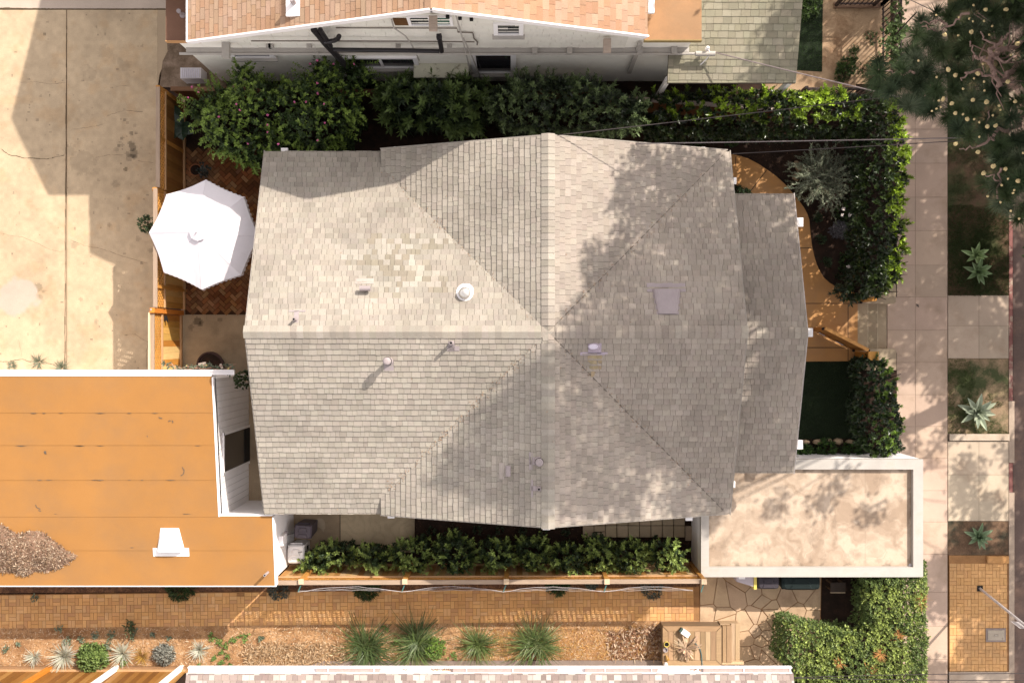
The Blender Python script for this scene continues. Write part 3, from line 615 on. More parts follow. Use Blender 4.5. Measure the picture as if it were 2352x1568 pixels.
# porch roof
PR = (.356, 3.65, .18, 3.09); X0, X1 = 4.40, 6.243; pf = lambda x, y: PR[1] - PR[0] * abs(y - PR[2])
r = MB(); slope_prism(r, [(X0, PR[2]), (X1, PR[2]), (X1, PR[2] + PR[3]), (X0, PR[2] + PR[3])], pf, .12); slope_prism(r, [(X0, PR[2] - PR[3]), (X1, PR[2] - PR[3]), (X1, PR[2]), (X0, PR[2])], pf, .12)
pr = r.build('porch_roof', 'shingle_under', house); s2 = MB()
for sg in (1, -1): shingles(s2, (0, PR[2], PR[1]), (1, 0), (0, sg), PR[0], PR[3], lambda d: X0, lambda d: X1, .122, WD, PALR, .05, thick=.024)
ridge_caps(s2, (X1, PR[2], PR[1]), (X0, PR[2], PR[1]), PR[0], .12, .135, PALR); s2.build('shingles', 'shingle', pr)
for sg in (1, -1): b = MB(); b.bar((X1 + .012, PR[2] + sg * PR[3], pf(0, PR[2] + sg * PR[3]) - .07), (X1 + .012, PR[2], PR[1] - .07), .02, .14); b.build('barge_board', mat('trim2', (.42, .38, .36), .8) if sg > 0 else 'trim2', pr)
# barge boards, walls, beam ends, columns
mat('trim', (.30, .27, .24), .8)
def one(name, m, parent, p, q, w_, h_, **k): b = MB(); b.bar(p, q, w_, h_, **k); return b.build(name, m, parent)
for x in (XL - .012, XRt + .012):
    for sg in (1, -1): one('barge_board', 'trim', roof, (x, YR + sg * HD, ZR - PT * HD - .08), (x, YR, ZR - .08), .02, .15)
for y in (YT + .012, YB - .012):
    one('barge_board', 'trim', roof, (XN - WE, y, ZR - PT * WE - .08), (XN, y, ZR - .08), .02, .15); one('barge_board', 'trim', roof, (XN + EE, y, ZR - PT * EE - .08), (XN, y, ZR - .08), .02, .15)
w = MB(); w.box(-5.0, 4.3, -3.35, 3.7, -.05, 2.72); w.prism([(-5.0, YR - 3.5), (4.3, YR - 3.5), (4.3, YR), (-5.0, YR)], 2.4, lambda x, y: ew(x, y) - .16); w.prism([(-5.0, YR), (4.3, YR), (4.3, YR + 3.5), (-5.0, YR + 3.5)], 2.4, lambda x, y: ew(x, y) - .16)
w.build('wall', 'cream_wall', house)
for px, py, z, ax_ in [(912, 342, 2.75, 1), (1612, 343, 2.72, 1), (1258, 312.5, 4.15, 1), (898, 1184.5, 2.72, 1), (1255, 1211, 4.15, 1), (1583, 1190, 2.8, 1), (1714.5, 763, 4.1, 0), (1688.5, 415, 2.9, 0), (1686, 1112, 2.85, 0), (653, 345, 2.6, 1)]:
    p = G(px, py, z); b = MB(); sx, sy = (.075, .05) if ax_ else (.03, .07); b.box(p.x - sx, p.x + sx, p.y - sy, p.y + sy, z - .08, z); b.build('beam_end', 'white_paint', house)
for px, py, s in [(1835, 510.5, .06), (1857.5, 763.5, .058), (1834, 1020.5, .062)]:
    p = G(px, py, 2.25); b = MB(); b.box(p.x - s, p.x + s, p.y - s * 1.15, p.y + s * 1.15, 0, 2.2); b.box(p.x - s - .03, p.x + s + .03, p.y - s * 1.15 - .03, p.y + s * 1.15 + .03, 2.2, 2.28); b.build('porch_column', 'white_paint', house)
# blown debris lodged in the valleys
db = MB(); D_ = []
for i in range(520):
    sx, sy = random.choice([(-1, 1), (-1, -1), (-1, -1), (1, 1), (1, -1)]); d_ = random.uniform(.3, 3.5); w_ = random.gauss(0, .05); D_.append((XN + sx * d_ + w_, YR + sy * d_ + random.gauss(0, .05)))
for i in range(60): D_.append((random.uniform(XL, XRt), random.uniform(-3.7, 4.1)))
D_ = np.array(D_); n_ = len(D_); db.leaves(np.stack([D_[:, 0], D_[:, 1], [rz(x, y) + .032 for x, y in D_]], -1), rng.standard_normal((n_, 3)) * [1, 1, .1], rng.standard_normal((n_, 3)) * .3 + [0, 0, 1], rng.uniform(.02, .06, n_), .012, np.array([(.26, .15, .09), (.34, .22, .14), (.2, .12, .08), (.38, .3, .22)])[rng.integers(0, 4, n_)])
o = db.build('leaf_litter', 'straw_bit', roof); o['kind'] = 'stuff'
# roof fittings
def flash(mb, px, py, w, h, ang=0, lift=.022):
    p = on_roof(px, py); out = []
    for a, b_ in [(-w, -h), (w, -h), (w, h), (-w, h)]: x = p.x + a / 2; y = p.y + b_ / 2; out.append((x, y, rz(x, y)))
    mb.hexa([(x, y, z + lift - .012) for x, y, z in out], [(x, y, z + lift) for x, y, z in out]); return p
def pipe(name, px, py, rad, hgt, m, cap=None, plates=()):
    p = on_roof(px, py); b = MB(); b.lathe((p.x, p.y, p.z - .1), [(rad, 0), (rad, hgt + .1), (rad * .8, hgt + .1), (rad * .8, hgt - .15)], 18); o = b.build(name, m, roof)
    if cap: k_ = MB(); k_.lathe((p.x, p.y, p.z + hgt * .78 - .012), [(cap[1][0] * .9, 0), (cap[1][0] * 1.12, .008), (cap[1][0] * 1.12, .02), (cap[1][0] * .8, .026)], 22); k_.build('cap_rim', 'dark', o)
    if cap: c_ = MB(); c_.lathe((p.x, p.y, p.z + hgt * .78), cap, 20); c_.build('vent_cap', 'vent_paint', o)
    else: c_ = MB(); c_.lathe((p.x, p.y, p.z + hgt - .06), [(rad * .79, 0), (rad * .79, .045)], 14); c_.build('pipe_mouth', 'dark', o)
    f = MB(); f.lathe((p.x, p.y, p.z - .05), [(rad * 2.0, 0), (rad * 1.5, .09), (rad * 1.05, .14)], 18)
    for q in plates: flash(f, *q)
    f.build('flashing', 'vent_paint', o); return o
pipe('flue', 894, 828.5, .052, .44, 'vent_paint', [(.06, 0), (.082, .02), (.082, .09), (.06, .115), (.03, .125)], [(893, 838, .2, .24)])
pipe('vent_pipe', 1037.5, 787.5, .034, .30, 'vent_paint', None, [(1037, 795, .13, .2), (1041, 800, .26, .1)])
pipe('vent_pipe', 679.5, 733.5, .03, .22, 'vent_paint', None, [(681, 727, .1, .24), (683, 714, .34, .03)])
pipe('vent_pipe', 1237.5, 1120.5, .03, .18, 'vent_paint', None, [(1230, 1121, .22, .1), (1221.5, 1121, .05, .36)])
pipe('round_vent', 1238, 1059, .06, .20, 'vent_paint', [(.06, 0), (.08, .015), (.08, .06), (.055, .075), (.05, .07), (.02, .07)], [(1230, 1058, .24, .16), (1219, 1058, .07, .36)])
# oval vent with rust streak
p = on_roof(1364, 795); b = MB(); b.lathe((p.x, p.y, p.z - .05), [(.13, 0), (.125, .08), (.10, .1)], 22, sx=1, sy=.75); flash(b, 1366, 800, .27, .22); flash(b, 1364, 812, .56, .06); o = b.build('oval_vent', 'mauve', roof)
b = MB(); b.lathe((p.x - .02, p.y - .01, p.z + .05), [(.075, 0), (.1, .03), (.1, .08), (.085, .1)], 22, sx=1, sy=.55); b.build('vent_cap', mat('lilac', (.52, .47, .56), .5), o)
st = MB()
for k in range(46):
    x = 1366 + random.gauss(0, 5); y = 817 + abs(random.gauss(0, 15)); q = on_roof(x, y); w_ = random.uniform(.015, .05); l_ = random.uniform(.03, .08); z0 = .0165 + k * .00004
    st.face([(q.x - w_, q.y - l_, rz(q.x - w_, q.y - l_) + z0), (q.x + w_, q.y - l_, rz(q.x, q.y - l_) + z0), (q.x + w_, q.y + l_, rz(q.x, q.y + l_) + z0), (q.x - w_, q.y + l_, rz(q.x, q.y + l_) + z0)], jit((.31, .25, .16), .12))
st.build('rust_stain', 'shingle', o)
# round turbine base
p = on_roof(1068, 671); b = MB(); f = []
for k in range(28):
    t = 2 * math.pi * k / 28; rr = .178 if not (.3 < t < 1.2) else .19; x = p.x + rr * math.cos(t); y = p.y + rr * math.sin(t) * 1.03; f.append((x, y, rz(x, y)))
b.hexa([(x, y, z + .012) for x, y, z in f], [(x, y, z + .026) for x, y, z in f]); o = b.build('round_vent', 'white_paint', roof)
b = MB(); b.lathe((p.x - .0, p.y - .02, p.z), [(.10, 0), (.10, .10), (.125, .11), (.125, .15), (.10, .2), (.05, .235), (.012, .24)], 26); b.build('vent_dome', 'zinc', o, True)
# T vents
for px, py, dx, dy, fx, fy in [(841, 663, 1, 0, (837.5, 645.5, .39, .12), None), (1167, 1079, 0, 1, (1152.5, 1081, .11, .34), None)]:
    p = on_roof(px, py); b = MB(); b.tube([(p.x, p.y, p.z - .05), (p.x, p.y, p.z + .13)], .05, 12); b.tube([(p.x - dx * .11, p.y - dy * .11, p.z + .16), (p.x + dx * .11, p.y + dy * .11, p.z + .16)], .055, 14); o = b.build('tee_vent', 'vent_paint', roof)
    f = MB(); flash(f, *fx); f.build('flashing', mat('pinkplate%d' % dx, (.38, .33, .30), .7), o)
def hood(name, p, up, wt, wb, L, h, f, m, parent, fl):
    """half-round hood vent: narrow uphill end, open downhill end"""
    u = Vector((*up, 0)); s = Vector((-u.y, u.x, 0)); b = MB(); rings = []
    for t in (0, .33, .66, 1):
        w_ = lerp(wb, wt, t) / 2; hh = lerp(h, h * .22, t); c = Vector((p[0], p[1], 0)) + u * (L * (t - .5)); ring = []
        for k in range(13):
            a = math.pi * k / 12; ca = math.copysign(abs(math.cos(a)) ** .55, math.cos(a)); q = c + s * w_ * ca; ring.append((q.x, q.y, f(q.x, q.y) + .02 + hh * math.sin(a) ** .7))
        rings.append(ring)
    for i in range(3):
        for k in range(12): b.face([rings[i][k], rings[i][k + 1], rings[i + 1][k + 1], rings[i + 1][k]])
    b.face(rings[3]); o = b.build(name, m, parent, True)
    g_ = MB(); c = Vector((p[0], p[1], 0)) - u * (L * .5 + .0); q = [c - s * fl / 2 - u * .13, c + s * fl / 2 - u * .13, c + s * fl / 2 + u * .06, c - s * fl / 2 + u * .06]
    g_.hexa([(x.x, x.y, f(x.x, x.y) + .006) for x in q], [(x.x, x.y, f(x.x, x.y) + .018) for x in q])
    q = [c - s * wb * .53 , c + s * wb * .53, c + s * wt * .56 + u * (L * 1.03), c - s * wt * .56 + u * (L * 1.03)]
    g_.hexa([(x.x, x.y, f(x.x, x.y) + .004) for x in q], [(x.x, x.y, f(x.x, x.y) + .016) for x in q]); g_.build('flashing', m, o)
    d = MB(); c2 = c + u * .07; ww = wb * .46; d.hexa([(x.x, x.y, f(x.x, x.y) + .02) for x in (c2 - s * ww, c2 + s * ww, c2 + s * ww + u * .01, c2 - s * ww + u * .01)], [(x.x, x.y, f(x.x, x.y) + h * .6) for x in (c2 - s * ww * .8, c2 + s * ww * .8, c2 + s * ww * .8 + u * .01, c2 - s * ww * .8 + u * .01)]); d.build('screen', 'dark', o)
    return o
p = on_roof(1532, 692); hood('hood_vent', p, (0, -1), .40, .58, .52, .13, rz, mat('hood_paint', (.33, .28, .29), .6, .06, 5), roof, .80)

# ================================================================ garage with the orange roof
GZ = lambda x, y: 3.1 - .171 * (-.753 - y)
gar = thing('garage', 'white garage with a flat orange rolled roof', 'garage', (-8, -3, 0))
w = MB(); w.prism([(-14, -.80), (-6.47, -.80), (-6.47, -3.9), (-14, -3.9)], -.05, lambda x, y: GZ(x, y) - .1); w.prism([(-14, -3.9), (-5.36, -3.9), (-5.36, -5.36), (-14, -5.36)], -.05, lambda x, y: GZ(x, y) - .1)
wall = w.build('wall', 'white_paint', gar)
sd_ = MB()                                              # lapped boards on the east face
y_ = -.86
while y_ > -3.84: sd_.box(-6.47, -6.458, y_ - .004, y_, .0, GZ(0, y_) - .15); y_ -= .152
sd_.build('board_joint', mat('joint_line', (.58, .55, .55), .7), wall)
r = MB(); ys = [-.745, -1.53, -2.25, -3.03, -3.83, -4.63, -5.45]
for i, (a, b_) in enumerate(zip(ys[:-1], ys[1:])):
    x1 = -6.5 if i < 4 else -5.31; l = .004 * (1 + (i % 2)) + .004
    if i == 3: b_ = -3.86
    if i == 4: a = -3.85
    r.prism([(-14, b_ - .02), (x1, b_ - .02), (x1, a), (-14, a)], lambda x, y: GZ(x, y) - .07, (lambda a_, b2: lambda x, y: GZ(x, y) + (.001 if y > (a_ + b2) / 2 else .009))(a, b_))
groof = r.build('roof', 'roll_roof', gar)
f = MB(); zt = .0
def fasc(p, q, w_=.03, h_=.2): f.bar((p[0], p[1], GZ(*p) - h_ / 2 + .012), (q[0], q[1], GZ(*q) - h_ / 2 + .012), w_, h_)
fasc((-6.485, -.76), (-6.485, -3.86)); fasc((-6.47, -3.845), (-5.30, -3.845)); fasc((-5.295, -3.87), (-5.295, -5.47)); fasc((-14, -5.475), (-5.31, -5.475), .02, .14); fasc((-14, -.735), (-6.5, -.735), .03, .16)
f.build('fascia', 'white_paint', gar)
gt = MB(); gt.box(-14, -6.02, -.715, -.62, 2.98, 3.0); gt.box(-14, -6.02, -.63, -.615, 2.99, 3.08); gt.box(-14, -6.02, -.722, -.712, 2.99, 3.06); gt.box(-6.04, -6.02, -.72, -.62, 2.98, 3.08); gt.build('gutter', 'white_paint', gar)
gt = MB(); p0 = G(-20, 849, 2.6); p1 = G(134, 857, 2.6); gt.box(p0.x, p1.x, p1.y, p0.y, 2.5, 2.62); gt.build('gutter', 'white_paint', gar)
# door
y0, y1 = -2.10, -2.93; d = MB(); d.box(-6.468, -6.452, y1, y0, 0.02, 2.28); dr = d.build('door', mat('door_glass', (.06, .05, .042), .25, .15, 2, spec=.45), gar)
d = MB(); d.box(-6.468, -6.44, y0, y0 + .06, 0, 2.35); d.box(-6.468, -6.44, y1 - .06, y1, 0, 2.35); d.box(-6.468, -6.44, y1 - .06, y0 + .06, 2.28, 2.36); d.build('door_frame', 'white_paint', dr)
d = MB(); d.box(-6.452, -6.436, y1 + .02, y0 - .02, .02, .5); d.build('kick_plate', 'dark', dr)
hood('hood_vent', G(391, 1239, 2.5), (0, 1), .36, .58, .50, .17, GZ, 'white_paint', groof, .80)
p = G(616, 1313, 2.33); b = MB(); b.lathe((p.x, p.y, 2.3), [(.028, 0), (.028, .38), (.022, .38), (.022, .2)], 14); o = b.build('vent_pipe', 'metal', groof); b = MB(); b.lathe((p.x, p.y, 2.62), [(.022, 0), (.022, .03)], 12); b.build('pipe_mouth', 'dark', o)
s = MB()
for pts in [[(1390, 735), (1405, 745), (1420, 745)], [(1470, 775), (1480, 765), (1490, 768)], [(1500, 765), (1510, 775), (1505, 785)], [(1565, 1165), (1582, 1195), (1575, 1225), (1550, 1243)], [(290, 1495), (300, 1520), (330, 1535)], [(310, 1545), (332, 1552)], [(400, 1030), (412, 1040), (408, 1052)], [(1283, 893), (1286, 906)]]:
    P = [zz(0, 2, *q) for q in pts]; w0 = 3.2 if pts[0][0] == 400 else 1.2
    for (a, b_) in zip(P[:-1], P[1:]):
        A = G(*a, 2.7); Bq = G(*b_, 2.7); A.z = GZ(A.x, A.y) + .0135; Bq.z = GZ(Bq.x, Bq.y) + .0135; d_ = (Bq - A).normalized(); sv = Vector((-d_.y, d_.x, 0)) * .009 * w0; s.face([A - sv * .6, Bq - sv, Bq + sv, A + sv * .6])
for (sy, n_) in [(945, 6), (1020, 6), (1100, 7), (1180, 3), (1260, 2)]:
    for _ in range(n_):
        px = random.uniform(5, 470); A = G(px, sy + 1.5, 2.7); A.z = GZ(A.x, A.y) + .015; l_ = random.uniform(.03, .14); h_ = random.uniform(.006, .016); s.face([(A.x - l_, A.y, A.z), (A.x, A.y - h_, A.z), (A.x + l_, A.y, A.z), (A.x, A.y + .004, A.z)])
s.build('tar_mark', 'tar', groof)
# wall boxes of the garage wing
b = MB(); p = Z(1, 3, 300, 340, 1.45); b.box(-5.36, -5.27, p.y - .11, p.y + .11, 1.25, 1.62); b.build('meter_box', 'white_paint', gar)
b = MB(); p = Z(1, 3, 335, 288, 1.0); b.box(-5.36, -5.31, p.y - .05, p.y + .05, .95, 1.1); o = b.build('socket_box', 'plastic_grey', gar); b = MB(); b.tube([(-5.32, p.y - .02, 1.0), (-5.2, p.y - .01, .95), (-5.1, p.y, .8)], .008, 6); b.build('cable', 'dark', o)
b = MB(); p = G(622, 1186, 2.55); b.tube([(p.x - .05, p.y + .03, 2.5), (p.x + .04, p.y + .08, 2.45), (p.x + .06, p.y + .02, 2.2), (p.x + .05, p.y - .04, 1.8)], .022, 8); b.build('downpipe', 'white_paint', gar)
# mulch heap on the roof
hp = [zz(0, 3, *q) for q in [(-60, 200), (40, 205), (120, 262), (180, 290), (250, 255), (380, 270), (440, 320), (500, 370), (560, 420), (660, 490), (600, 530), (530, 570), (500, 600), (380, 625), (300, 615), (220, 665), (160, 660), (90, 635), (-60, 640)]]
hw = [tuple(G(a, b_, 2.45))[:2] for a, b_ in hp]; q = in_pts(hw, 5200); ed = edge_dist(q[:, 0], q[:, 1], hw); hh = np.clip(ed / .45, 0, 1) ** .7 * .16 + (fbm(q[:, 0] * 3, q[:, 1] * 3, 4) - .5) * .06
mb = MB(); zq = np.array([GZ(0, y) for y in q[:, 1]]) + hh.clip(.012); D = rng.standard_normal((len(q), 3)) * [1, 1, .4]; U = rng.standard_normal((len(q), 3)) * .5 + [0, 0, 1]; pal = np.array([(.25, .16, .10), (.33, .235, .16), (.15, .09, .055), (.44, .34, .25), (.11, .07, .045), (.28, .175, .12)])
mb.leaves(np.stack([q[:, 0], q[:, 1], zq], -1), D, U, rng.uniform(.03, .085, len(q)), rng.uniform(.012, .026, len(q)), pal[rng.integers(0, 6, len(q))], .1)
gx, gy = np.meshgrid(np.linspace(-13.6, -9.6, 50), np.linspace(-5.45, -3.7, 28)); e_ = edge_dist(gx, gy, hw) * np.where(inpoly(gx, gy, hw), 1, 0); gz = GZ(0, gy) - .03 + np.where(e_ > 0, .03 + np.clip(e_ / .45, 0, 1) ** .7 * .15, 0)
nb = len(mb.v); mb.v += np.stack([gx, gy, gz], -1).reshape(-1, 3).tolist()
for i in range(27):
    for k in range(49): mb.f.append([i * 50 + k + nb, i * 50 + k + 1 + nb, (i + 1) * 50 + k + 1 + nb, (i + 1) * 50 + k + nb]); mb.c.append((.20, .12, .08))
tag(mb.build('mulch_heap', 'straw_bit'), 'heap of brown wood chip mulch lying on the orange garage roof', 'mulch heap', kind='stuff')

# ================================================================ flat roofed white building by the pavement
fb = thing('flat_roof_building', 'low white street garage with a dappled flat roof and parapet', 'garage', (7, -4.1, -.9))
x0, x1, y0, y1 = 4.42, 9.595, -5.49, -2.755; w = MB(); w.box(x0, x1, y0, y1, -.92, 1.14); w.build('wall', 'white_paint', fb)
pz = 1.30; f = MB(); i0, i1, j0, j1 = 4.60, 9.37, -5.265, -2.985
f.box(x0 - .005, x1 + .005, y0 - .005, j0, 1.12, pz); f.box(x0 - .005, x1 + .005, j1, y1 + .005, 1.12, pz); f.box(x0 - .005, i0, j0 + .001, j1 - .001, 1.12, pz); f.box(i1, x1 + .005, j0 + .001, j1 - .001, 1.12, pz); f.build('parapet', 'old_white', fb)
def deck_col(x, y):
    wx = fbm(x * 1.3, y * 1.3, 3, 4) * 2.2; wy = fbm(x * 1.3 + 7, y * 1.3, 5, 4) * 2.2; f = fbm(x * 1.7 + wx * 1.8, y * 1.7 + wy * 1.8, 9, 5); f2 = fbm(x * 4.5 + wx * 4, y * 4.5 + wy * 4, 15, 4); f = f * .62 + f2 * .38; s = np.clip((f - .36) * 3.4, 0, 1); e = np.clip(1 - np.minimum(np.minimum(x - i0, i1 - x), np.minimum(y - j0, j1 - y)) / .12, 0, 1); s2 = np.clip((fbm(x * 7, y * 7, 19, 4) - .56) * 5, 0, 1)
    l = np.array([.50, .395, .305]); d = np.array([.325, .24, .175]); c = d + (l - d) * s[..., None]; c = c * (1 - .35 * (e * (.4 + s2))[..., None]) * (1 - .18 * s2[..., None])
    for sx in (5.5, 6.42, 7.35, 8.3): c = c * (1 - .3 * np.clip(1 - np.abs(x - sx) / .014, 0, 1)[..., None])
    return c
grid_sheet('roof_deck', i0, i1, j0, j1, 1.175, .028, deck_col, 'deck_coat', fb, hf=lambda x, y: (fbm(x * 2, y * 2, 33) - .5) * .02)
b = MB(); p = Z(3, 3, 1383, 563, 1.2); b.lathe((p.x, p.y, 1.17), [(.05, 0), (.05, .02), (.02, .05)], 14); b.build('drain', 'metal', fb)
# ================================================================ north neighbour
NY = 6.40
def WN(X, Y): k = NY / ((784 - Y) * S0); return (X - 1176) * S0 * k, 26 * (1 - k)
nb = thing('neighbor_house', 'white painted neighbour house with tan orange shingle roof and black waste pipes', 'house', (-1.5, 9, 0))
NXR, NZR, NP, NYE = -1.465, 6.87, .41, 6.02; DW, DE = 5.03, 4.13
nf = lambda x, y: NZR - NP * abs(x - NXR)
w = MB(); f_ = lambda x, y: min(nf(x, y) - .12, 6.8)
w.prism([(-6.3, NY), (NXR, NY), (NXR, 18), (-6.3, 18)], -.05, f_); w.prism([(NXR, NY), (2.5, NY), (2.5, 18), (NXR, 18)], -.05, f_); w.box(2.5, 3.84, NY, 18, -.05, 4.12); w.box(-7.14, -6.3, NY, 18, -.05, 3.92)
wall = w.build('wall', 'siding', nb)
s = MB(); z = .05                                        # narrow lapped boards below the ledge
while z < 2.86: s.box(-7.13, 3.83, NY - .006, NY, z, z + .018); z += .095
s.build('lapped_boards', mat('lap', (.74, .71, .65), .75, .05, 2), wall)
s = MB(); z = 3.02; row = 0                              # painted shingles in the gable
while z < 6.5:
    xl = max(-6.2, NXR - (NZR - .25 - z) / NP); xr = min(2.45, NXR + (NZR - .25 - z) / NP); x = xl + random.uniform(-.3, 0)
    while x < xr:
        w_ = random.uniform(.2, .42); a, b_ = max(x, xl) + .003, min(x + w_, xr) - .003
        if b_ > a: t = .022 + random.uniform(0, .006); s.hexa([(a, NY - t, z), (b_, NY - t, z), (b_, NY, z), (a, NY, z)], [(a, NY - .004, z + .2), (b_, NY - .004, z + .2), (b_, NY, z + .2), (a, NY, z + .2)], jit((.76, .73, .66), .03))
        x += w_
    z += .195; row += 1
s.build('wall_shingles', mat('wshing', (.76, .72, .65), .8, .07, 1.4, .06, 50, .15, attr=True), wall)
s = MB(); s.box(-7.1, 3.86, NY - .10, NY, 2.9, 2.96); s.box(-7.1, 3.84, NY - .03, NY, 2.70, 2.9); s.build('ledge', 'old_white', nb)
b = MB(); b.tube([(-7.25, NY - .13, 2.93), (4.2, NY - .13, 2.93)], .03, 10); b.tube([(4.0, NY - .13, 2.93), (4.43, NY - .13, 2.93)], .055, 14); o = b.build('conduit', 'old_white', nb)
b = MB(); q = Z(2, 0, 1770, 420, 2.95); b.lathe((q.x, q.y, 2.9), [(.03, 0), (.045, .04), (.03, .1), (.045, .14), (.02, .2)], 12); b.tube([(q.x, q.y + .02, 3.0), (q.x + .08, q.y - .1, 2.95), (q.x + .0, q.y - .2, 2.8), (q.x - .1, q.y - .28, 2.7)], .012, 6); b.build('insulator', 'white_paint', nb)
for X in (158, 178, 505, 1265, 1705): x, z = WN(574.2 + X / 3.723, 99); b = MB(); b.box(x - .05, x + .05, NY - .10, NY, z - .10, z + .02); b.build('bracket', 'old_white', nb)
for X in (300, 600, 1208, 1505): x, z = WN(1148.4 + X / 3.723, 100); b = MB(); b.box(x - .06, x + .06, NY - .16, NY, 2.97, 3.06); b.build('bracket', 'old_white', nb)
NPAL = [(.35, .232, .16), (.34, .216, .14), (.366, .25, .178), (.322, .195, .122), (.357, .238, .164), (.34, .206, .13)]
r = MB(); slope_prism(r, [(NXR - DW, NYE), (NXR, NYE), (NXR, 18), (NXR - DW, 18)], nf); slope_prism(r, [(NXR, NYE), (NXR + DE, NYE), (NXR + DE, 18), (NXR, 18)], nf)
wf = lambda x, y: 5.97 - .41 * abs(y - 10.18)
slope_prism(r, [(-7.54, 10.18), (NXR, 10.18), (NXR, 12.95), (-7.54, 12.95)], wf); slope_prism(r, [(-7.54, 7.41), (NXR, 7.41), (NXR, 10.18), (-7.54, 10.18)], wf); r.box(-7.2, -6.3, 7.8, 12.6, -.05, 4.85)
nr = r.build('roof', 'shingle_under', nb); s = MB()
shingles(s, (NXR, 0, NZR), (0, 1), (-1, 0), NP, DW, lambda d: NYE, lambda d: 8.6, .103, (.16, .32), NPAL, .08, thick=.013)
shingles(s, (NXR, 0, NZR), (0, 1), (1, 0), NP, DE, lambda d: NYE, lambda d: 8.6, .12, (.16, .32), [tuple(v * k for v, k in zip(c, (1.02, .97, .96))) for c in NPAL], .08, thick=.013)
ridge_caps(s, (NXR, NYE, NZR), (NXR, 8.6, NZR), NP, .12, .15, NPAL); s.build('shingles', 'shingle', nr)
one('barge_board', 'white_paint', nr, (NXR - DW, NYE - .015, nf(NXR - DW, 0) - .06), (NXR, NYE - .015, NZR - .06), .03, .17); one('barge_board', 'white_paint', nr, (NXR + DE, NYE - .015, nf(NXR + DE, 0) - .06), (NXR, NYE - .015, NZR - .06), .03, .17); b = MB(); b.box(NXR - DW - .03, NXR - DW, NYE - .03, 18, nf(NXR - DW, 0) - .14, nf(NXR - DW, 0) + .02); b.build('eave_board', 'white_paint', nr)
s = MB(); sf_ = (lambda x, y: nf(x, y) - .155, lambda x, y: nf(x, y) - .135); s.prism([(NXR - DW + .02, NYE), (NXR, NYE), (NXR, NY), (NXR - DW + .02, NY)], *sf_); s.prism([(NXR, NYE), (NXR + DE - .02, NYE), (NXR + DE - .02, NY), (NXR, NY)], *sf_); s.build('soffit', 'old_white', nr)
b = MB(); p0 = G(1487, 30, 4.9); b.box(p0.x + .02, p0.x + .14, p0.y, 18, 4.82, 4.92); b.build('gutter', 'white_paint', nr)
q = Z(1, 0, 358, 0, 6.0); b = MB(); b.box(q.x - .15, q.x + .14, q.y - .25, q.y + .5, nf(q.x, 0) - .02, nf(q.x, 0) + .06); o = b.build('flashing', 'white_paint', nr); b = MB(); b.tube([(q.x, q.y, nf(q.x, 0)), (q.x, q.y, nf(q.x, 0) + .3)], .05, 12); b.build('vent_pipe', 'vent_paint', o)
for X in (880, 945): pass
for X, Y in [(1950, 375)]: x, z = WN(X / 3.723, Y / 3.723); b = MB(); b.box(x - .08, x + .08, NYE + .02, NY, z + .1, z + .22); b.build('beam_end', 'old_white', nb)
for c0, X, Y in [(2, 912, 315), (1, 1570, 120)]: x, z = WN(OX[c0] + X / 3.723, Y / 3.723); b = MB(); b.box(x - .08, x + .08, NYE + .02, NYE + .30, z + .05, z + .16); b.build('beam_end', 'grey_wood', nb)
r = MB(); r.box(2.72, 3.90, 6.20, 18, 4.14, 4.24); fr = r.build('flat_roof', 'brown_roof', nb); b = MB(); b.box(2.72, 3.91, 6.18, 6.20, 4.10, 4.25); b.build('drip_edge', 'rust', fr)
r = MB(); r.box(-7.2, -6.50, 6.25, 18, 3.9, 4.0); fr = r.build('flat_roof', mat('dkbrown', (.17, .09, .06), .9, .15, 2), nb); b = MB(); b.box(-7.21, -6.50, 6.235, 6.25, 3.86, 4.01); b.build('drip_edge', mat('dripo', (.5, .27, .12), .8), fr)
q = Z(0, 0, 1562, 130, 4.0); b = MB(); b.lathe((q.x, q.y, 3.98), [(.07, 0), (.05, .06), (.03, .1), (.03, .25), (.045, .26), (.045, .30)], 16); b.build('vent_pipe', 'vent_paint', fr)
def window(x0, x1, z0, z1, panes, fw=.09, sill=True, mats=('glass', 'glass'), dep=.05, frame_m='white_paint'):
    f = MB(); y = NY
    f.box(x0, x1, y - dep, y - .002, z1 - fw, z1); f.box(x0, x0 + fw, y - dep, y - .002, z0, z1 - fw); f.box(x1 - fw, x1, y - dep, y - .002, z0, z1 - fw); f.box(x0 + fw, x1 - fw, y - dep, y - .002, z0, z0 + fw * .7)
    pw = (x1 - x0 - 2 * fw) / panes
    for i in range(1, panes): xx = x0 + fw + pw * i; f.box(xx - .03, xx + .03, y - dep * .8, y - .002, z0 + fw * .7, z1 - fw)
    o = f.build('window', frame_m, nb)
    for i in range(panes): p = MB(); a = x0 + fw + pw * i + (.03 if i else 0); b_ = x0 + fw + pw * (i + 1) - (.03 if i < panes - 1 else 0); p.box(a, b_, y - .02, y - .010, z0 + fw * .7, z1 - fw); p.build('pane', mats[i % len(mats)], o)
    if sill: s_ = MB(); s_.box(x0 - .03, x1 + .03, y - dep - .07, y - .002, z0 - .05, z0 - .002); s_.build('sill', 'old_white', o)
    return o
def wz(c, x, y): return WN(*zz(c, 0, x, y))
(xa, zb), (xb, za) = wz(1, 1360, 205), wz(1, 1725, 125); window(xa, xb, zb, min(za, 5.6), 2, .06, False, ('glass', 'green_glass'))
(xa, zb), (xb, za) = wz(1, 1240, 203), wz(1, 1345, 150); b = MB(); b.box(xa, xb, NY - .04, NY - .002, zb, za); b.build('vent_board', mat('bd', (.13, .06, .02), .8), nb)
(xa, zb), (xb, za) = wz(1, 2085, 285), wz(1, 2340, 185); window(xa, xb, zb, za, 1, .09, True)
(xa, zb), (xb, za) = wz(1, 830, 570), wz(1, 1425, 480); window(xa, xb, zb, za, 2, .10, True)
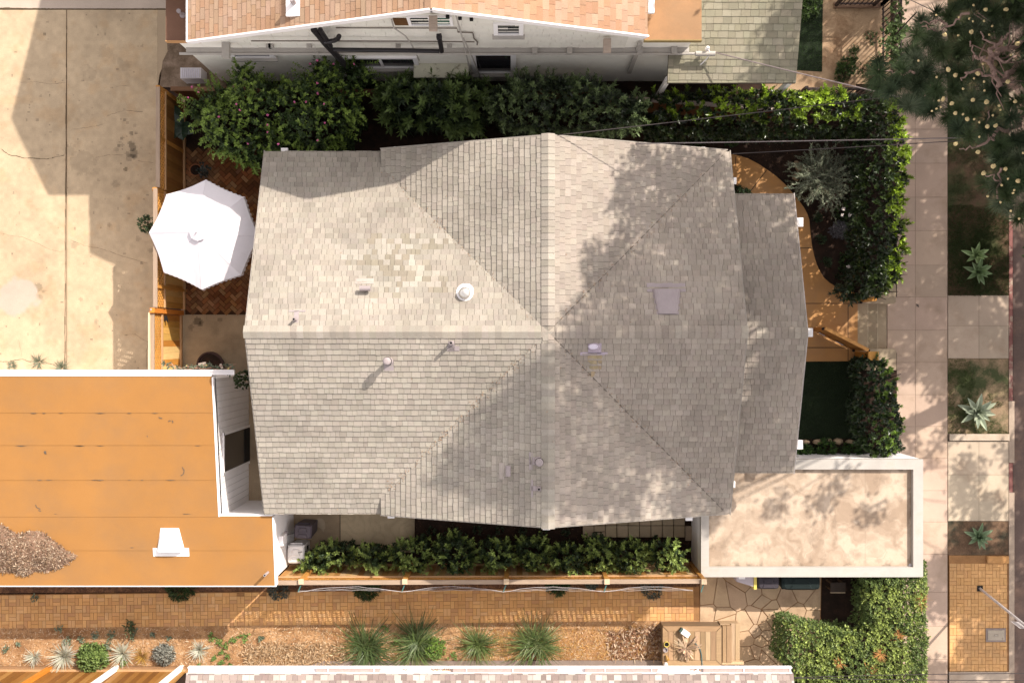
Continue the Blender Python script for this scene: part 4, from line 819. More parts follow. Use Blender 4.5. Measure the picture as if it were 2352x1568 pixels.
(xa, zb), (xb, za) = wz(1, 1905, 615), wz(1, 2275, 445); window(xa, xb, zb, za, 1, .12, True)
(xa, zb), (xb, za) = wz(0, 1985, 480), wz(1, 170, 415); window(xa, xb, zb, za, 1, .10, True)
(xa, zb), (xb, za) = wz(1, 1428, 600), wz(1, 1860, 535); b = MB(); b.box(xa, xb, NY - .30, NY - .002, zb - .25, za - .12); b.box(xa - .02, xb + .02, NY - .33, NY - .002, za - .12, za - .07); b.build('wall_cabinet', mat('cab', (.55, .53, .42), .85, .12, 3, .12, 50, tint=(.25, .22, .16), tscale=5, tlo=.58, thi=.68), nb)
def wp(pts, c=1, off=.07):
    out = []
    for p in pts: X, Y = zz(c, 0, *p); k = (NY - off) / ((784 - Y) * S0); out.append(((X - 1176) * S0 * k, NY - off, 26 * (1 - k)))
    return out
def pipe_run(name, m, pts, r, off): P = MB(); P.tube(wp(pts, off=off), r, 10); return P.build(name, m, nb)
pipe_run('waste_pipe', 'black_pipe', [(545, 255), (585, 300), (640, 370), (720, 455), (790, 530), (870, 650)], .065, .20)
pipe_run('waste_pipe', 'black_pipe', [(600, 255), (640, 320), (690, 395)], .05, .22); pipe_run('waste_pipe', 'black_pipe', [(640, 360), (715, 350), (750, 335), (762, 310)], .05, .24)
pipe_run('waste_pipe', 'black_pipe', [(700, 425), (1300, 432), (1620, 440)], .045, .20); pipe_run('waste_pipe', 'black_pipe', [(1640, 440), (1630, 380), (1618, 320)], .05, .20); pipe_run('waste_pipe', 'black_pipe', [(1600, 318), (1636, 316)], .07, .16)
mat('gp', (.16, .13, .11), .6)
pipe_run('gas_pipe', 'gp', [(735, 240), (1770, 243), (1778, 276), (1905, 282), (1915, 330), (1945, 360), (1942, 385)], .014, .05); pipe_run('gas_pipe', 'gp', [(10, 352), (700, 352), (1400, 355), (1920, 360)], .014, .12)
for pts in ([(1210, 170), (1230, 240), (1330, 310), (1380, 380), (1430, 480), (1445, 515)], [(1760, 130), (1820, 340), (1870, 560), (1890, 640)], [(1825, 330), (1900, 490), (1970, 660)], [(560, 420), (600, 480), (660, 560)]): pipe_run('cable_conduit', 'old_white', pts, .016, .13)
P = MB(); a, b_ = wz(2, 1200, 345), wz(2, 1105, 600); P.bar((a[0], NY - .06, a[1]), (b_[0], NY - .06, b_[1]), .09, .06, (0, 1, 0)); P.build('downpipe', 'old_white', nb)
for X, Y in [(1690, 125), (1795, 138), (1893, 148)]: a = wz(1, X, Y); P = MB(); P.box(a[0] - .035, a[0] + .035, NY - .06, NY - .002, a[1] - .08, a[1] + .03); P.build('wall_lamp', 'dark', nb)
# shingled porch roof of the neighbour
GP = [(.265, .245, .18), (.28, .255, .19), (.24, .222, .165), (.295, .27, .205)]
gpf = lambda x, y: 2.55 + .33 * (y - 5.73); r = MB(); r.prism([(3.445, 5.73), (6.29, 5.73), (6.29, 8.2), (3.445, 8.2)], lambda x, y: gpf(x, y) - .1, gpf); pr = r.build('porch_roof', 'shingle_under', nb); s = MB()
shingles(s, (0, 8.2, gpf(0, 8.2)), (1, 0), (0, -1), .33, 2.47, lambda d: 3.445, lambda d: 6.29, .142, (.13, .24), GP, .06, thick=.014); s.build('shingles', 'shingle', pr)
w = MB(); w.box(3.9, 6.0, 6.75, 12, -.05, 2.75); w.build('wall', 'siding', nb)
for x in (3.47, 6.24): b = MB(); b.box(x - .05, x + .05, 5.78, 5.88, -.05, 2.5); b.build('porch_post', 'white_paint', nb)
# air conditioner by the wall
ac = thing('air_conditioner', 'white slatted air conditioner beside the neighbour wall and pink flowering shrub', 'air conditioner', tuple(G(452, 178)))
p = G(452, 180); b = MB(); b.box(p.x - .25, p.x + .25, p.y - .13, p.y + .13, -.04, .5); b.build('body', mat('acgrey', (.5, .47, .48), .6), ac); b = MB()
for i in range(9): b.box(p.x - .22 + i * .05, p.x - .20 + i * .05, p.y - .11, p.y + .11, .5, .512)
b.build('grille', mat('lav', (.55, .52, .6), .5), ac)
# ================================================================ south neighbour
sn = thing('neighbor_house', 'south neighbour house edge with mottled mauve shingle roof and white gutter', 'house', (0, -10, 0))
sf = lambda x, y: 2.8 + .35 * (-7.27 - y); r = MB(); slope_prism(r, [(-7.14, -13), (6.17, -13), (6.17, -7.27), (-7.14, -7.27)], sf); sr = r.build('roof', 'shingle_under', sn); s = MB()
shingles(s, (0, -8.6, sf(0, -8.6)), (1, 0), (0, 1), .35, 1.33, lambda d: -7.14, lambda d: 6.17, .108, (.10, .18), [(.275, .215, .195), (.235, .18, .165), (.38, .34, .31), (.30, .24, .215), (.21, .165, .15), (.42, .385, .355), (.285, .23, .205)], .06); s.build('shingles', 'shingle', sr)
w = MB(); w.box(-6.7, 5.8, -12.9, -8.2, -.05, 2.7); w.build('wall', 'siding', sn)
gt = MB(); gt.box(-7.12, 6.15, -7.27, -7.15, 2.66, 2.68); gt.box(-7.12, 6.15, -7.16, -7.143, 2.66, 2.79); gt.box(-7.12, 6.15, -7.275, -7.262, 2.66, 2.80)
for i in range(14): x = -7.1 + i * 1.015; gt.box(x, x + .02, -7.262, -7.16, 2.775, 2.785)
go = gt.build('gutter', 'white_paint', sn)
mb = MB(); n = 2600; x = rng.uniform(-7, 6.1, n); k = fbm(x * .8, x * 0, 3) > .5; x = x[k]; mb.leaves(np.stack([x, rng.uniform(-7.25, -7.17, len(x)), rng.uniform(2.69, 2.74, len(x))], -1), rng.standard_normal((len(x), 3)) * [1, .6, .2], rng.standard_normal((len(x), 3)) * .4 + [0, 0, 1], rng.uniform(.03, .07, len(x)), .01, np.array([(.40, .2, .06), (.25, .11, .04), (.5, .3, .12)])[rng.integers(0, 3, len(x))])
o = mb.build('leaf_litter', 'straw_bit', go); o['kind'] = 'stuff'
gg = MB()
for xa, xb in [(-4.3, -2.9), (-1.3, 1.0), (1.6, 3.2), (4.2, 6.1)]: gg.box(xa, xb, -7.262, -7.162, 2.755, 2.765)
gg.build('gutter_guard', mat('guard', (.40, .30, .28), .6, .15, 20), go)
b = MB(); b.prism(P2([(735, 1517), (1522, 1515), (1522, 1534), (700, 1534)]), -.05, .03); struct(b.build('edging_strip', mat('edge', (.20, .155, .135), .9, .15, 2, .1, 50, .2)))

# ================================================================ fences
WOODS = [(.50, .245, .055), (.42, .19, .04), (.56, .30, .085), (.36, .155, .032), (.60, .36, .13)]
def lattice(mb, p, d, L, z0, z1, nrm, pitch=.085, w=.034, col=(.52, .25, .06)):
    h = z1 - z0
    for sg in (1, -1):
        c = -h
        while c < L + h:
            a0, a1 = (max(0, -c), min(h, L - c)) if sg == 1 else (max(0, c - L), min(h, c))
            if a1 > a0 + .01:
                s0, s1 = (c + a0, c + a1) if sg == 1 else (c - a0, c - a1)
                P0 = p + d * s0 + Vector((0, 0, z0 + a0)) + nrm * (.006 * sg); P1 = p + d * s1 + Vector((0, 0, z0 + a1)) + nrm * (.006 * sg)
                mb.bar(P0, P1, .010, w, d.cross(nrm) if False else (d * (-sg) + Vector((0, 0, 1))), jit(col, .12))
            c += pitch * 1.414
def board_fence(t, p, q, zb, zl, zt, nrm, bw=.14, cap=.09, rail_side=1, pal=WOODS, mw='wood', lat=True):
    p = Vector(p); q = Vector(q); d = (q - p); L = d.length; d.normalize(); nrm = Vector(nrm); b = MB(); s = 0
    while s < L - .01:
        e = min(s + bw * random.uniform(.93, 1.05), L); a = p + d * (s + .002); c = p + d * (e - .002); t_ = .011 + random.uniform(0, .003); b.hexa([tuple(v + Vector((0, 0, zb))) for v in (a - nrm * t_, c - nrm * t_, c + nrm * t_, a + nrm * t_)], [tuple(v + Vector((0, 0, zl))) for v in (a - nrm * t_, c - nrm * t_, c + nrm * t_, a + nrm * t_)], jit(random.choice(pal), .12)); s = e
    b.build('boards', mw, t)
    if lat: l = MB(); lattice(l, p, d, L, zl, zt - .03, nrm); l.build('lattice', mw, t)
    cc = (.48, .29, .15); rm = 'wood_y' if abs(d.y) > .5 else 'wood_x'
    one('cap_rail', rm, t, p + Vector((0, 0, zt)), q + Vector((0, 0, zt)), cap, .04, col=(.33, .24, .175)); one('rail', rm, t, p + nrm * .03 + Vector((0, 0, zl)), q + nrm * .03 + Vector((0, 0, zl)), .03, .06, col=cc); one('rail', rm, t, p + nrm * .035 + Vector((0, 0, zb + .05)), q + nrm * .035 + Vector((0, 0, zb + .05)), .045, .09, col=cc)
def post(t, x, y, z0, z1, w=.09, col=(.48, .22, .05), name='post', m='wood'): b = MB(); b.box(x - w / 2, x + w / 2, y - w / 2, y + w / 2, z0, z1, col); b.build(name, m, t)
FX = -8.05
def ty(v, z=1.0): return G(0, v, z).y
dk = [(.30, .135, .03), (.24, .10, .022), (.36, .18, .05)]
lf = thing('lattice_fence', 'lower stretch of cedar board fence with lattice top between driveway and patio', 'fence', (FX, 4.4, 0))
board_fence(lf, (FX, ty(201, 1.9), 0), (FX, ty(431, 1.9), 0), .06, 1.5, 1.94, (1, 0, 0), pal=[(.30, .145, .04), (.25, .115, .03), (.36, .19, .06), (.22, .095, .025)]); post(lf, FX - .02, ty(203, 1.8), -.05, 1.9); post(lf, FX - .02, ty(318, 1.8), -.05, 1.88)  # boards darker than other stretches: the shade here is put into their colour
lf = thing('lattice_fence', 'taller stretch of cedar fence with lattice top behind the white parasol', 'fence', (FX, 2.2, 0))
board_fence(lf, (FX, ty(433, 2.1), 0), (FX, ty(705, 2.1), 0), .06, 1.55, 2.12, (1, 0, 0)); post(lf, FX + .02, ty(658, 2.0), -.05, 2.1, .07); post(lf, FX - .03, ty(436, 2.0), -.05, 2.1)
gtt = thing('lattice_gate', 'sunlit cedar gate with lattice top and black latch beside the garage', 'gate', (-8.13, 0, 0))
board_fence(gtt, (-8.13, ty(720, 2.0), 0), (-8.13, ty(857, 2.0), 0), .06, 1.5, 2.08, (1, 0, 0), .155, pal=[(.60, .30, .06), (.52, .235, .045), (.66, .37, .10), (.46, .19, .035), (.64, .42, .17)]); post(gtt, -8.11, ty(713, 2.0), -.05, 2.16, .11, (.56, .19, .03))
b = MB(); b.box(-8.20, -8.17, ty(857, 2.0), ty(718, 2.0), .06, 2.16, (.72, .55, .36)); b.build('jamb_board', 'wood_y', gtt)
q = Z(0, 1, 1400, 1305, 1.35); b = MB(); b.box(-8.11, -8.07, q.y - .07, q.y + .05, 1.30, 1.34); b.bar((-8.07, q.y + .05, 1.3), (-8.04, q.y - .1, 1.3), .02, .05); b.build('latch', 'dark', gtt)
q = Z(0, 1, 1290, 1236, 2.16); b = MB(); b.lathe((q.x, q.y, 2.1), [(.025, 0), (.03, .05), (.01, .08)], 12); b.build('post_cap', 'metal', gtt)
# south fence with string wires
sfc = thing('lattice_fence', 'cedar board and lattice fence behind the row of leafy shrubs by the brick path', 'fence', (-.5, -5.47, 0))
xa, xb = G(628, 1335, 1.85).x, G(1620, 1333, 1.85).x; board_fence(sfc, (xa, -5.50, 0), (xb, -5.465, 0), .06, 1.40, 1.85, (0, 1, 0), .14, .10, pal=[(.46, .25, .09), (.52, .32, .14), (.38, .19, .06), (.56, .38, .2)])
PXS = [692, 930, 1163, 1394, 1617]
for X in PXS: x = G(X, 1334, 1.9).x; post(sfc, x, -5.46, -.05, 1.91, .10, (.50, .24, .06)); c_ = MB(); c_.box(x - .06, x + .06, -5.52, -5.40, 1.91, 1.935, (.56, .42, .28)); c_.build('post_cap', 'wood', sfc)
st = thing('string_wire', 'white outdoor string wires looped along the south fence on green brackets', 'wire', (-.5, -5.7, 1.9))
mat('teal', (.03, .11, .10), .5); tips = []
for X in PXS: x = G(X, 1334, 1.9).x; one('bracket', 'teal', st, (x - .0, -5.52, 1.86), (x - .07, -5.70, 1.92), .022, .022); tips.append((x - .07, -5.69, 1.93))
for k in range(3):
    w = MB(); P = []
    for a, b_ in zip(tips[:-1], tips[1:]):
        for i in range(12):
            t = i / 12; P.append((lerp(a[0], b_[0], t), lerp(a[1], b_[1], t) + (.09 - .05 * k) * math.sin(math.pi * t) * (1 if k < 2 else .1) + random.uniform(-.012, .012), lerp(a[2], b_[2], t) - .10 * math.sin(math.pi * t) - .03 * k))
    w.tube(P, .0038, 5); w.build('wire', mat('pinkwire', (.55, .50, .50), .5) if k == 0 else mat('dullwire', (.40, .37, .37), .5) if k == 1 else 'dullwire', st)
# fence at the lower left
bl = thing('board_fence', 'dark stained board fence at the bottom with two white posts and an orange post', 'fence', (-11, -8.05, 0))
board_fence(bl, (-13.5, -8.07, 0), (G(430, 1534).x, -8.07, 0), .06, 1.8, 1.83, (0, 1, 0), .15, .05, pal=[(.27, .125, .03), (.20, .085, .02), (.33, .17, .05)], lat=False)
b = MB(); b.box(-13.5, G(430, 1534).x, -8.02, -7.965, -.03, .06, (.26, .15, .08)); b.build('kick_board', 'wood_x', bl)
for X, c in [(118, (.55, .21, .03)), (270, None), (418, None)]:
    p = G(X, 1531); b = MB(); b.bar((p.x, -8.0, -.03), (p.x - .12, -8.0, 1.95), .10, .10, (0, 1, 0), c or (.8, .77, .74)); b.build('post', 'wood' if c else 'white_paint', bl)
# boundary fence behind the hedge
bf = thing('boundary_fence', 'low brown board fence behind the hedge below the neighbour wall', 'fence', (0, 6.0, 0))
for xa, xb, ya, yb, zt in [(-8.0, -5.2, 5.92, 5.90, 1.2), (-5.2, 2.2, 5.98, 5.98, .7), (2.2, 6.25, 5.72, 5.42, 1.25)]:
    b = MB(); b.bar((xa, ya, zt / 2), (xb, yb, zt / 2), .03, zt, col=(.12, .05, .02)); b.build('boards', 'wood_x', bf); b = MB(); b.bar((xa, ya, zt), (xb, yb, zt), .10, .035, col=(.50, .40, .36) if xa > 2 else (.16, .08, .04)); b.build('rail', 'wood_x', bf)
# iron fence of the north neighbour
ir = thing('iron_fence', 'black iron railing fence around the neighbour dirt yard with trailing vine', 'fence', (9.2, 8, 0))
def iron(p, q, z0, z1, sp, base=None):
    b = MB(); p = Vector(p); q = Vector(q); L = (q - p).length; n = int(L / sp)
    for z in (z0 + .10, z1 - .12, z1): b.bar(p + Vector((0, 0, z)), q + Vector((0, 0, z)), .035, .03)
    for i in range(n + 1): a = p.lerp(q, i / n); b.bar(a + Vector((0, 0, z0)), a + Vector((0, 0, z1)), .018, .018)
    b.build('railing', 'iron', ir)
    for a in (p, q): c_ = MB(); c_.box(a.x - .035, a.x + .035, a.y - .035, a.y + .035, z0, z1 + .08); c_.build('post', 'iron', ir)
ex = G(2027, 0, .1).x; iron((ex, 5.98, 0), (ex, 8.25, 0), .05, 1.35, .115); iron((6.95, 5.98, 0), (ex, 5.98, 0), .05, 1.0, .115); iron((ex, 8.25, 0), (ex, 14, 0), .05, 1.35, .115); iron((7.95, 8.25, 0), (ex - .2, 8.25, 0), .05, 1.1, .115)
b = MB(); b.box(7.9, ex, 8.18, 8.32, -.05, .06, (.2, .12, .08)); b.build('kerb_board', 'wood_x', ir)
b = MB(); a = Z(3, 0, 1250, 300, 1.5); c_ = Z(3, 0, 1434, 105, 2.4); b.tube([(9.1, 6.9, 1.3), a, c_], .018, 6); b.build('stay_rod', 'iron', ir)

# ================================================================ parasol
pc = Vector((-6.935, 2.40, 0)); ps = thing('parasol', 'white octagonal parasol with scalloped valance over the brick patio', 'parasol', tuple(pc))
RD, ZE, ZP = 1.235, 2.2, 2.66; cm = MB(); va = []; off = R(-2)
for i in range(8): va.append(off + i * math.pi / 4 + math.pi / 2)
def cpt(i, t, s):                                     # t 0 centre..1 rim, s across the panel
    a, b = va[i], va[(i + 1) % 8]; A = Vector((math.cos(a), math.sin(a), 0)); Bv = Vector((math.cos(b), math.sin(b), 0)); r_ = A.lerp(Bv, s) * RD * t
    sag = .004 * math.sin(i * 2.1 + s * 14 + t * 9) * t + .022 * math.sin(math.pi * s) * t; r_ *= 1 - .022 * math.sin(math.pi * s) * t
    return pc + r_ + Vector((0, 0, ZP - (ZP - ZE) * t ** 1.08 - sag))
for i in range(8):
    for k in range(6):
        for s in range(6):
            t0, t1 = .10 + .9 * k / 6, .10 + .9 * (k + 1) / 6; cm.face([cpt(i, t0, s / 6), cpt(i, t1, s / 6), cpt(i, t1, (s + 1) / 6), cpt(i, t0, (s + 1) / 6)])
can = cm.build('canopy', 'canvas', ps)
vl = MB()
for i in range(8):
    n = 45
    for k in range(n):
        s0, s1 = k / n, (k + 1) / n; a = cpt(i, 1, s0); b = cpt(i, 1, s1); drop = lambda s: .095 + .03 * abs(math.sin(s * math.pi * 9)); w_ = lambda s: .012 * math.sin(s * math.pi * 18); out = (a - pc); out.z = 0; out.normalize()
        vl.face([a, b, b + out * (w_(s1) + .015) - Vector((0, 0, drop(s1))), a + out * (w_(s0) + .015) - Vector((0, 0, drop(s0)))])
vl.build('valance', 'canvas', can)
sm = MB()
for i in range(8): pts = [cpt(i, .1 + .9 * k / 6, 0) + Vector((0, 0, .004)) for k in range(7)]; sm.tube(pts, .004, 5)
sm.build('seam', 'canvas', can)
vc = MB()
for i in range(8):
    a, b = va[i], va[(i + 1) % 8]; A = pc + Vector((math.cos(a), math.sin(a), 0)) * .19 + Vector((0, 0, ZP + .0)); Bv = pc + Vector((math.cos(b), math.sin(b), 0)) * .19 + Vector((0, 0, ZP + .0)); vc.face([A, Bv, pc + Vector((0, 0, ZP + .085))])
    vc.face([A, Bv, Bv - Vector((0, 0, .03)), A - Vector((0, 0, .03))])
vc.build('vent_cap', 'canvas', can); b = MB(); b.lathe((pc.x, pc.y, ZP + .07), [(.012, 0), (.02, .03), (.008, .06)], 10); b.build('finial', 'metal', can)
b = MB(); b.tube([(pc.x, pc.y, .05), (pc.x, pc.y, ZP + .05)], .022, 12); b.build('pole', 'white_paint', ps); b = MB(); b.lathe((pc.x, pc.y, 0), [(.28, 0), (.28, .05), (.1, .09), (.05, .1), (.05, .3)], 24); b.build('base', 'dark', ps)
rb = MB()
for i in range(8): rb.tube([pc + Vector((0, 0, 2.5)), cpt(i, .99, 0) - Vector((0, 0, .02))], .008, 5)
rb.build('ribs', 'metal', ps)

# ================================================================ front gate
og = thing('garden_gate', 'brown wooden garden gate standing open by the front steps', 'gate', tuple(G(1963, 803)))
a = G(1866, 754.5, 0); b_ = G(1962, 803, 0); a.z = b_.z = 0; d = (b_ - a).normalized(); nr_ = Vector((-d.y, d.x, 0)); GW = [(.30, .135, .035), (.26, .11, .028), (.34, .16, .045)]
bd = MB(); L = (b_ - a).length; s = .08
while s < L - .08: e = min(s + .13, L - .08); p = a + d * s; q = a + d * (e - .004); bd.hexa([tuple(v + Vector((0, 0, .08))) for v in (p - nr_ * .012, q - nr_ * .012, q + nr_ * .012, p + nr_ * .012)], [tuple(v + Vector((0, 0, 1.0))) for v in (p - nr_ * .012, q - nr_ * .012, q + nr_ * .012, p + nr_ * .012)], jit(random.choice(GW), .1)); s = e
bd.build('boards', 'wood', og); fr = MB(); up = Vector((0, 0, 1))
fr.bar(a + up * 1.03, b_ + up * 1.03, .075, .06, col=(.50, .245, .075)); fr.bar(a + up * .12 + nr_ * -.025, b_ + up * .12 + nr_ * -.025, .03, .12, col=(.28, .12, .03)); fr.bar(a + d * .05, a + d * .05 + up * 1.0, .08, .05, tuple(d), (.36, .16, .04)); fr.bar(b_ - d * .05, b_ - d * .05 + up * 1.0, .08, .05, tuple(d), (.36, .16, .04)); fr.build('frame', 'wood_x', og)
pm = MB()
for t0, t1 in [(.12, .26), (.52, .70)]: pm.bar(a.lerp(b_, t0) + up * .17 - nr_ * .043, a.lerp(b_, t1) + up * .17 - nr_ * .043, .006, .09)
pm.build('metal_strip', mat('strip', (.62, .57, .62), .5), og)
p = G(1963.5, 813.5, 0); pb_ = MB(); pb_.box(p.x, p.x + .22, p.y - .12, p.y + .07, -.05, 1.0, (.40, .19, .04)); pb_.build('gate_post', 'wood', og); c_ = MB(); c_.box(p.x - .01, p.x + .23, p.y - .13, p.y + .08, 1.0, 1.03, (.56, .275, .07)); c_.build('post_cap', 'wood', og)
hn = MB()
for (px, py, z) in [(1960, 805, .25), (1968, 820, .08), (1890, 755, .98), (1994, 805, .9)]: q = G(px, py, z); hn.lathe(tuple(q), [(.035, 0), (.035, .03), (.015, .05)], 10)
hn.build('hinge', 'dark', og)
gs = thing('gate_post', 'short dark orange gate post half hidden under the hedge end by the steps', 'post', tuple(G(1965, 692)))
p = G(1962, 690); b = MB(); b.box(p.x, p.x + .30, p.y - .04, p.y + .06, -.05, .75, (.42, .19, .04)); b.build('post', 'wood', gs); b = MB(); b.lathe((p.x + .03, p.y - .06, .4), [(.035, 0), (.035, .04), (.015, .06)], 10); b.build('hinge', 'dark', gs)

# ================================================================ bins, pots and garden things
def bin_(name, label, cx, cy, w, d_, h, m, lid_m, rot=0, parts='wheelie', z0=0):
    t = thing(name, label, 'bin', (cx, cy, z0)); c, s = math.cos(rot), math.sin(rot)
    Q = lambda x, y: (cx + x * c - y * s, cy + x * s + y * c)
    b = MB(); b.hexa([(*Q(x * w * .40, y * d_ * .40), z0) for x, y in ((-1, -1), (1, -1), (1, 1), (-1, 1))], [(*Q(x * w * .48, y * d_ * .48), z0 + h * .93) for x, y in ((-1, -1), (1, -1), (1, 1), (-1, 1))]); b.build('body', m, t)
    l = MB(); ring0 = []; ring1 = []; ring2 = []
    for k in range(24):
        a = 2 * math.pi * k / 24; ca, sa = math.cos(a), math.sin(a); f = lambda v, n: math.copysign(abs(v) ** n, v); x, y = f(ca, .35) * w * .5, f(sa, .35) * d_ * .5; ring0.append((*Q(x, y), z0 + h * .93)); ring1.append((*Q(x, y), z0 + h * .965)); ring2.append((*Q(x * .86, y * .86), z0 + h))
    l.hexa(ring0, ring1); l.hexa(ring1, ring2); lo = l.build('lid', lid_m, t)
    g_ = MB(); g_.hexa([(*Q(x * w, y * d_), z0 + h) for x, y in ((-.26, -.05), (.26, -.05), (.2, .3), (-.2, .3))], [(*Q(x * w, y * d_), z0 + h + .022) for x, y in ((-.22, -.01), (.22, -.01), (.16, .26), (-.16, .26))]); g_.hexa([(*Q(x * w, y * d_), z0 + h) for x, y in ((-.3, -.42), (.3, -.42), (.24, -.16), (-.24, -.16))], [(*Q(x * w, y * d_), z0 + h + .018) for x, y in ((-.27, -.39), (.27, -.39), (.21, -.19), (-.21, -.19))]); g_.build('lid_panel', lid_m, lo)
    b = MB(); p0 = Vector((*Q(-w * .35, d_ * .55), z0 + h * .88)); p1 = Vector((*Q(w * .35, d_ * .55), z0 + h * .88)); b.tube([p0, p1], .018, 8); b.build('handle', m, t); return t
q = G(695, 1221, 1.0); bin_('wheelie_bin', 'black wheelie bin between the garage wing and the white bin', q.x, q.y, .42, .33, 1.0, 'plastic_dark', mat('lid_dark', (.075, .06, .075), .45, .08, 6, spec=.4), R(-4))
q = G(678, 1273, .95); bin_('wheelie_bin', 'white storage bin next to the leafy shrub at the garage corner', q.x + .01, q.y, .40, .44, .95, 'plastic_white', 'plastic_white')
b = MB(); p = G(705, 1257, .45); b.box(p.x + .0, p.x + .02, p.y - .05, p.y + .05, .35, .5); o = b.build('handle_slot', 'dark', bpy.data.objects['wheelie_bin.001'])
q = G(1712, 1332, 1.1); t = thing('storage_box', 'grey storage box with yellow edge against the flat roofed building', 'box', (q.x, -5.72, 0)); x0, x1 = G(1692, 1330, .95).x, G(1731, 1330, .95).x; b = MB(); b.prism([(x0, -5.68), (x1, -5.80), (x1, -5.52), (x0, -5.52)], -.03, .95); b.build('body', 'plastic_grey', t); b = MB(); b.box(x1 + .002, x1 + .07, -5.86, -5.51, -.03, .97); b.build('edge_strip', 'yellow', t); b = MB(); b.box(x0 + .05, x0 + .2, -5.62, -5.54, .95, .954); b.build('label_patch', 'white_paint', t)
x0, x1 = G(1741, 1330, 1.0).x, G(1790, 1330, 1.0).x; bin_('wheelie_bin', 'purple grey bin beside the grey storage box below the parapet', (x0 + x1) / 2, -5.68, x1 - x0, .34, 1.0, 'plastic_purple', 'plastic_purple', 0)
x0, x1 = G(1796, 1330, 1.0).x, G(1884, 1330, 1.0).x; bin_('wheelie_bin', 'dark green bin in shade beside the purple bin below the parapet', (x0 + x1) / 2, -5.69, x1 - x0, .36, 1.0, 'plastic_green', 'plastic_green', 0)
t = thing('wooden_bench', 'small dark bench in the shady corner behind the clipped hedge', 'bench', tuple(G(1925, 1345))); p = G(1925, 1347, .45)
b = MB(); b.box(p.x - .18, p.x + .18, p.y - .12, p.y + .1, .40, .45, (.035, .022, .015)); b.build('seat', 'wood', t); b = MB(); b.box(p.x - .18, p.x + .17, p.y - .15, p.y - .13, .40, .46, (.35, .27, .18)); b.build('rail', 'wood_x', t)
for sx in (-.14, .14):
    for sy in (-.09, .07): b = MB(); b.box(p.x + sx - .02, p.x + sx + .02, p.y + sy - .02, p.y + sy + .02, -.03, .4, (.1, .06, .035)); b.build('leg', 'wood', t)
def potm(name, label, px, py, r, h, m, soil='soil', z=0):
    p = G(px, py, h * .6); t = thing(name, label, 'plant pot', (p.x, p.y, z)); b = MB(); b.lathe((p.x, p.y, z), [(r * .72, 0), (r, h * .9), (r * 1.06, h * .92), (r * 1.06, h), (r * .93, h), (r * .9, h * .85)], 28); b.build('pot', m, t)
    b = MB(); b.lathe((p.x, p.y, z + h * .8), [(r * .93, 0), (r * .93, .02), (r * .5, .04)], 24); b.build('soil', soil, t); return t, p
BP, bpv = potm('plant_pot', 'large round dark planter with a bare climbing plant by the garage', 487.5, 838, .31, .5, 'pot_dark')
tr, trv = potm('plant_pot', 'terracotta pot in the shade below the pink flowering shrub', 452, 392, .14, .3, 'terracotta')
t = thing('plant_pot', 'second small clay pot hidden in patio shade near the fence', 'plant pot', tuple(G(470, 396))); p = G(470, 396); b = MB(); b.lathe((p.x, p.y, 0), [(.09, 0), (.12, .2), (.10, .2), (.1, .17)], 20); b.build('pot', mat('greypot', (.2, .17, .14), .8), t)
# planter deck
dk_ = thing('planter_deck', 'weathered wooden planter deck with mitred border and a side step', 'deck', tuple(G(1605, 1480)))
DZ = .45; P4 = lambda X, Y: Z(2, 3, X, Y, DZ); mb = MB(); wl = [(.34, .225, .13), (.38, .26, .16), (.30, .195, .11), (.41, .29, .185)]
x0, x1, y1, y0 = P4(1392, 0).x, P4(1895, 0).x, P4(0, 1080).y, P4(0, 1418).y; bw = .13
for q in ([(x0, y1), (x1, y1), (x1 - bw, y1 - bw), (x0 + bw, y1 - bw)], [(x0, y0), (x0 + bw, y0 + bw), (x0 + bw, y1 - bw), (x0, y1)], [(x1, y0), (x1, y1), (x1 - bw, y1 - bw), (x1 - bw, y0 + bw)], [(x0, y0), (x1, y0), (x1 - bw, y0 + bw), (x0 + bw, y0 + bw)]):
    c = np.mean(np.array(q), 0); mb.prism([(a + (c[0] - a) * .008, b + (c[1] - b) * .03) for a, b in q], DZ - .03, DZ, jit(random.choice(wl), .08))
mb.build('border', 'wood_x', dk_); mb = MB(); n = 9; xs_ = np.linspace(x0 + bw + .004, x1 - bw - .004, n + 1)
for i in range(n): mb.box(xs_[i] + .004, xs_[i + 1] - .004, y0 + bw + .004, y1 - bw - .004, DZ - .03, DZ - .004, jit(random.choice(wl), .1))
mb.build('planks', 'wood_y', dk_); mb = MB(); zx = lambda X, z: Z(2, 3, X, 0, z).x; zs = DZ - .12; ys0, ys1 = Z(2, 3, 0, 1378, zs).y, Z(2, 3, 0, 1055, zs).y
for X0, X1, dz in [(1896, 1930, .1), (1932, 1975, .1), (1977, 2010, 0), (2012, 2052, 0)]: mb.box(zx(X0, zs) + .003, zx(X1, zs) - .003, ys0 + random.uniform(-.01, .01), ys1 - (.04 if dz else 0), zs - .03, zs + dz, jit(random.choice(wl), .08))
mb.build('step_boards', 'wood_y', dk_); mb = MB(); mb.box(x0 + .01, x1 - .01, y0 + .01, y1 - .01, -.04, DZ - .031, (.16, .11, .07)); mb.box(x1, zx(2050, zs) - .01, ys0 + .02, ys1 - .02, -.04, zs - .031, (.34, .24, .15)); mb.build('frame', 'wood_x', dk_)
mb = MB(); y2 = Z(2, 3, 0, 1440, .35).y; n = 16; xs_ = np.linspace(x0 + .05, zx(2040, .35), n)
for i in range(n - 1): mb.box(xs_[i] + .003, xs_[i + 1] - .003, y2 - .25, y0 - .012, .28, .33, jit(random.choice(wl), .08))
mb.box(x1 + .02, zx(2085, .4), y0 + .02, y0 + .09, .30, .41, (.5, .36, .22)); mb.build('side_boards', 'wood_y', dk_)
t = thing('dried_flowers', 'bunch of dried leaf stalks lying on the planter deck', 'dried plant', tuple(P4(1585, 1290))); mb = MB(); c = P4(1585, 1260)
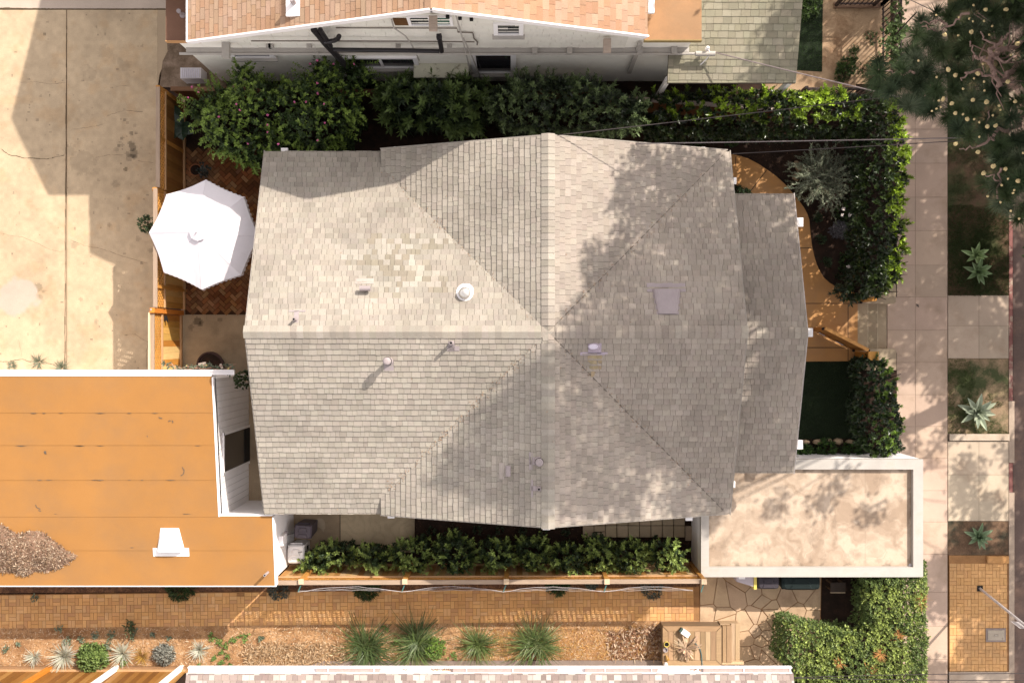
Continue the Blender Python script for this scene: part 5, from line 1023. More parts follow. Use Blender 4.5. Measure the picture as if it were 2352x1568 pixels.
for i in range(46):
    a = random.uniform(0, 6.28); l = random.uniform(.16, .38) * (1.1 if math.sin(a) > 0 else .7); w = random.uniform(.02, .05); p0 = c + Vector((math.cos(a), math.sin(a), 0)) * .03 + Vector((0, 0, .05 + random.random() * .1)); p1 = c + Vector((math.cos(a) * l, math.sin(a) * l, random.uniform(.02, .22))); mid_ = p0.lerp(p1, .6) + Vector((0, 0, random.uniform(.0, .08))); s = Vector((-math.sin(a), math.cos(a), random.uniform(-.4, .4))); cc = jit(random.choice([(.42, .29, .19), (.33, .22, .15), (.52, .38, .26), (.27, .18, .13)]), .15)
    mb.face([p0 - s * w * .2, p0 + s * w * .2, mid_ + s * w / 2, mid_ - s * w / 2], cc); mb.face([mid_ - s * w / 2, mid_ + s * w / 2, p1 + s * w * .3, p1 - s * w * .3], cc)
for i in range(10): a = random.uniform(-2.2, -1.0); mb.tube([c, c + Vector((math.cos(a) * .2, math.sin(a) * .2, .1)), c + Vector((math.cos(a) * .34 + .03, math.sin(a) * .34, .03))], [.014, .01, .005], 6, (.5, .37, .27))
mb.build('stalks', 'straw_bit', t)
q = P4(1582, 1130); t = thing('paint_can', 'white square can with dark cap standing on the planter deck', 'can', tuple(q)); b = MB(); b.bar((q.x - .09, q.y + .06, DZ + .07), (q.x + .08, q.y - .06, DZ + .07), .12, .13); b.build('can', 'plastic_white', t); b = MB(); b.bar((q.x - .13, q.y + .09, DZ + .07), (q.x - .092, q.y + .062, DZ + .07), .10, .11); b.build('cap', mat('capg', (.06, .1, .09), .5), t)
q = P4(1420, 1225); t = thing('cup', 'yellow rimmed cup on the edge of the planter deck', 'cup', tuple(q)); b = MB(); b.lathe(tuple(q), [(.05, 0), (.065, .11), (.055, .11), (.05, .04)], 20); b.build('cup', 'yellow', t); b = MB(); b.lathe((q.x, q.y, q.z + .06), [(.05, 0), (.05, .02), (.02, .02)], 16); b.build('filling', 'dark', t)
q = P4(1413, 1277); t = thing('cup', 'pale ring shaped cup on the edge of the planter deck', 'cup', tuple(q)); b = MB(); b.lathe(tuple(q), [(.05, 0), (.06, .06), (.045, .06), (.04, .02)], 20); b.build('cup', 'vent_paint', t)
q = P4(1428, 1352); t = thing('bottle', 'amber glass bottle lying on the corner of the planter deck', 'bottle', tuple(q)); b = MB(); b.tube([(q.x - .03, q.y + .09, DZ + .045), (q.x, q.y, DZ + .045), (q.x + .015, q.y - .04, DZ + .045)], [.015, .045, .045], 12); b.build('bottle', mat('amber', (.30, .16, .03), .2, spec=.6), t)
q = P4(1415, 1400); t = thing('bottle', 'white bottle standing on the near corner of the planter deck', 'bottle', tuple(q)); b = MB(); b.lathe(tuple(q), [(.045, 0), (.045, .12), (.02, .16), (.02, .2)], 16); b.build('bottle', 'white_paint', t)
cb = MB(); cb.tube([P4(1640, 1190) + Vector((0, 0, .012)), P4(1680, 1235) + Vector((0, 0, .012)), P4(1710, 1275) + Vector((0, 0, .012)), P4(1722, 1320) + Vector((0, 0, .012)), P4(1728, 1410) + Vector((0, 0, .012)), P4(1728, 1445) + Vector((0, 0, -.1))], .011, 6)
tag(recenter(cb.build('cable', 'wire_blue')), 'dark cable running across the planter deck boards', 'cable')
# utility cover, sign post
t = thing('utility_cover', 'rectangular concrete meter box cover set in the brick parkway', 'utility cover', tuple(G(2286, 1457, ZS)))
p0, p1 = G(2264, 1442, ZS), G(2310, 1473, ZS); b = MB(); b.box(p0.x, p1.x, p1.y, p0.y, ZS - .05, ZS + .012, (.26, .21, .195)); b.build('frame', 'tile', t); b = MB(); b.box(p0.x + .05, p1.x - .04, p1.y + .045, p0.y - .045, ZS, ZS + .024, (.40, .34, .275)); lid = b.build('lid', 'tile', t); b = MB(); cx, cy = (p0.x + p1.x) / 2, (p0.y + p1.y) / 2; b.box(cx - .055, cx + .055, cy - .03, cy + .03, ZS + .02, ZS + .027, (.33, .28, .23)); b.box(cx - .03, cx + .03, cy - .012, cy + .012, ZS + .02, ZS + .031, (.45, .4, .34)); b.lathe((p1.x - .09, p1.y + .09, ZS + .02), [(.022, 0), (.022, .008), (.012, .008)], 12, (.3, .25, .2)); b.build('lid_mark', 'tile', lid)
t = thing('sign_post', 'grey metal street sign post with a sign plate leaning over the kerb', 'sign post', tuple(G(2250.5, 1350.5, ZS)))
p = G(2250.5, 1350.5, ZS); tp = Vector((p.x - .05, p.y - .33, 2.2)); b = MB(); b.tube([p, tp], .032, 12); b.build('post', 'post_metal', t); b = MB(); b.box(p.x - .07, p.x + .07, p.y - .07, p.y + .07, ZS, ZS + .02); b.build('base_plate', 'dark', t)
b = MB(); m0 = p.lerp(tp, .80); b.hexa([(m0.x - .12, m0.y - .045, 1.3), (m0.x + .14, m0.y - .05, 1.3), (m0.x + .14, m0.y - .044, 1.3), (m0.x - .12, m0.y - .039, 1.3)], [(m0.x - .13, m0.y - .08, 1.75), (m0.x + .13, m0.y - .085, 1.75), (m0.x + .13, m0.y - .079, 1.75), (m0.x - .13, m0.y - .074, 1.75)]); b.build('sign_plate', 'post_metal', t)
# garden stones
for i, (px, py, rx, ry) in enumerate([(1850, 1015, 12, 5.5), (1880.5, 1015, 14, 7), (1904.5, 1012.5, 8.5, 5.5), (1926, 1013.5, 11.5, 7.5), (1955, 1015, 12.5, 6.5), (1974, 1010, 7, 10)]):
    p = G(px, py, .06); b = MB(); b.lathe((p.x, p.y, -.04), [(.6, 0), (1, .25), (1.0, .55), (.8, .85), (.35, 1)], 14); v = np.array(b.v); v[:, :2] -= [p.x, p.y]; v[:, 0] *= rx * .0103; v[:, 1] *= ry * .0103; v[:, 2] = -.03 + (v[:, 2] + .04) * .13; v += rng.normal(0, .004, v.shape); v[:, :2] += [p.x, p.y]; b.v = v.tolist()
    o = recenter(b.build('stone', 'stone', None, True)); tag(o, ['leftmost oval border stone beside the porch column', 'second oval border stone from the porch column', 'smallest round border stone in the row along the dark lawn', 'fourth round border stone along the dark lawn', 'fifth oval border stone along the dark lawn', 'brown upright end stone of the row beside the hedge'][i], 'stone', 'border stones along the lawn')
for px, py, rx, ry, l in [(1834, 384, 9, 16, 'tan boulder beside the feathery grey shrub'), (1828, 407, 8, 8, 'small tan rock below the boulder at the feathery shrub')]:
    p = G(px, py, .1); b = MB(); b.lathe((p.x, p.y, -.04), [(.6, 0), (1, .3), (.95, .6), (.6, .9), (.2, 1)], 9); v = np.array(b.v); v[:, :2] -= [p.x, p.y]; v[:, 0] *= rx * .0103; v[:, 1] *= ry * .0103; v[:, 2] = -.03 + (v[:, 2] + .04) * .28; v[:, 0] += v[:, 1] * -.35; v += rng.normal(0, .012, v.shape); v[:, :2] += [p.x, p.y]; b.v = v.tolist(); tag(recenter(b.build('boulder', 'stone')), l, 'boulder')
for px, py, h in [(1974, 838, 6), (1973, 862, 8), (1972, 914, 9), (1972, 968, 6)]:
    p = G(px, py, .05); b = MB(); b.lathe((p.x, p.y, -.03), [(.045, 0), (.06, .05), (.05, .09), (.02, .11)], 10, sy=h / 5); tag(recenter(b.build('stone', 'stone', None, True)), 'brown edging stone half covered by the hedge beside the dark lawn', 'stone', 'edging stones under the hedge')
# overhead wires
def wire(label, pts, r=.011, m='wire', sag=0.0):
    A, Bq = pts; P = [A.lerp(Bq, i / 16) - Vector((0, 0, sag * 4 * (i / 16) * (1 - i / 16))) for i in range(17)]; b = MB(); b.tube(P, r, 6); tag(recenter(b.build('overhead_wire', m)), label, 'wire')
wire('grey overhead wire from the house ridge end slanting up across the hedge', (G(1270, 312, 4.3), G(2420, 178, 6.5)), .009, 'wire', .05)
wire('thick overhead cable running level past the house roof corner', (G(1460, 330, 3.6), G(2420, 312, 6.5)), .011, mat('cablelt', (.20, .17, .17), .5), .05)
wire('thin overhead wire just below the thick cable at the roof corner', (G(1683, 353.5, 2.75), G(2420, 310, 6.3)), .009, 'wire', .05)
wire('service wire from the neighbour insulator down across the dirt yard', (Z(2, 0, 1800, 440, 2.9), G(2120, 236, 4.5)), .013, mat('cable2', (.22, .18, .18), .5), .03)
wire('brown wire crossing the pavement at the top', (G(2040, -24, 4.0), G(2260, 80, 4.6)), .009, 'wire')
wire('upper of two thin wires over the clipped hedge at the bottom', (Z(3, 3, 390, 1517, 2.8), G(2420, 1545, 5.0)), .008, 'wire', .06)
wire('lower of two thin wires over the clipped hedge at the bottom', (Z(3, 3, 390, 1522, 2.8), G(2420, 1562, 5.0)), .008, 'wire', -.04)
for px in (2085, 2124): pass
# ================================================================ hedges and shrubs
HW = lambda pts, z: [tuple(G(a, b, z))[:2] for a, b in pts]
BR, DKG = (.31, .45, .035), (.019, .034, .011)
z1 = 1.75
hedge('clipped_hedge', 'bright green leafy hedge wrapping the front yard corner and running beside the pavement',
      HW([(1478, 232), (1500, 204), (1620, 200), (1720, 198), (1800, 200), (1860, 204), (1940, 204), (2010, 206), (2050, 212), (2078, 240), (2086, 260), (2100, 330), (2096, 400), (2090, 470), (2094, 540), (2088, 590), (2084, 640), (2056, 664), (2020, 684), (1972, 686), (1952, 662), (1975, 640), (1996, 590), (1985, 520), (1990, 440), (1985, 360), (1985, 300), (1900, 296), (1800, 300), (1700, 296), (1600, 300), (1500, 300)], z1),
      z1, -.03, 150, 11, .09, .038, BR, DKG, 'leaf_gloss', .7, .32, .18, 1.9, 3, .72, (.45, 1.25), depth=.55, sprigs=260, slen=.22, litf=lambda px, py: np.clip(np.where(px > 1985, (px - 2030) / 30, (285 - py) / 35), .06, 1) * (.55 + .45 * np.clip((vnoise(px / 24, py / 24, 5) - .35) * 4, 0, 1)))  # leaves coloured brighter along the outer sides, painting the sun on them
hedge('clipped_hedge', 'small dark green hedge between the dark lawn and the pavement below the steps',
      HW([(1985, 818), (2012, 812), (2042, 826), (2060, 850), (2072, 880), (2066, 912), (2078, 945), (2088, 975), (2080, 1005), (2090, 1040), (2060, 1052), (2010, 1050), (1985, 1030), (1975, 985), (1970, 940), (1985, 900), (1976, 850)], 1.2),
      1.2, -.05, 190, 11, .072, .032, (.20, .32, .045), (.020, .04, .014), 'leaf_gloss', .5, .3, .14, 2.2, 8, .55, depth=.4, sprigs=80, slen=.16, shrink=.97, litf=lambda px, py: np.clip((px - 1995) / 55, .08, 1))  # bright leaf colour grows towards the pavement side, painted as if sunlit
hedge('boxwood_hedge', 'tall clipped small leaved hedge at the lower right by the pavement',
      HW([(1802, 1432), (1830, 1425), (1880, 1442), (1935, 1449), (1980, 1452), (1990, 1420), (1985, 1390), (1992, 1350), (1980, 1326), (2060, 1318), (2120, 1322), (2124, 1292), (2134, 1296), (2137, 1360), (2134, 1420), (2138, 1470), (2134, 1520), (2138, 1640), (1815, 1640), (1822, 1560), (1810, 1530), (1790, 1520), (1798, 1480)], 1.25),
      1.25, -.05, 850, 6, .050, .030, (.285, .35, .09), (.12, .17, .05), 'leaf', .35, .16, .07, 3.5, 12, .72, (.5, 1.3), depth=.2, sprigs=160, slen=.10, flank=True, coref=.9, nsc=2.2)
hedge('evergreen_shrub', 'broad dark glossy evergreen shrub between the two houses with a sunlit patch',
      HW([(1120, 190), (1160, 170), (1210, 155), (1280, 165), (1360, 170), (1420, 190), (1455, 200), (1490, 225), (1480, 270), (1450, 290), (1400, 296), (1320, 300), (1250, 304), (1190, 290), (1150, 280), (1125, 250)], 2.2),
      2.25, -.05, 190, 11, .085, .027, (.17, .235, .095), (.040, .062, .031), 'leaf_gloss', .8, .35, .25, 1.5, 21, .50, (.5, 1.3), cat='shrub', depth=.7, sprigs=220, slen=.3, shrink=.92)
hedge('evergreen_shrub', 'dark compound leaved shrub left of the glossy evergreen shrub',
      HW([(866, 185), (900, 168), (960, 172), (1010, 176), (1060, 168), (1110, 176), (1140, 196), (1136, 240), (1110, 280), (1060, 290), (1010, 276), (960, 270), (905, 280), (872, 250)], 2.0),
      2.0, -.05, 95, 13, .15, .045, (.13, .19, .055), (.034, .056, .025), 'leaf', .9, .35, .28, 1.7, 31, .45, (.6, 1.3), cat='shrub', depth=.8, sprigs=120, slen=.35, shrink=.86)
bz = 2.7
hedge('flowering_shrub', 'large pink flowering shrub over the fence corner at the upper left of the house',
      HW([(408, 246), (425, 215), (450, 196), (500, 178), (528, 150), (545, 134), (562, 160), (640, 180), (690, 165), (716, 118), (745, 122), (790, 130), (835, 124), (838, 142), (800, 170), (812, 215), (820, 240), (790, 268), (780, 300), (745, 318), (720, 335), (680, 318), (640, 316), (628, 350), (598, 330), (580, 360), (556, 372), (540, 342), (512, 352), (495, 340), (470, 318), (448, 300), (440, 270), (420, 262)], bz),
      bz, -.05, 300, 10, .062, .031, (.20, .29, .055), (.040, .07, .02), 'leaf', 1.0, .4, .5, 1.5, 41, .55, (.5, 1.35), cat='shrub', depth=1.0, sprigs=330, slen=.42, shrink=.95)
fl = MB(); par = bpy.data.objects['flowering_shrub']
for c_, X, Y in [(0, 1640, 745), (0, 2000, 742), (0, 1700, 790), (0, 1610, 835), (0, 2022, 895), (0, 2052, 945), (0, 1872, 1000), (0, 2285, 985), (0, 2288, 1070), (0, 2288, 1130), (0, 2122, 1232), (1, 575, 520), (1, 717, 550), (1, 890, 552), (1, 575, 712), (1, 577, 800), (1, 480, 872), (1, 632, 892), (1, 385, 880), (1, 640, 1054), (1, 245, 1233), (1, 578, 1203), (1, 150, 985), (1, 512, 548)]:
    p = Z(c_, 0, X, Y, bz + .2); rosettes(fl, [p], [(0, 0, 1)], 7, .032, .026, [(.62, .16, .34)], (.6, 1.3))
fl.build('flower', 'petal', par)
# shrubs in front of the south fence
ss = 1.4
shp = [('low leafy shrub spilling over the fence beside the white bin', [(672, 1312), (690, 1285), (712, 1270), (735, 1288), (752, 1305), (740, 1318), (705, 1320)], 6, .85), ('dark low shrub between the bins and the concrete pad', [(712, 1268), (760, 1258), (800, 1262), (815, 1290), (800, 1312), (760, 1310), (735, 1290)], 7, .3),
       ('dark low shrub below the middle of the concrete pad', [(815, 1268), (850, 1262), (880, 1270), (890, 1300), (870, 1316), (830, 1312)], 8, .25), ('leafy shrub at the right corner of the concrete pad', [(885, 1275), (900, 1258), (935, 1250), (965, 1240), (985, 1262), (980, 1300), (960, 1325), (920, 1318), (895, 1300)], 9, .6),
       ('tallest leafy shrub of the fence row with a raised shoot', [(985, 1262), (1010, 1245), (1050, 1232), (1080, 1250), (1092, 1280), (1085, 1310), (1062, 1332), (1030, 1330), (1000, 1310)], 10, .62), ('leafy shrub just left of the third fence post', [(1092, 1265), (1120, 1245), (1150, 1250), (1175, 1262), (1180, 1300), (1160, 1318), (1120, 1318), (1095, 1300)], 11, .62),
       ('leafy shrub just right of the third fence post', [(1180, 1262), (1205, 1246), (1240, 1252), (1262, 1270), (1262, 1305), (1240, 1325), (1200, 1318)], 12, .55), ('leafy shrub in the middle right of the fence row', [(1262, 1275), (1290, 1262), (1325, 1258), (1345, 1275), (1345, 1318), (1310, 1324), (1275, 1318)], 13, .6),
       ('leafy shrub with pale sunlit leaves left of the fourth fence post', [(1345, 1262), (1365, 1242), (1395, 1240), (1415, 1262), (1415, 1305), (1390, 1326), (1355, 1320)], 14, .75), ('leafy shrub with pale sunlit leaves right of the fourth fence post', [(1412, 1265), (1440, 1250), (1480, 1252), (1495, 1285), (1485, 1325), (1440, 1332), (1415, 1312)], 15, .75),
       ('last leafy shrub of the row beside the flat roofed building', [(1495, 1262), (1520, 1248), (1560, 1255), (1580, 1280), (1575, 1305), (1560, 1330), (1520, 1318), (1495, 1300)], 16, .55)]
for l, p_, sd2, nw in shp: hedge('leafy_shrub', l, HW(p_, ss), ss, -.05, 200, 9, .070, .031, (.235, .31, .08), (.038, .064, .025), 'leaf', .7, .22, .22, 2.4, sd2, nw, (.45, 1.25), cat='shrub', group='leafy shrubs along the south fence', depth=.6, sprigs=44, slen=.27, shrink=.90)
def dome(name, label, px, py, r, h, n_c, n_l, L, W, cbright, cdark, m, cat='plant', group=None, z=-.03, tilt=(.3, 1.2), fl=None, cv=.2):
    p = G(px, py, z + h * .6); p.z = z; t = thing(name, label, cat, tuple(p), group); mb = MB(); u = rng.random((n_c, 3)); th = u[:, 0] * 6.283; ph = np.arccos(1 - u[:, 1] * .95); rr = .55 + .45 * u[:, 2] ** .5
    lum = 1 + .25 * (fbm(np.cos(th) * 2 + px, np.sin(th) * 2 + ph * 2, 3) - .5) * 2
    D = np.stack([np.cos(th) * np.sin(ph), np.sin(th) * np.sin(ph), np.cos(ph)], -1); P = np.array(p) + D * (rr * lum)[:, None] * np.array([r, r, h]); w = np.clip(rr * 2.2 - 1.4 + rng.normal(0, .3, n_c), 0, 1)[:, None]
    rosettes(mb, P, D + [0, 0, .3], n_l, L, W, np.array(cdark)[None] * (1 - w) + np.array(cbright)[None] * w, tilt, cv=cv); mb.build('foliage', m, t); s = MB()
    for i in range(5): a = random.uniform(0, 6.28); s.tube([p, p + Vector((math.cos(a) * r * .25, math.sin(a) * r * .25, h * .3)), p + Vector((math.cos(a) * r * .5, math.sin(a) * r * .5, h * .6))], [.014, .01, .005], 5)
    s.build('stem', 'bark', t)
    if fl:
        for X, Y in fl: f = MB(); q = G(X, Y, z + h * 1.0); rosettes(f, [q], [(0, 0, 1)], 8, .052, .046, [(.80, .74, .74)], (.7, 1.4)); rosettes(f, [q + Vector((0, 0, .012))], [(0, 0, 1)], 5, .028, .024, [(.8, .72, .66)], (.3, 1.0)); f.build('flower', 'petal', t)
    return t
# feathery grey-green shrub: long arching twigs with narrow leaves
p = G(1893, 405, .8); t = thing('feathery_shrub', 'feathery grey green shrub beside the boulder in the front bed', 'shrub', (p.x, p.y, -.03)); mb = MB(); tw = MB(); c = Vector((p.x, p.y, .1))
for i in range(230):
    az = random.uniform(0, 6.283); l = random.uniform(.35, .85) * (1 if not 2.2 < az < 4.2 else .8); e = random.uniform(.1, 1.35); h = Vector((math.cos(az), math.sin(az), 0)); k_ = i % 5; q = c + Vector((math.cos(k_ * 1.26) * .2 + random.gauss(0, .08), math.sin(k_ * 1.26) * .22 + random.gauss(0, .08), random.uniform(.1, .5))); a = e; pts = [q]; tn = random.gauss(0, .16); br_ = random.uniform(.55, 1.35)
    for k in range(7): az += tn; h = Vector((math.cos(az), math.sin(az), 0)); q = q + (h * math.cos(a) + Vector((0, 0, math.sin(a)))) * (l / 6); a -= .2; pts.append(q)
    tw.tube(pts, [.005] * 4 + [.003] * 4, 4)
    C = []; D = []
    for k in range(1, 8):
        for m_ in range(12):
            f = random.random(); qq = pts[k - 1].lerp(pts[k], f); d_ = (pts[k] - pts[k - 1]).normalized(); sd3 = Vector((random.gauss(0, 1), random.gauss(0, 1), random.gauss(0, .7))); C.append(qq); D.append(d_ * .9 + sd3 * .45)
    C = np.array(C); D = np.array(D); mb.leaves(C, D, rng.normal(0, .5, D.shape) + [0, 0, 1], rng.uniform(.04, .085, len(C)), .015, np.array([jit((.21 * br_, .235 * br_, .165 * br_), .25) for _ in range(len(C))]))
mb.build('foliage', 'leaf_matte', t); tw.build('twig', 'bark', t)
dome('lavender_bush', 'small grey lavender bush in the front bed below the white roses', 1931, 527, .20, .38, 420, 7, .05, .012, (.20, .19, .21), (.10, .10, .11), 'leaf_matte')
dome('rose_bush', 'rose bush with white blooms next to the feathery shrub', 1950, 482, .26, .55, 110, 7, .055, .035, (.05, .09, .025), (.02, .035, .014), 'leaf', fl=[(1937, 481), (1952, 493), (1934, 494), (1961, 471), (1963, 486)])
dome('rose_bush', 'lower rose bush with pale pink blooms near the hedge end', 1962, 600, .30, .5, 130, 7, .055, .035, (.05, .09, .025), (.02, .035, .014), 'leaf', fl=[(1968, 570), (1977, 593), (1984, 594), (1948, 613), (1983, 571), (1975, 599)])
for l, px, py in [('little dark plant in the bed below the lavender bush', 1887, 548), ('little dark plant in the bed near the lower rose bush', 1901, 602), ('little grey plant in the bed where the walk widens', 1930, 630), ('little dark plant in the bed beside the upper walk curve', 1880, 500), ('small plant in the soil pocket under the house corner', 1713, 443), ('small plant in the soil pocket against the house wall', 1698, 436)]: dome('bedding_plant', l, px, py, .12, .18, 40, 8, .05, .02, (.05, .08, .035), (.02, .035, .016), 'leaf')
for l, px, py, c_ in [('dark seedling in the mulch right of the concrete pad', 991, 1220, 0), ('second seedling from the concrete pad in the dark mulch', 1043, 1215, 1), ('third seedling from the concrete pad in the dark mulch', 1096, 1218, 0), ('seedling under the house gable peak', 1147, 1217, 1), ('seedling left of the gable peak in the dark mulch', 1201, 1221, 0), ('seedling right of the gable peak in the dark mulch', 1245, 1222, 1), ('seedling nearest to the square pavers in the dark mulch', 1299, 1223, 0)]: dome('seedling', l, px, py, .10, .2, 34, 7, .045, .018, (.07, .10, .05), (.03, .05, .03), 'leaf', group='seedlings in the dark side bed', z=-.06)
for l, px, py in [('low fern like plant by the porch column beside the white wall', 1845, 1040), ('low fern like plant in the middle of the white wall', 1900, 1032), ('low fern like plant next to the small hedge by the white wall', 1958, 1042)]: dome('fern', l, px, py, .26, .32, 120, 9, .07, .022, (.07, .14, .03), (.02, .045, .014), 'leaf')
for l, px, py in [('shady seedling behind the house below the overhead wire', 1520, 318), ('shady seedling in the dark bed left of the round roof corner', 1605, 318), ('dark grey tuft in the dark bed under the hedge', 1715, 306), ('dim seedling in the dark bed beyond the roof ridge end', 1680, 320), ('fern in a shaft of light below the glossy shrub', 1495, 292), ('bright fern under the glossy shrub left of the wire', 1385, 296)]: dome('bedding_plant', l, px, py, .18, .25, 60, 8, .07, .022, (.06, .10, .03), (.02, .035, .015), 'leaf', z=-.06)
t = dome('rambling_plant', 'leafy weed sticking out of the fence beside the parasol', 335, 514, .20, .3, 110, 7, .06, .022, (.11, .16, .07), (.03, .05, .025), 'leaf', z=1.2)
dome('hanging_ivy', 'dark ivy hanging over the white garage wall under the house eave', 556, 872, .2, .35, 130, 6, .045, .034, (.06, .09, .03), (.025, .04, .016), 'leaf', z=2.3)
# big leaf plant, pot contents
t = thing('banana_plant', 'broad leaved plant in the shade beside the fence and pink flowering shrub', 'plant', tuple(G(438, 300))); c = G(438, 300, 0)
for px, py, az, l, e in [(420, 300, 2.0, .5, .5), (430, 312, -2.2, .45, .45), (436, 330, -1.4, .4, .5), (415, 290, 2.7, .42, .6), (445, 325, -.6, .4, .4)]:
    h = Vector((math.cos(az), math.sin(az), 0)); s = Vector((-h.y, h.x, 0)); q = c + Vector((0, 0, .7)); P = [(q + h * (l * k / 6) + Vector((0, 0, .12 * math.sin(k / 6 * 2.4))), .16 * math.sin(math.pi * min(1, (k + .6) / 6.6)) ** .7) for k in range(7)]
    mb = MB()
    for (a, w0), (b_, w1) in zip(P[:-1], P[1:]): mb.face([a, b_, b_ + s * w1 + Vector((0, 0, .03)), a + s * w0 + Vector((0, 0, .03))], (.030, .055, .032)); mb.face([a, a - s * w0 + Vector((0, 0, .03)), b_ - s * w1 + Vector((0, 0, .03)), b_], (.026, .05, .03))
    mb.build('leaf', 'leaf_gloss', t)
s = MB()
for i in range(5): s.tube([c, c + Vector((random.uniform(-.05, .05), random.uniform(-.05, .05), .7))], .012, 6, (.04, .06, .03))
s.build('stem', 'leaf', t)
dome('succulent', 'pale grey succulent rosettes in the patio pots', 466, 388, .16, .2, 22, 12, .06, .035, (.14, .15, .14), (.05, .06, .05), 'leaf_matte', z=.25)
# climber on the garage edge
t = thing('climbing_rose', 'bare climbing plant with reddish stems and few leaves along the garage edge', 'climbing plant', tuple(G(487, 838))); mb = MB(); lv = MB(); zc = 2.6
for pts in [[(1815, 290), (1720, 310), (1560, 320), (1400, 355), (1310, 372)], [(1800, 320), (1650, 345), (1500, 330), (1420, 300)], [(1820, 330), (1900, 345), (1970, 372)], [(1760, 320), (1600, 340), (1480, 300), (1400, 280)], [(1830, 310), (1930, 300), (2020, 290)], [(1700, 340), (1850, 350), (1950, 330), (2000, 310)]]:
    P = [Z(0, 2, a, b_, zc + random.uniform(-.15, .1)) for a, b_ in pts]; PP = []
    for a, b_ in zip(P[:-1], P[1:]):
        for i in range(5): PP.append(a.lerp(b_, i / 5) + Vector((random.gauss(0, .012), random.gauss(0, .012), random.gauss(0, .012))))
    PP.append(P[-1]); mb.tube(PP, .011, 5)
    for q in PP:
        if random.random() < .45: rosettes(lv, [q + Vector((0, 0, .02))], [(random.gauss(0, .5), random.gauss(0, .5), 1)], 5, .075, .03, [(.13, .16, .11)], (.7, 1.4))
for X, Y in [(1600, 300), (1770, 300), (1955, 328), (1730, 345)]: q = Z(0, 2, X, Y, zc + .1); rosettes(lv, [q], [(0, 0, 1)], 7, .03, .026, [(.66, .55, .25)], (.3, 1.2))
b_ = Z(0, 2, 1815, 330, .5); mb.tube([(b_.x, b_.y, .45), (b_.x - .0, b_.y - .05, 1.6), Z(0, 2, 1800, 320, zc)], [.05, .035, .02], 8)
mb.build('stem', mat('redstem', (.36, .22, .16), .8, .15, 8), t); lv.build('leaf', 'leaf_matte', t)
sk = MB()
for a, b_ in [((1700, 292), (1760, 280)), ((1885, 290), (1918, 365))]: sk.bar(Z(0, 2, *a, 2.3), Z(0, 2, *b_, 2.4), .05, .03)
sk.build('stake', 'grey_wood', t)

# ---------------------------------------------------------------- dry garden by the brick path
def spiky(name, label, px, py, n, L, W, col, el=(.1, 1.3), droop=.25, m='leaf_matte', group=None, z=-.02, cat='plant', h=.25, lv=.25, r0=.04, segs=4):
    p = G(px, py, z + h * .5); p.z = z; mb = MB(); blades(mb, p, n, L, W, col, el, droop, lv, r0, segs); o = recenter(mb.build(name, m)); return tag(o, label, cat, group)
for l, px, py, L, n_, lean in [('broadest strap leaved clump at the end of the rocky straw patch', 844, 1484, .78, 270, .15), ('strap leaved clump beside a bright green shrub in the straw bed', 955, 1480, .74, 300, -.2), ('small strap leaved clump third from the left in the straw bed', 1095, 1479, .62, 190, .25), ('rightmost strap leaved clump in the straw bed', 1228, 1478, .74, 260, 0)]:
    p = G(px, py, .15); p.z = -.02; mb = MB()
    for sub_ in range(6):
        q = p + Vector((random.gauss(0, .10), random.gauss(0, .10), 0)); cc = random.choice([(.085, .125, .038), (.11, .155, .045), (.07, .105, .035), (.15, .19, .08)]); blades(mb, q, n_ // 4, L * random.uniform(.75, 1.15), .017, cc, (-.05, 1.2 + lean), random.uniform(.22, .42), .28, .05, 5, .25)
    blades(mb, p, 26, L * .9, .010, (.30, .24, .13), (-.1, .6), .2, .3, .08, 4, .25); tag(recenter(mb.build('strap_leaf_clump', 'leaf')), l, 'plant', 'strap leaved clumps in the straw bed')
dome('green_shrub', 'bright yellow green shrub growing into a strap leaved clump', 997, 1492, .27, .35, 420, 6, .035, .024, (.22, .34, .07), (.09, .16, .035), 'leaf')
dome('green_shrub', 'round bright green shrub between two silver tufts at the lower left', 207, 1512, .36, .42, 520, 8, .06, .030, (.22, .30, .09), (.08, .13, .035), 'leaf')
for l, px, py, n, L in [('small silver tuft leftmost in the lower left bed', 77, 1508, 90, .24), ('largest silver tuft left of the bright green shrub', 147, 1506, 170, .40), ('silver tuft right of the bright green shrub', 281, 1502, 140, .33), ('silver tuft left of the rocky straw patch', 457, 1493, 110, .28)]:
    spiky('silver_tuft', l, px, py, n, L, .016, (.50, .50, .41), (.05, 1.4), .12, group='silver tufts in the lower left bed', h=.12)
spiky('golden_grass', 'small golden dry grass tuft in the lower left bed', 325, 1508, 90, .22, .010, (.36, .22, .05), (.2, 1.4), .15, h=.1)
dome('silver_shrub', 'rounded silver grey woolly shrub in the lower left bed', 374, 1505, .25, .28, 240, 8, .07, .018, (.30, .30, .26), (.16, .16, .14), 'leaf_matte')
for l, px, py, r in [('grey blue trailing plant between garage and brick path', 638, 1356, .26), ('grey blue plant left of the flagstone patio by the fence', 1498, 1352, .28), ('grey plant under the string wires before the fourth post', 1358, 1340, .15)]: dome('trailing_plant', l, px, py, r, .3, 190, 8, .05, .013, (.12, .14, .12), (.06, .075, .065), 'leaf_matte', z=-.02)
for l, px, py, r in [('dark green conifer like shrub reaching from under the garage roof over the path', 412, 1350, .34), ('dark green feathery shrub below the second fence post', 841, 1352, .30), ('dark green feathery shrub left of the fourth fence post', 1283, 1343, .27)]: dome('dark_shrub', l, px, py, r, .35, 300, 9, .075, .013, (.05, .085, .022), (.02, .035, .014), 'leaf', z=-.02)
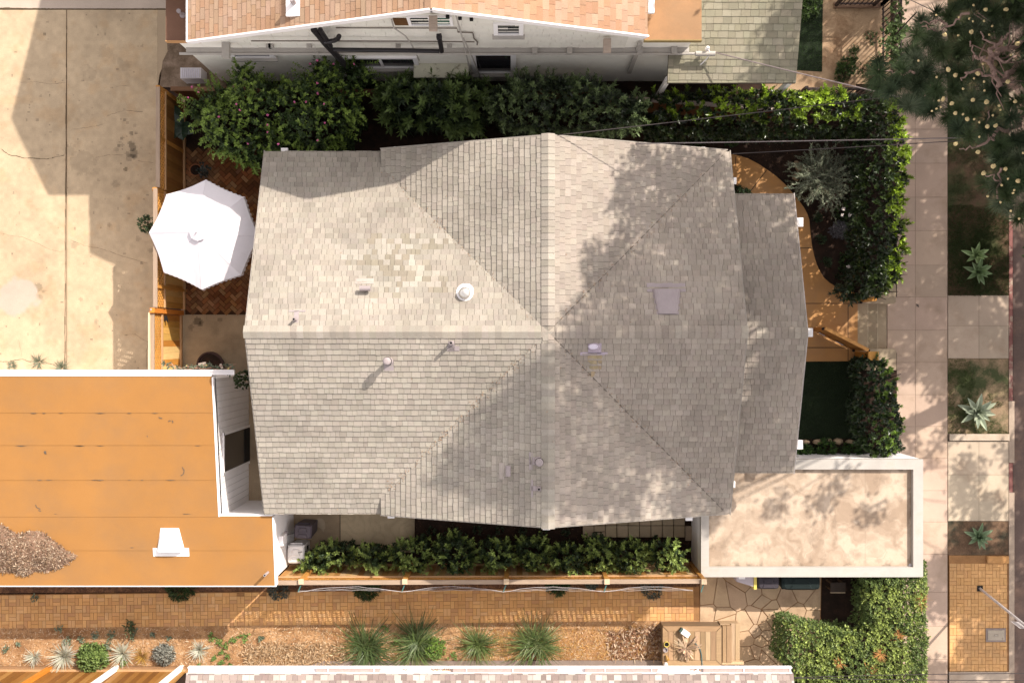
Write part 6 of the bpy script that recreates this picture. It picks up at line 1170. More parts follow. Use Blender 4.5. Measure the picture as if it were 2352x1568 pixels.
def agave(name, label, px, py, n, L, W, col, z, h=.2, lab2=None):
    p = G(px, py, z + h); p.z = z; mb = MB()
    for i in range(n):
        f = i / (n - 1); az = i * 2.39996 + .4; el = lerp(.08, 1.3, f ** 1.3); l = L * lerp(1.0, .62, f) * random.uniform(.92, 1.06); w = W * 1.55 * lerp(1, .75, f); hh = Vector((math.cos(az), math.sin(az), 0)); s = Vector((-hh.y, hh.x, 0)); cc = jit(col, .09); a = el + .25; q = p + Vector((0, 0, .05 + .12 * f)); P = []
        for k in range(7):
            t = k / 6; wd = w * (.42 + 1.1 * t - 1.52 * t ** 2 + (.0 if t < 1 else 0)) if t < .99 else .004; P.append((q, max(wd, .004))); q = q + (hh * math.cos(a) + Vector((0, 0, math.sin(a)))) * (l / 6); a -= .085
        up = Vector((0, 0, 1)); nrm = lambda: (up * math.cos(el) - hh * math.sin(el))
        for (A, w0), (Bq, w1) in zip(P[:-1], P[1:]):
            n_ = nrm(); lift0, lift1 = n_ * w0 * .28, n_ * w1 * .28
            mb.face([A, Bq, Bq + s * w1 / 2 + lift1, A + s * w0 / 2 + lift0], cc); mb.face([A, A - s * w0 / 2 + lift0, Bq - s * w1 / 2 + lift1, Bq], tuple(v * .96 for v in cc))
    return tag(recenter(mb.build(name, 'agave_leaf')), label, 'agave')
mat('agave_leaf', (.1, .1, .1), .5, .05, 4, .04, 40, attr=True, spec=.35, transl=.08)
agave('agave', 'green agave rosette upper of the overlapping pair by the kerb', 2243, 586, 15, .38, .13, (.21, .29, .12), ZS)
agave('agave', 'dark green agave rosette lower of the overlapping pair by the kerb', 2248, 624, 17, .43, .135, (.155, .225, .10), ZS)
agave('agave', 'largest pale grey green agave in the parkway grass patch', 2249, 946, 20, .56, .17, (.30, .345, .25), ZS, .3)
agave('agave', 'blue green agave in bare soil next to the brick parkway', 2250, 1233, 18, .41, .13, (.16, .23, .13), ZS)
for l, px, py, r in [('small grey weed left of the driveway edge crack', 27, 838, .14), ('pale grey weed in the middle of the driveway edge crack', 88, 832, .21), ('green grey weed at the driveway joint beside the garage', 142, 845, .22)]: spiky('weed', l, px, py, 70, r, .018, (.16, .18, .12), (.1, 1.3), .3, 'leaf', h=.06)
# small weeds in the straw
wd = None; i = 0
for (c_, X, Y, s_, k) in [(0, 825, 1150, .9, 0), (0, 1315, 1145, .6, 0), (0, 1445, 1180, .5, 0), (0, 575, 1195, 1.2, 1), (0, 700, 1180, 1.0, 1), (0, 60, 1270, .8, 1), (0, 160, 1225, .6, 0), (0, 960, 1150, 1.1, 1), (0, 935, 1225, 1.3, 1), (0, 1140, 1160, 1.2, 1), (0, 1810, 1165, .8, 2), (0, 1865, 1210, 1.0, 2), (0, 1930, 1225, 1.1, 2), (0, 2000, 1190, .8, 2), (0, 2100, 1170, 1.4, 2), (0, 2240, 1170, .9, 1), (0, 1830, 1355, .7, 2), (0, 1890, 1300, .7, 2), (0, 1905, 1390, 1.0, 2), (0, 1970, 1415, .6, 2), (0, 1705, 1410, .5, 2), (0, 1950, 1330, .8, 2), (1, 100, 1180, .8, 1), (1, 1150, 1095, .8, 2), (1, 1250, 1205, 1.0, 2), (1, 1740, 1330, 1.2, 2), (0, 520, 1095, 1.0, 0), (0, 300, 830, .8, 1), (0, 1060, 1385, 1.0, 2)]:
    if wd is None or i % 3 != 5:
        p = Z(c_, 3, X, Y, 0); mb = MB(); n_ = int(9 * s_) + 4; C = np.array([(p.x + random.gauss(0, .05 * s_), p.y + random.gauss(0, .05 * s_), .0 + random.uniform(0, .08) * s_) for _ in range(n_)]); rosettes(mb, C, np.tile([0, 0, 1.], (n_, 1)) + rng.normal(0, .3, (n_, 3)), 7, .05, .02, np.tile([(.20, .24, .17), (.15, .18, .12), (.14, .22, .06)][k], (n_, 1)), (.5, 1.4))
        o = recenter(mb.build('weed', 'leaf_matte')); tag(o, ['small pale grey weed sprouting from the straw bed', 'low grey green weed by the brick path', 'fresh green weed in the rocky part of the straw bed'][k], 'weed', ['pale weeds in the straw', 'grey weeds by the brick path', 'green weeds in the straw'][k])
    i += 1
p = Z(0, 3, 1135, 1075, 0); mb = MB(); C = np.array([(p.x + random.gauss(0, .05), p.y + random.gauss(0, .13), random.uniform(0, .35)) for _ in range(60)]); rosettes(mb, C, np.tile([0, 0, 1.], (60, 1)) + rng.normal(0, .4, (60, 3)), 8, .05, .018, np.tile((.075, .10, .045), (60, 1)), (.4, 1.4)); tag(recenter(mb.build('tall_weed', 'leaf')), 'tall green weed growing over the lower edge of the brick path', 'weed')
# loose straw and chips
def litter(name, poly, n, L, W, pal, z, label, cat='mulch', hmax=.02):
    q = in_pts(poly, n); mb = MB(); pal = np.array(pal); k = fbm(q[:, 0] * 2, q[:, 1] * 2, 91) + rng.random(n) * .6; q = q[k > .62]; n = len(q)
    mb.leaves(np.stack([q[:, 0], q[:, 1], z + rng.random(n) * hmax], -1), rng.standard_normal((n, 3)) * [1, 1, .15], rng.standard_normal((n, 3)) * .35 + [0, 0, 1], rng.uniform(*L, n), rng.uniform(*W, n), pal[rng.integers(0, len(pal), n)] * rng.uniform(.7, 1.2, (n, 1)), .05); o = mb.build(name, 'straw_bit'); o['kind'] = 'stuff'; o['label'] = label; o['category'] = cat
litter('straw', P2([(-30, 1443), (1520, 1428), (1520, 1518), (740, 1520), (735, 1534), (-30, 1534)]), 15000, (.04, .13), (.006, .016), [(.52, .36, .22), (.42, .25, .12), (.34, .18, .07), (.62, .48, .34), (.30, .17, .09)], -.01, 'straw and bark litter covering the bed below the brick path')
litter('straw', P2([(1060, 1446), (1520, 1440), (1520, 1512), (1070, 1515)]), 5000, (.05, .16), (.005, .012), [(.48, .27, .08), (.42, .20, .05), (.55, .36, .16), (.33, .16, .05)], -.005, 'golden straw litter left of the planter deck')
litter('mulch', P2([(-30, 1340), (1600, 1322), (1600, 1350), (-30, 1360)]), 3500, (.03, .09), (.006, .015), [(.16, .08, .045), (.25, .14, .08), (.1, .05, .03)], -.018, 'dark bark mulch strip above the brick path')
litter('dry_leaves', P2([(560, 1478), (780, 1474), (800, 1500), (790, 1530), (560, 1534)]), 1700, (.06, .17), (.012, .035), [(.40, .27, .16), (.30, .19, .10), (.46, .33, .21), (.22, .14, .08)], -.005, 'pale dry leaves over rocky soil left of the strap leaved clumps', 'dry leaves', .06)
litter('dry_leaves', P2([(1395, 1450), (1518, 1436), (1520, 1512), (1400, 1512)]), 1500, (.06, .16), (.012, .04), [(.40, .27, .18), (.22, .11, .06), (.5, .38, .28), (.15, .07, .04)], -.005, 'brown dry leaves beside the planter deck', 'dry leaves', .06)
litter('soil_litter', P2([(430, 200), (1700, 300), (1720, 356), (1940, 640), (1975, 660), (1975, 300), (1500, 240), (430, 190)]), 2500, (.02, .06), (.006, .02), [(.07, .04, .025), (.11, .06, .035), (.045, .025, .02)], -.055, 'dark mulch chips in the shady garden beds')
litter('soil_litter', P2([(955, 1190), (1590, 1190), (1590, 1300), (955, 1260)]), 1800, (.02, .06), (.006, .02), [(.07, .04, .025), (.13, .07, .04), (.045, .025, .02)], -.055, 'dark mulch chips in the side bed by the pavers')
# rocks edging in the straw bed
for k, (X, Y) in enumerate([(1, 1), ]): pass
# grass
def grass(label, poly, n, z, L, cols, cat='grass', patch=None, w=.008):
    q = in_pts(poly, n)
    if patch: q = q[patch(q[:, 0], q[:, 1])]
    n = len(q); mb = MB(); D = rng.normal(0, .55, (n, 3)) + [0, 0, 1.0]; c = np.array(cols); f = fbm(q[:, 0] * 3, q[:, 1] * 3, 17)[:, None]; col = c[0] * (1 - f) + c[1] * f
    mb.leaves(np.stack([q[:, 0], q[:, 1], np.full(n, z)], -1), D, rng.standard_normal((n, 3)), L * rng.uniform(.6, 1.3, n), w, col * rng.uniform(.7, 1.3, (n, 1)), 0, .3); o = mb.build('grass', 'leaf_matte'); o['kind'] = 'stuff'; o['label'] = label; o['category'] = cat; return o
lw = P2([(1690, 831), (1972, 830.5), (1972, 1006), (1690, 1010)]); bed('lawn_soil', lw, -.05, -.012, mat('lawnsoil', (.012, .02, .009), .95, .2, 3)); grass('dark green front lawn between house and small hedge', lw, 15000, -.015, .05, [(.016, .032, .010), (.026, .046, .014)])
nl = [(6.35, 6.7), (7.62, 6.62), (7.7, 14), (6.35, 14)]; bed('lawn_soil', nl, -.04, .004, 'lawnsoil'); grass('green lawn strip beside the neighbour porch roof', nl, 9000, .002, .05, [(.04, .085, .02), (.06, .12, .03)])
w_ = lambda s, th: (lambda x, y: fbm(x * 1.6, y * 1.6, s, 4) > th)
grass('patchy parkway grass under the pine', P2([(2178, -60), (2317, -60), (2317, 677), (2178, 677)], ZS), 22000, ZS - .012, .055, [(.035, .055, .018), (.06, .08, .03)], patch=lambda x, y: fbm(x * 1.6, y * 1.6, 5, 4) > .43)
grass('dark parkway grass around the agave pair', P2([(2178, 470), (2317, 470), (2317, 680), (2178, 678)], ZS), 17000, ZS - .012, .07, [(.030, .05, .015), (.055, .085, .025)], patch=w_(7, .30))
grass('worn parkway grass around the largest agave', P2([(2178, 824), (2317, 824), (2317, 995), (2178, 995)], ZS), 12000, ZS - .012, .055, [(.06, .10, .025), (.11, .14, .05)], patch=w_(9, .50))
for l, px, py in [('low dark juniper tuft at the edge of the neighbour lawn', 2045 - 0, 260), ('tuft of weeds in the neighbour dirt yard', 1948, 150)]: dome('weed_tuft', l, px if px < 2000 else 1940, py if py < 200 else 165, .22, .22, 70, 8, .07, .02, (.07, .12, .03), (.03, .05, .02), 'leaf', z=0)
for X, Y, r in [(1050, 320, .16), (900, 420, .1), (980, 590, .16), (890, 500, .12), (1090, 560, .2)]: p = zz(3, 0, X, Y); dome('weed_tuft', 'small weed growing in the fenced dirt yard', p[0], p[1], r, r, 30, 7, .055, .02, (.10, .14, .05), (.04, .06, .025), 'leaf', group='weeds in the dirt yard', z=0)
# vine on the iron fence
t = thing('vine', 'green vine trailing over the iron fence beside the pavement', 'vine', (9.25, 7.2, 0)); mb = MB(); st_ = MB(); C = []
for X, Y, n, s in [(1275, 20, 8, .08), (1285, 100, 12, .09), (1240, 215, 26, .12), (1230, 270, 30, .13), (1220, 330, 30, .13), (1240, 390, 24, .11), (1215, 440, 18, .1), (1330, 220, 14, .1), (1345, 260, 8, .06), (1265, 490, 14, .1), (1280, 540, 8, .07), (1180, 250, 10, .1)]:
    q = Z(3, 0, X, Y, 1.35)
    for _ in range(n): C.append((q.x + random.gauss(0, s), q.y + random.gauss(0, s), q.z + random.gauss(0, .1)))
C = np.array(C); rosettes(mb, C, np.tile([.2, 0, 1.], (len(C), 1)) + rng.normal(0, .5, (len(C), 3)), 5, .08, .055, np.tile((.11, .16, .055), (len(C), 1)), (.6, 1.4), cv=.35); mb.build('foliage', 'leaf', t)
st_.tube([Z(3, 0, 1275, 0, 1.3), Z(3, 0, 1280, 100, 1.35), Z(3, 0, 1235, 230, 1.35), Z(3, 0, 1220, 400, 1.35), Z(3, 0, 1270, 540, 1.3)], .012, 6); st_.build('stem', 'bark', t)
dome('garden_shrub', 'dark shrub at the top edge beside the neighbour porch roof', 1862, 8, .3, .7, 150, 8, .07, .035, (.07, .12, .03), (.025, .04, .015), 'leaf', z=0)
for l, px, py, r in [('clump of dry orange needles caught on the clipped hedge near the pavement', 2115, 1378, .2), ('clump of dry orange needles on the clipped hedge above the wires', 1993, 1541, .2), ('faded dry needles on the middle of the clipped hedge', 2065, 1460, .16), ('faded dry needles on the clipped hedge near its inner corner', 2023, 1502, .16), ('faint dry needles on the left arm of the clipped hedge', 1928, 1522, .12)]:
    o = spiky('dry_needles', l, px, py, 70, r, .006, (.42, .20, .07), (-.1, .5), .1, 'straw_bit', z=1.25, h=.04); o['category'] = 'dry needles'; o['group'] = 'dry needles on the clipped hedge'
for l, px, py, z in [('fallen brown leaf on the pavement below the small hedge', 2108, 691, ZS), ]:
    mb = MB(); mb.leaves([tuple(G(2104, 697, z + .006))], [(.6, -.8, .05)], [(0, 0, 1)], .13, .065, [(.13, .105, .09)], .1); tag(recenter(mb.build('fallen_leaf', 'straw_bit')), l, 'leaf')

# ================================================================ pine and the street trees that shade the house
def tuft(mb, C, A, n, L, W, cols, lo=.0, hi=1.5):
    C = np.asarray(C); A = unit(np.asarray(A, float)); k = len(C)
    if k == 0: return
    t_ = rng.standard_normal((k, 3)); X = unit(np.cross(A, t_)); Y = np.cross(A, X); az = rng.random((k, n)) * 6.283; th = lo + (hi - lo) * np.sqrt(rng.random((k, n)))
    R_ = X[:, None] * np.cos(az)[..., None] + Y[:, None] * np.sin(az)[..., None]; D = A[:, None] * np.cos(th)[..., None] + R_ * np.sin(th)[..., None]; U = A[:, None] * np.sin(th)[..., None] - R_ * np.cos(th)[..., None]
    P = C[:, None] + A[:, None] * (rng.random((k, n)) * .10 - .05)[..., None] + 0 * D; c = np.asarray(cols)[:, None] * rng.uniform(.6, 1.35, (k, n, 1))
    mb.leaves(P.reshape(-1, 3), D.reshape(-1, 3), U.reshape(-1, 3), (L * rng.uniform(.75, 1.15, (k, n))).ravel(), W, c.reshape(-1, 3), 0, .25)
PINE = [(2172, -30), (2172, 4), (2140, 38), (2106, 60), (2098, 92), (2120, 108), (2078, 130), (2050, 150), (2000, 142), (1994, 178), (2020, 200), (2056, 212), (2078, 246), (2110, 262), (2160, 262), (2184, 286), (2220, 320), (2262, 352), (2270, 400), (2256, 430), (2262, 462), (2300, 470), (2345, 512), (2420, 540), (2420, -30)]
pt = thing('pine_tree', 'long needled pine with pinkish branches and cream buds overhanging the pavement', 'pine tree', (11.95, 6.3, ZS)); nd = MB(); NC = np.array([(.062, .095, .040), (.085, .12, .052), (.05, .076, .04), (.12, .15, .09)])
def add_tufts(C, L=.27, n=150, W=.0075):
    C = np.array(C)
    if len(C) == 0: return
    A = np.array([-.35, .0, 1.0]) + rng.normal(0, .45, C.shape); tuft(nd, C, A, n, L, W, NC[rng.integers(0, 4, len(C))])
q = in_pts(PINE, 175); TP = []
for x, y in q:
    z = random.uniform(7.6, 9.6); TP.append(tuple(G(x, y, z)))
EX = [(3, 0, 1510, 340), (3, 0, 1400, 420), (3, 0, 1110, 525), (3, 0, 1115, 620), (3, 0, 1300, 710), (3, 0, 1300, 600), (3, 0, 1445, 725), (3, 0, 1450, 520), (3, 0, 1645, 445), (3, 0, 1785, 455), (3, 0, 1500, 615), (3, 0, 1605, 770), (3, 0, 1735, 765), (3, 0, 1455, 900), (3, 0, 1565, 950), (3, 0, 1600, 120), (3, 0, 1470, 185), (3, 0, 2025, 95), (3, 0, 2200, 90), (3, 0, 2100, 775), (3, 0, 2275, 870), (3, 0, 2265, 1200), (3, 0, 1920, 860), (3, 0, 1700, 600), (3, 1, 2265, 215), (3, 1, 2150, 320), (3, 1, 2300, 140), (3, 1, 2310, 460)]
for e in EX: TP.append(tuple(Z(*e, random.uniform(8.2, 9.4))))
TP = [p for p in TP if not any((PX(p)[0] - x) ** 2 + (PX(p)[1] - y) ** 2 < 20 ** 2 for x, y in [(2275, 130), (2262, 150), (2290, 105), (2330, 300), (2300, 165)])]
add_tufts(TP, .26, 190)
low = [tuple(G(x, y, random.uniform(6.2, 7.6))) for x, y in in_pts(PINE, 110)]; add_tufts(low, .27, 110)
br = MB(); BZ = 8.4
def limb(pts, r0, r1):
    P = [Z(c_, r_, x, y, z + (.45 if z > 8.4 else 0)) for c_, r_, x, y, z in pts]; PP = []
    for a, b_ in zip(P[:-1], P[1:]):
        for i in range(4): PP.append(a.lerp(b_, i / 4) + Vector((random.gauss(0, .02), random.gauss(0, .02), random.gauss(0, .02))))
    PP.append(P[-1]); n = len(PP); br.tube(PP, [lerp(r0, r1, i / (n - 1)) for i in range(n)], 7)
for pts, a, b_ in [([(3, 0, 2600, 300, 7.5), (3, 0, 2352, 540, 8.6), (3, 0, 2240, 615, 8.8), (3, 0, 2140, 730, 9.0)], .06, .04), ([(3, 0, 2140, 730, 9.0), (3, 0, 2090, 620, 9.1), (3, 0, 2065, 540, 9.3), (3, 0, 1990, 490, 9.4), (3, 0, 1930, 478, 9.5)], .038, .018), ([(3, 0, 2050, 470, 9.3), (3, 0, 2120, 380, 9.3), (3, 0, 2200, 330, 9.3), (3, 0, 2225, 290, 9.3)], .03, .015), ([(3, 0, 2065, 520, 9.2), (3, 0, 2130, 430, 9.2), (3, 0, 2260, 420, 9.1), (3, 0, 2380, 300, 8.6)], .05, .03), ([(3, 0, 1960, 600, 9.2), (3, 0, 1860, 630, 9.3), (3, 0, 1820, 690, 9.3)], .022, .01), ([(3, 0, 2080, 660, 9.2), (3, 0, 1990, 640, 9.2), (3, 0, 1960, 600, 9.2)], .02, .014), ([(3, 0, 2090, 480, 9.3), (3, 0, 2200, 520, 9.3), (3, 0, 2290, 480, 9.3)], .018, .01), ([(3, 0, 2100, 400, 9.3), (3, 0, 2000, 330, 9.4), (3, 0, 1980, 270, 9.4)], .018, .008),
                   ([(3, 0, 1700, 225, 8.8), (3, 0, 1620, 180, 8.9), (3, 0, 1540, 200, 8.8), (3, 0, 1460, 195, 8.8)], .018, .008), ([(3, 0, 1870, 110, 9.0), (3, 0, 1730, 200, 8.9), (3, 0, 1640, 260, 8.9)], .022, .01), ([(3, 0, 1600, 270, 8.8), (3, 0, 1530, 240, 8.8), (3, 0, 1480, 230, 8.8)], .015, .007), ([(3, 0, 2500, 950, 7.6), (3, 0, 2352, 970, 8.6), (3, 0, 2300, 1080, 8.7), (3, 0, 2130, 1130, 8.8), (3, 0, 2050, 1200, 8.8), (3, 0, 1900, 1270, 8.8), (3, 0, 1800, 1275, 8.8)], .05, .009), ([(3, 0, 2300, 1060, 8.7), (3, 0, 2330, 1000, 8.8), (3, 0, 2280, 960, 8.8)], .02, .01), ([(3, 1, 2160, 30, 8.7), (3, 1, 2140, 150, 8.7), (3, 1, 2128, 285, 8.6)], .02, .014), ([(3, 1, 2140, 140, 8.7), (3, 1, 2080, 95, 8.7), (3, 1, 2020, 85, 8.7)], .016, .006), ([(3, 0, 1410, 630, 8.6), (3, 0, 1250, 625, 8.6), (3, 0, 1080, 600, 8.6)], .02, .01), ([(3, 0, 2050, 940, 8.8), (3, 0, 2050, 1080, 8.8), (3, 0, 2040, 1200, 8.8)], .014, .007), ([(3, 0, 1900, 350, 8.9), (3, 0, 1915, 450, 8.9), (3, 0, 1915, 520, 8.9)], .014, .008)]: limb(pts, a, b_)
for i in range(16):
    a = random.uniform(0, 6.28); q = Vector(Z(3, 0, 2110 + random.gauss(0, 50), 470 + random.gauss(0, 80), 9.2)); br.tube([q, q + Vector((math.cos(a) * .25, math.sin(a) * .25, .05)), q + Vector((math.cos(a + .4) * .5, math.sin(a + .4) * .5, .1))], [.016, .012, .006], 5)
cn = MB(); pal = [(2025, 85), (2200, 82), (1900, 275), (1672, 298), (1705, 598), (1765, 642), (1660, 850), (1735, 885), (1915, 855), (2030, 872), (2275, 870), (1765, 967), (1865, 1020), (2040, 1082), (2108, 1076), (1765, 1232), (1958, 1300), (2090, 1420), (2192, 1445), (2005, 1480), (2300, 1545), (2295, 375), (2215, 700), (1960, 630), (2000, 550), (2240, 470), (1640, 915), (1605, 930), (1565, 950), (1625, 860), (2010, 180), (1915, 185), (2080, 225), (2055, 298), (1795, 150), (1790, 305), (1830, 978), (1970, 1045), (2085, 988), (1600, 130), (1920, 45), (1885, 160), (1450, 520), (1605, 660), (2010, 700), (1925, 670), (1830, 760), (2015, 775), (2140, 905), (1925, 1020), (2150, 940), (1970, 1170), (2345, 1310)]
P0 = [Z(3, 0, x, y, 9.75) for x, y in pal] + [Z(3, 1, x, y, 9.75) for x, y in [(2150, 320), (2268, 215), (2238, 393), (2310, 458), (2258, 240), (2215, 118), (2040, 268), (2160, 172)]]
b = MB(); b.lathe((0, 0, 0), [(.02, -.04), (.045, -.02), (.05, .0), (.04, .03), (.015, .045)], 8); v = np.array(b.v); v *= 1 + rng.normal(0, .16, v.shape); b.v = v.tolist(); c0 = None
for i, p in enumerate(P0):
    s = .72 if i < 24 else .38
    if c0 is None: c0 = b.build('cone', 'cone', None); o = c0
    else: o = c0.copy(); COL.objects.link(o)
    o.parent = pt; o.location = p - ORG[pt.name]; o.scale = (s * random.uniform(.8, 1.1), s * random.uniform(.8, 1.1), s); o.rotation_euler = (random.uniform(-.4, .4), random.uniform(-.4, .4), random.uniform(0, 6))
tk = MB(); tk.tube([(11.95, 6.3, ZS - .1), (12.0, 6.2, 2), (12.2, 5.9, 5), (12.2, 5.6, 8), (11.9, 5.3, 11)], [.27, .22, .18, .13, .07], 14)
for q in (Z(3, 0, 2600, 300, 7.5), Z(3, 0, 2500, 950, 7.6), Z(3, 0, 2380, 300, 8.6)): tk.tube([(12.2, 5.8, 6.2), Vector((12.2, 5.8, 6.2)).lerp(q, .5) + Vector((0, 0, .2)), q], [.09, .07, .055], 8)
tk.build('trunk', 'pine_bark', pt)
# crowns out of frame: their clumps stand where the photographed shade says leaves must be
targets = []
def shade(poly, z, cover=1.0, holes=(), sp=.33, real=None):
    P = [tuple(G(a, b_, z))[:2] for a, b_ in poly]; a = np.array(P); lo, hi = a.min(0), a.max(0)
    for x in np.arange(lo[0], hi[0] + sp, sp):
        for y in np.arange(lo[1], hi[1] + sp, sp):
            xx, yy = x + random.uniform(-.1, .1), y + random.uniform(-.1, .1)
            if not inpoly(np.array(xx), np.array(yy), P): continue
            px, py = dpx(xx, yy, z)
            if any(((px - hx) / rx) ** 2 + ((py - hy) / ry) ** 2 < 1 for hx, hy, rx, ry in holes): continue
            if random.random() < cover: targets.append((xx, yy, rz(xx, yy) if real else z))
ROOFSH = [(1440, 352), (1400, 410), (1395, 440), (1430, 480), (1428, 520), (1345, 575), (1335, 620), (1352, 650), (1340, 700), (1300, 745), (1262, 790), (1215, 850), (1150, 915), (1080, 985), (1035, 1050), (1040, 1095), (1120, 1130), (1180, 1175), (1690, 1188), (1700, 352)]
HOLES = [(1460, 400, 24, 18), (1486, 432, 20, 16), (1465, 578, 26, 12), (1368, 606, 16, 14), (1524, 1092, 30, 34), (1489, 1140, 26, 28), (1334, 1146, 26, 40), (1266, 1165, 24, 34), (1445, 1180, 70, 14), (1290, 870, 18, 28), (1090, 1040, 22, 40), (1150, 1165, 40, 24), (1400, 1180, 20, 20), (1600, 1180, 30, 16)]
shade(ROOFSH, 3.5, .93, HOLES, real=True)
shade([(1700, 350), (1850, 350), (1850, 1090), (1690, 1090)], 3.0, .97, [(1800, 500, 24, 16), (1722, 968, 24, 20), (1770, 1010, 26, 14), (1800, 790, 14, 18)])
shade([(1850, 300), (2330, 300), (2330, 830), (1850, 830)], -.2, .93, [(1863, 608, 16, 16), (1877, 630, 12, 12), (1958, 760, 16, 40), (2130, 860, 40, 20)])
shade([(1690, 830), (1975, 830), (1975, 1040), (1690, 1040)], 0, .95)
shade([(2030, 830), (2180, 830), (2180, 1050), (2030, 1050)], ZS, .42, [(2125, 880, 34, 40), (2060, 960, 30, 30), (2150, 1000, 24, 30)])
shade([(2180, 690), (2330, 690), (2330, 920), (2180, 920)], ZS, .55); shade([(2180, 1080), (2330, 1020), (2330, 1280), (2180, 1280)], ZS, .45)
shade([(2322, 500), (2480, 500), (2480, 1580), (2322, 1580)], -.83, .92)
shade([(2212, 1290), (2322, 1285), (2322, 1570), (2212, 1570)], ZS, .95); shade([(2176, 1270), (2212, 1270), (2212, 1420), (2176, 1420)], ZS, .9); shade([(2130, 1280), (2178, 1280), (2178, 1425), (2130, 1425)], ZS, .85); shade([(2130, 1520), (2220, 1520), (2220, 1570), (2130, 1570)], ZS, .8)
shade([(1770, 20), (1850, -10), (1850, 190), (1730, 190), (1760, 120)], 2.8, .8); shade([(1843, -20), (2050, -20), (2050, 210), (1843, 210)], 0, .5, [(1985, 130, 30, 60)]); shade([(2055, 70), (2180, 70), (2180, 310), (2055, 310)], ZS, .85, [(2100, 40, 60, 30)])
shade([(1700, 1095), (1900, 1095), (1900, 1320), (1690, 1320)], 1.2, .03); shade([(1900, 1080), (2100, 1080), (2100, 1310), (1900, 1310)], 1.2, .10)
shade([(1000, 1350), (1600, 1345), (1600, 1440), (1000, 1440)], 0, .10); shade([(1680, 340), (1860, 310), (1990, 330), (1990, 680), (1900, 640), (1870, 480), (1780, 400)], 0, .5); shade([(1650, 1440), (1720, 1440), (1720, 1470), (1650, 1470)], 0, .0)
shade([(1500, 205), (1980, 205), (1980, 290), (1500, 290)], 1.6, .28); shade([(1000, 200), (1450, 180), (1450, 290), (1000, 290)], 2.2, .35, [(1340, 262, 80, 40)]); shade([(2000, 300), (2095, 300), (2090, 660), (2000, 660)], 1.6, .45)
sun_d = np.array(SUN); trunks = [(14.4, .8), (14.6, 9.8), (15.8, 4.8), (17.5, -2.5), (16.5, 12.5), (9.5, 15.5)]; crowns = [[] for _ in trunks]; extra = []
PINEA = PINE
for T in targets:
    ts = list(np.arange(4.6, 11.6, .3)); ts = sorted(ts, key=lambda t: t + random.uniform(0, 3.0)); done = False
    th_ = (1.75 - T[2]) / SUN.z; q_ = np.array(T) + sun_d * th_; hx, hy = PX(q_)             # light that the tall hedge catches stays
    if th_ > 0 and ((1990 < hx < 2150 and 210 < hy < 690 and random.random() < .93) or (1480 < hx < 2090 and 188 < hy < 288 and random.random() < .8)): continue
    for t in [(0, t) for t in ts] + [(1, t) for t in ts]:
        ps_, t = t
        p = np.array(T) + sun_d * t; px, py = PX(p)
        if p[2] > 14.5: continue
        if ps_ and 2140 < px < 2420 and 0 < py < 470 and p[2] < 10.4 and inpoly(np.array(px), np.array(py), PINEA): extra.append(tuple(p)); done = True; break
        if px > 2352 + 62 or py < -62:
            k = min(range(len(trunks)), key=lambda i: (trunks[i][0] - p[0]) ** 2 + (trunks[i][1] - p[1]) ** 2); crowns[k].append(tuple(p)); done = True; break
print('shade targets', len(targets), 'placed', sum(map(len, crowns)), 'pine', len(extra))
add_tufts(extra, .27, 420); nd.build('needles', 'needle', pt); br.build('branch', 'pine_bark', pt)
TL = ['broad street tree across the kerb shading the front porch', 'street tree behind the pine shading the pavement', 'tall street tree over the road shading the house roof', 'street tree on the far side of the road', 'far street tree beyond the pine', 'tree beside the neighbour front yard']
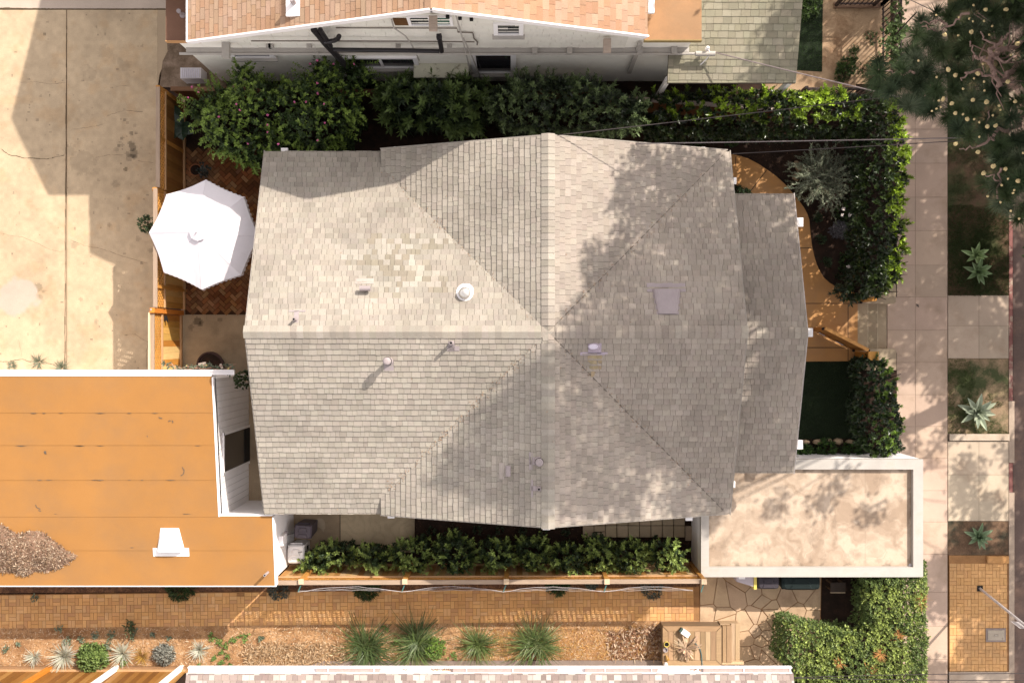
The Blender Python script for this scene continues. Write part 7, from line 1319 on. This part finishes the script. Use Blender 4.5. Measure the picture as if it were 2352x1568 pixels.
for (x, y), cl, l in zip(trunks, crowns, TL):
    if not cl: continue
    t = thing('street_tree', l, 'tree', (x, y, -.85)); C = np.array(cl); mb = MB(); n = 82; k = len(C); d = rng.standard_normal((k, n, 3)); d = unit(d) * (rng.random((k, n, 1)) ** .45) * .36; P = (C[:, None] + d).reshape(-1, 3)
    mb.leaves(P, rng.standard_normal(P.shape) * [1, 1, .5], rng.standard_normal(P.shape) * .5 + [0, 0, 1], rng.uniform(.12, .2, len(P)), .085, np.array([(.03, .05, .018), (.045, .075, .024), (.06, .09, .03)])[rng.integers(0, 3, len(P))]); mb.build('crown', 'leaf', t)
    tk = MB(); zt = float(C[:, 2].mean()); cc = C.mean(0); tk.tube([(x, y, -.95), (lerp(x, cc[0], .15), lerp(y, cc[1], .15), zt * .35), (lerp(x, cc[0], .5), lerp(y, cc[1], .5), zt * .75), tuple(cc)], [.26, .2, .14, .06], 12)
    for q in C[rng.choice(k, min(k, 22), replace=False)]: a = Vector((lerp(x, cc[0], .4), lerp(y, cc[1], .4), zt * .65)); q = Vector(q); tk.tube([a, a.lerp(q, .55) + Vector((0, 0, .25)), q], [.035, .02, .008], 6)
    tk.build('trunk', 'bark', t)
# ================================================================ light, sky, camera
world = bpy.data.worlds.new("World"); sc.world = world; world.use_nodes = True; nt = world.node_tree
for n_ in list(nt.nodes): nt.nodes.remove(n_)
sky = nt.nodes.new('ShaderNodeTexSky'); sky.sky_type = 'NISHITA'; sky.sun_disc = False
el = math.atan2(SUN.z, math.hypot(SUN.x, SUN.y)); rot = math.atan2(SUN.x, SUN.y); sky.sun_elevation = el; sky.sun_rotation = rot; sky.air_density = 1.0; sky.dust_density = 1.5; sky.ozone_density = .6
hs = nt.nodes.new('ShaderNodeHueSaturation'); hs.inputs['Saturation'].default_value = .10
bg = nt.nodes.new('ShaderNodeBackground'); bg.inputs['Strength'].default_value = .15; wo = nt.nodes.new('ShaderNodeOutputWorld')
wb = nt.nodes.new('ShaderNodeMix'); wb.data_type = 'RGBA'; wb.blend_type = 'MULTIPLY'; wb.inputs[0].default_value = 1; wb.inputs[7].default_value = (1.05, .985, .95, 1)
nt.links.new(sky.outputs[0], hs.inputs['Color']); nt.links.new(hs.outputs[0], wb.inputs[6]); nt.links.new(wb.outputs[2], bg.inputs['Color']); nt.links.new(bg.outputs[0], wo.inputs['Surface'])
ld = bpy.data.lights.new('sun', 'SUN'); ld.energy = 3.1; ld.angle = R(.6); ld.color = (1.0, .915, .80); lo = bpy.data.objects.new('sun', ld); COL.objects.link(lo); lo.rotation_euler = SUN.to_track_quat('Z', 'Y').to_euler(); lo.location = (30, 29, 40)
cd = bpy.data.cameras.new('camera'); cd.sensor_width = 36; cd.lens = 36 * H / (2352 * S0); cd.clip_end = 2000; co = bpy.data.objects.new('camera', cd); COL.objects.link(co); co.location = (0, 0, H); co.rotation_euler = (0, 0, 0); sc.camera = co
sc.render.resolution_x = 1024; sc.render.resolution_y = 682
vs = sc.view_settings; vs.view_transform = 'Standard'; vs.look = 'None'; vs.gamma = 1; vs.exposure = 1.1; vs.use_curve_mapping = False
sc.cycles.max_bounces = 8; sc.cycles.transparent_max_bounces = 4
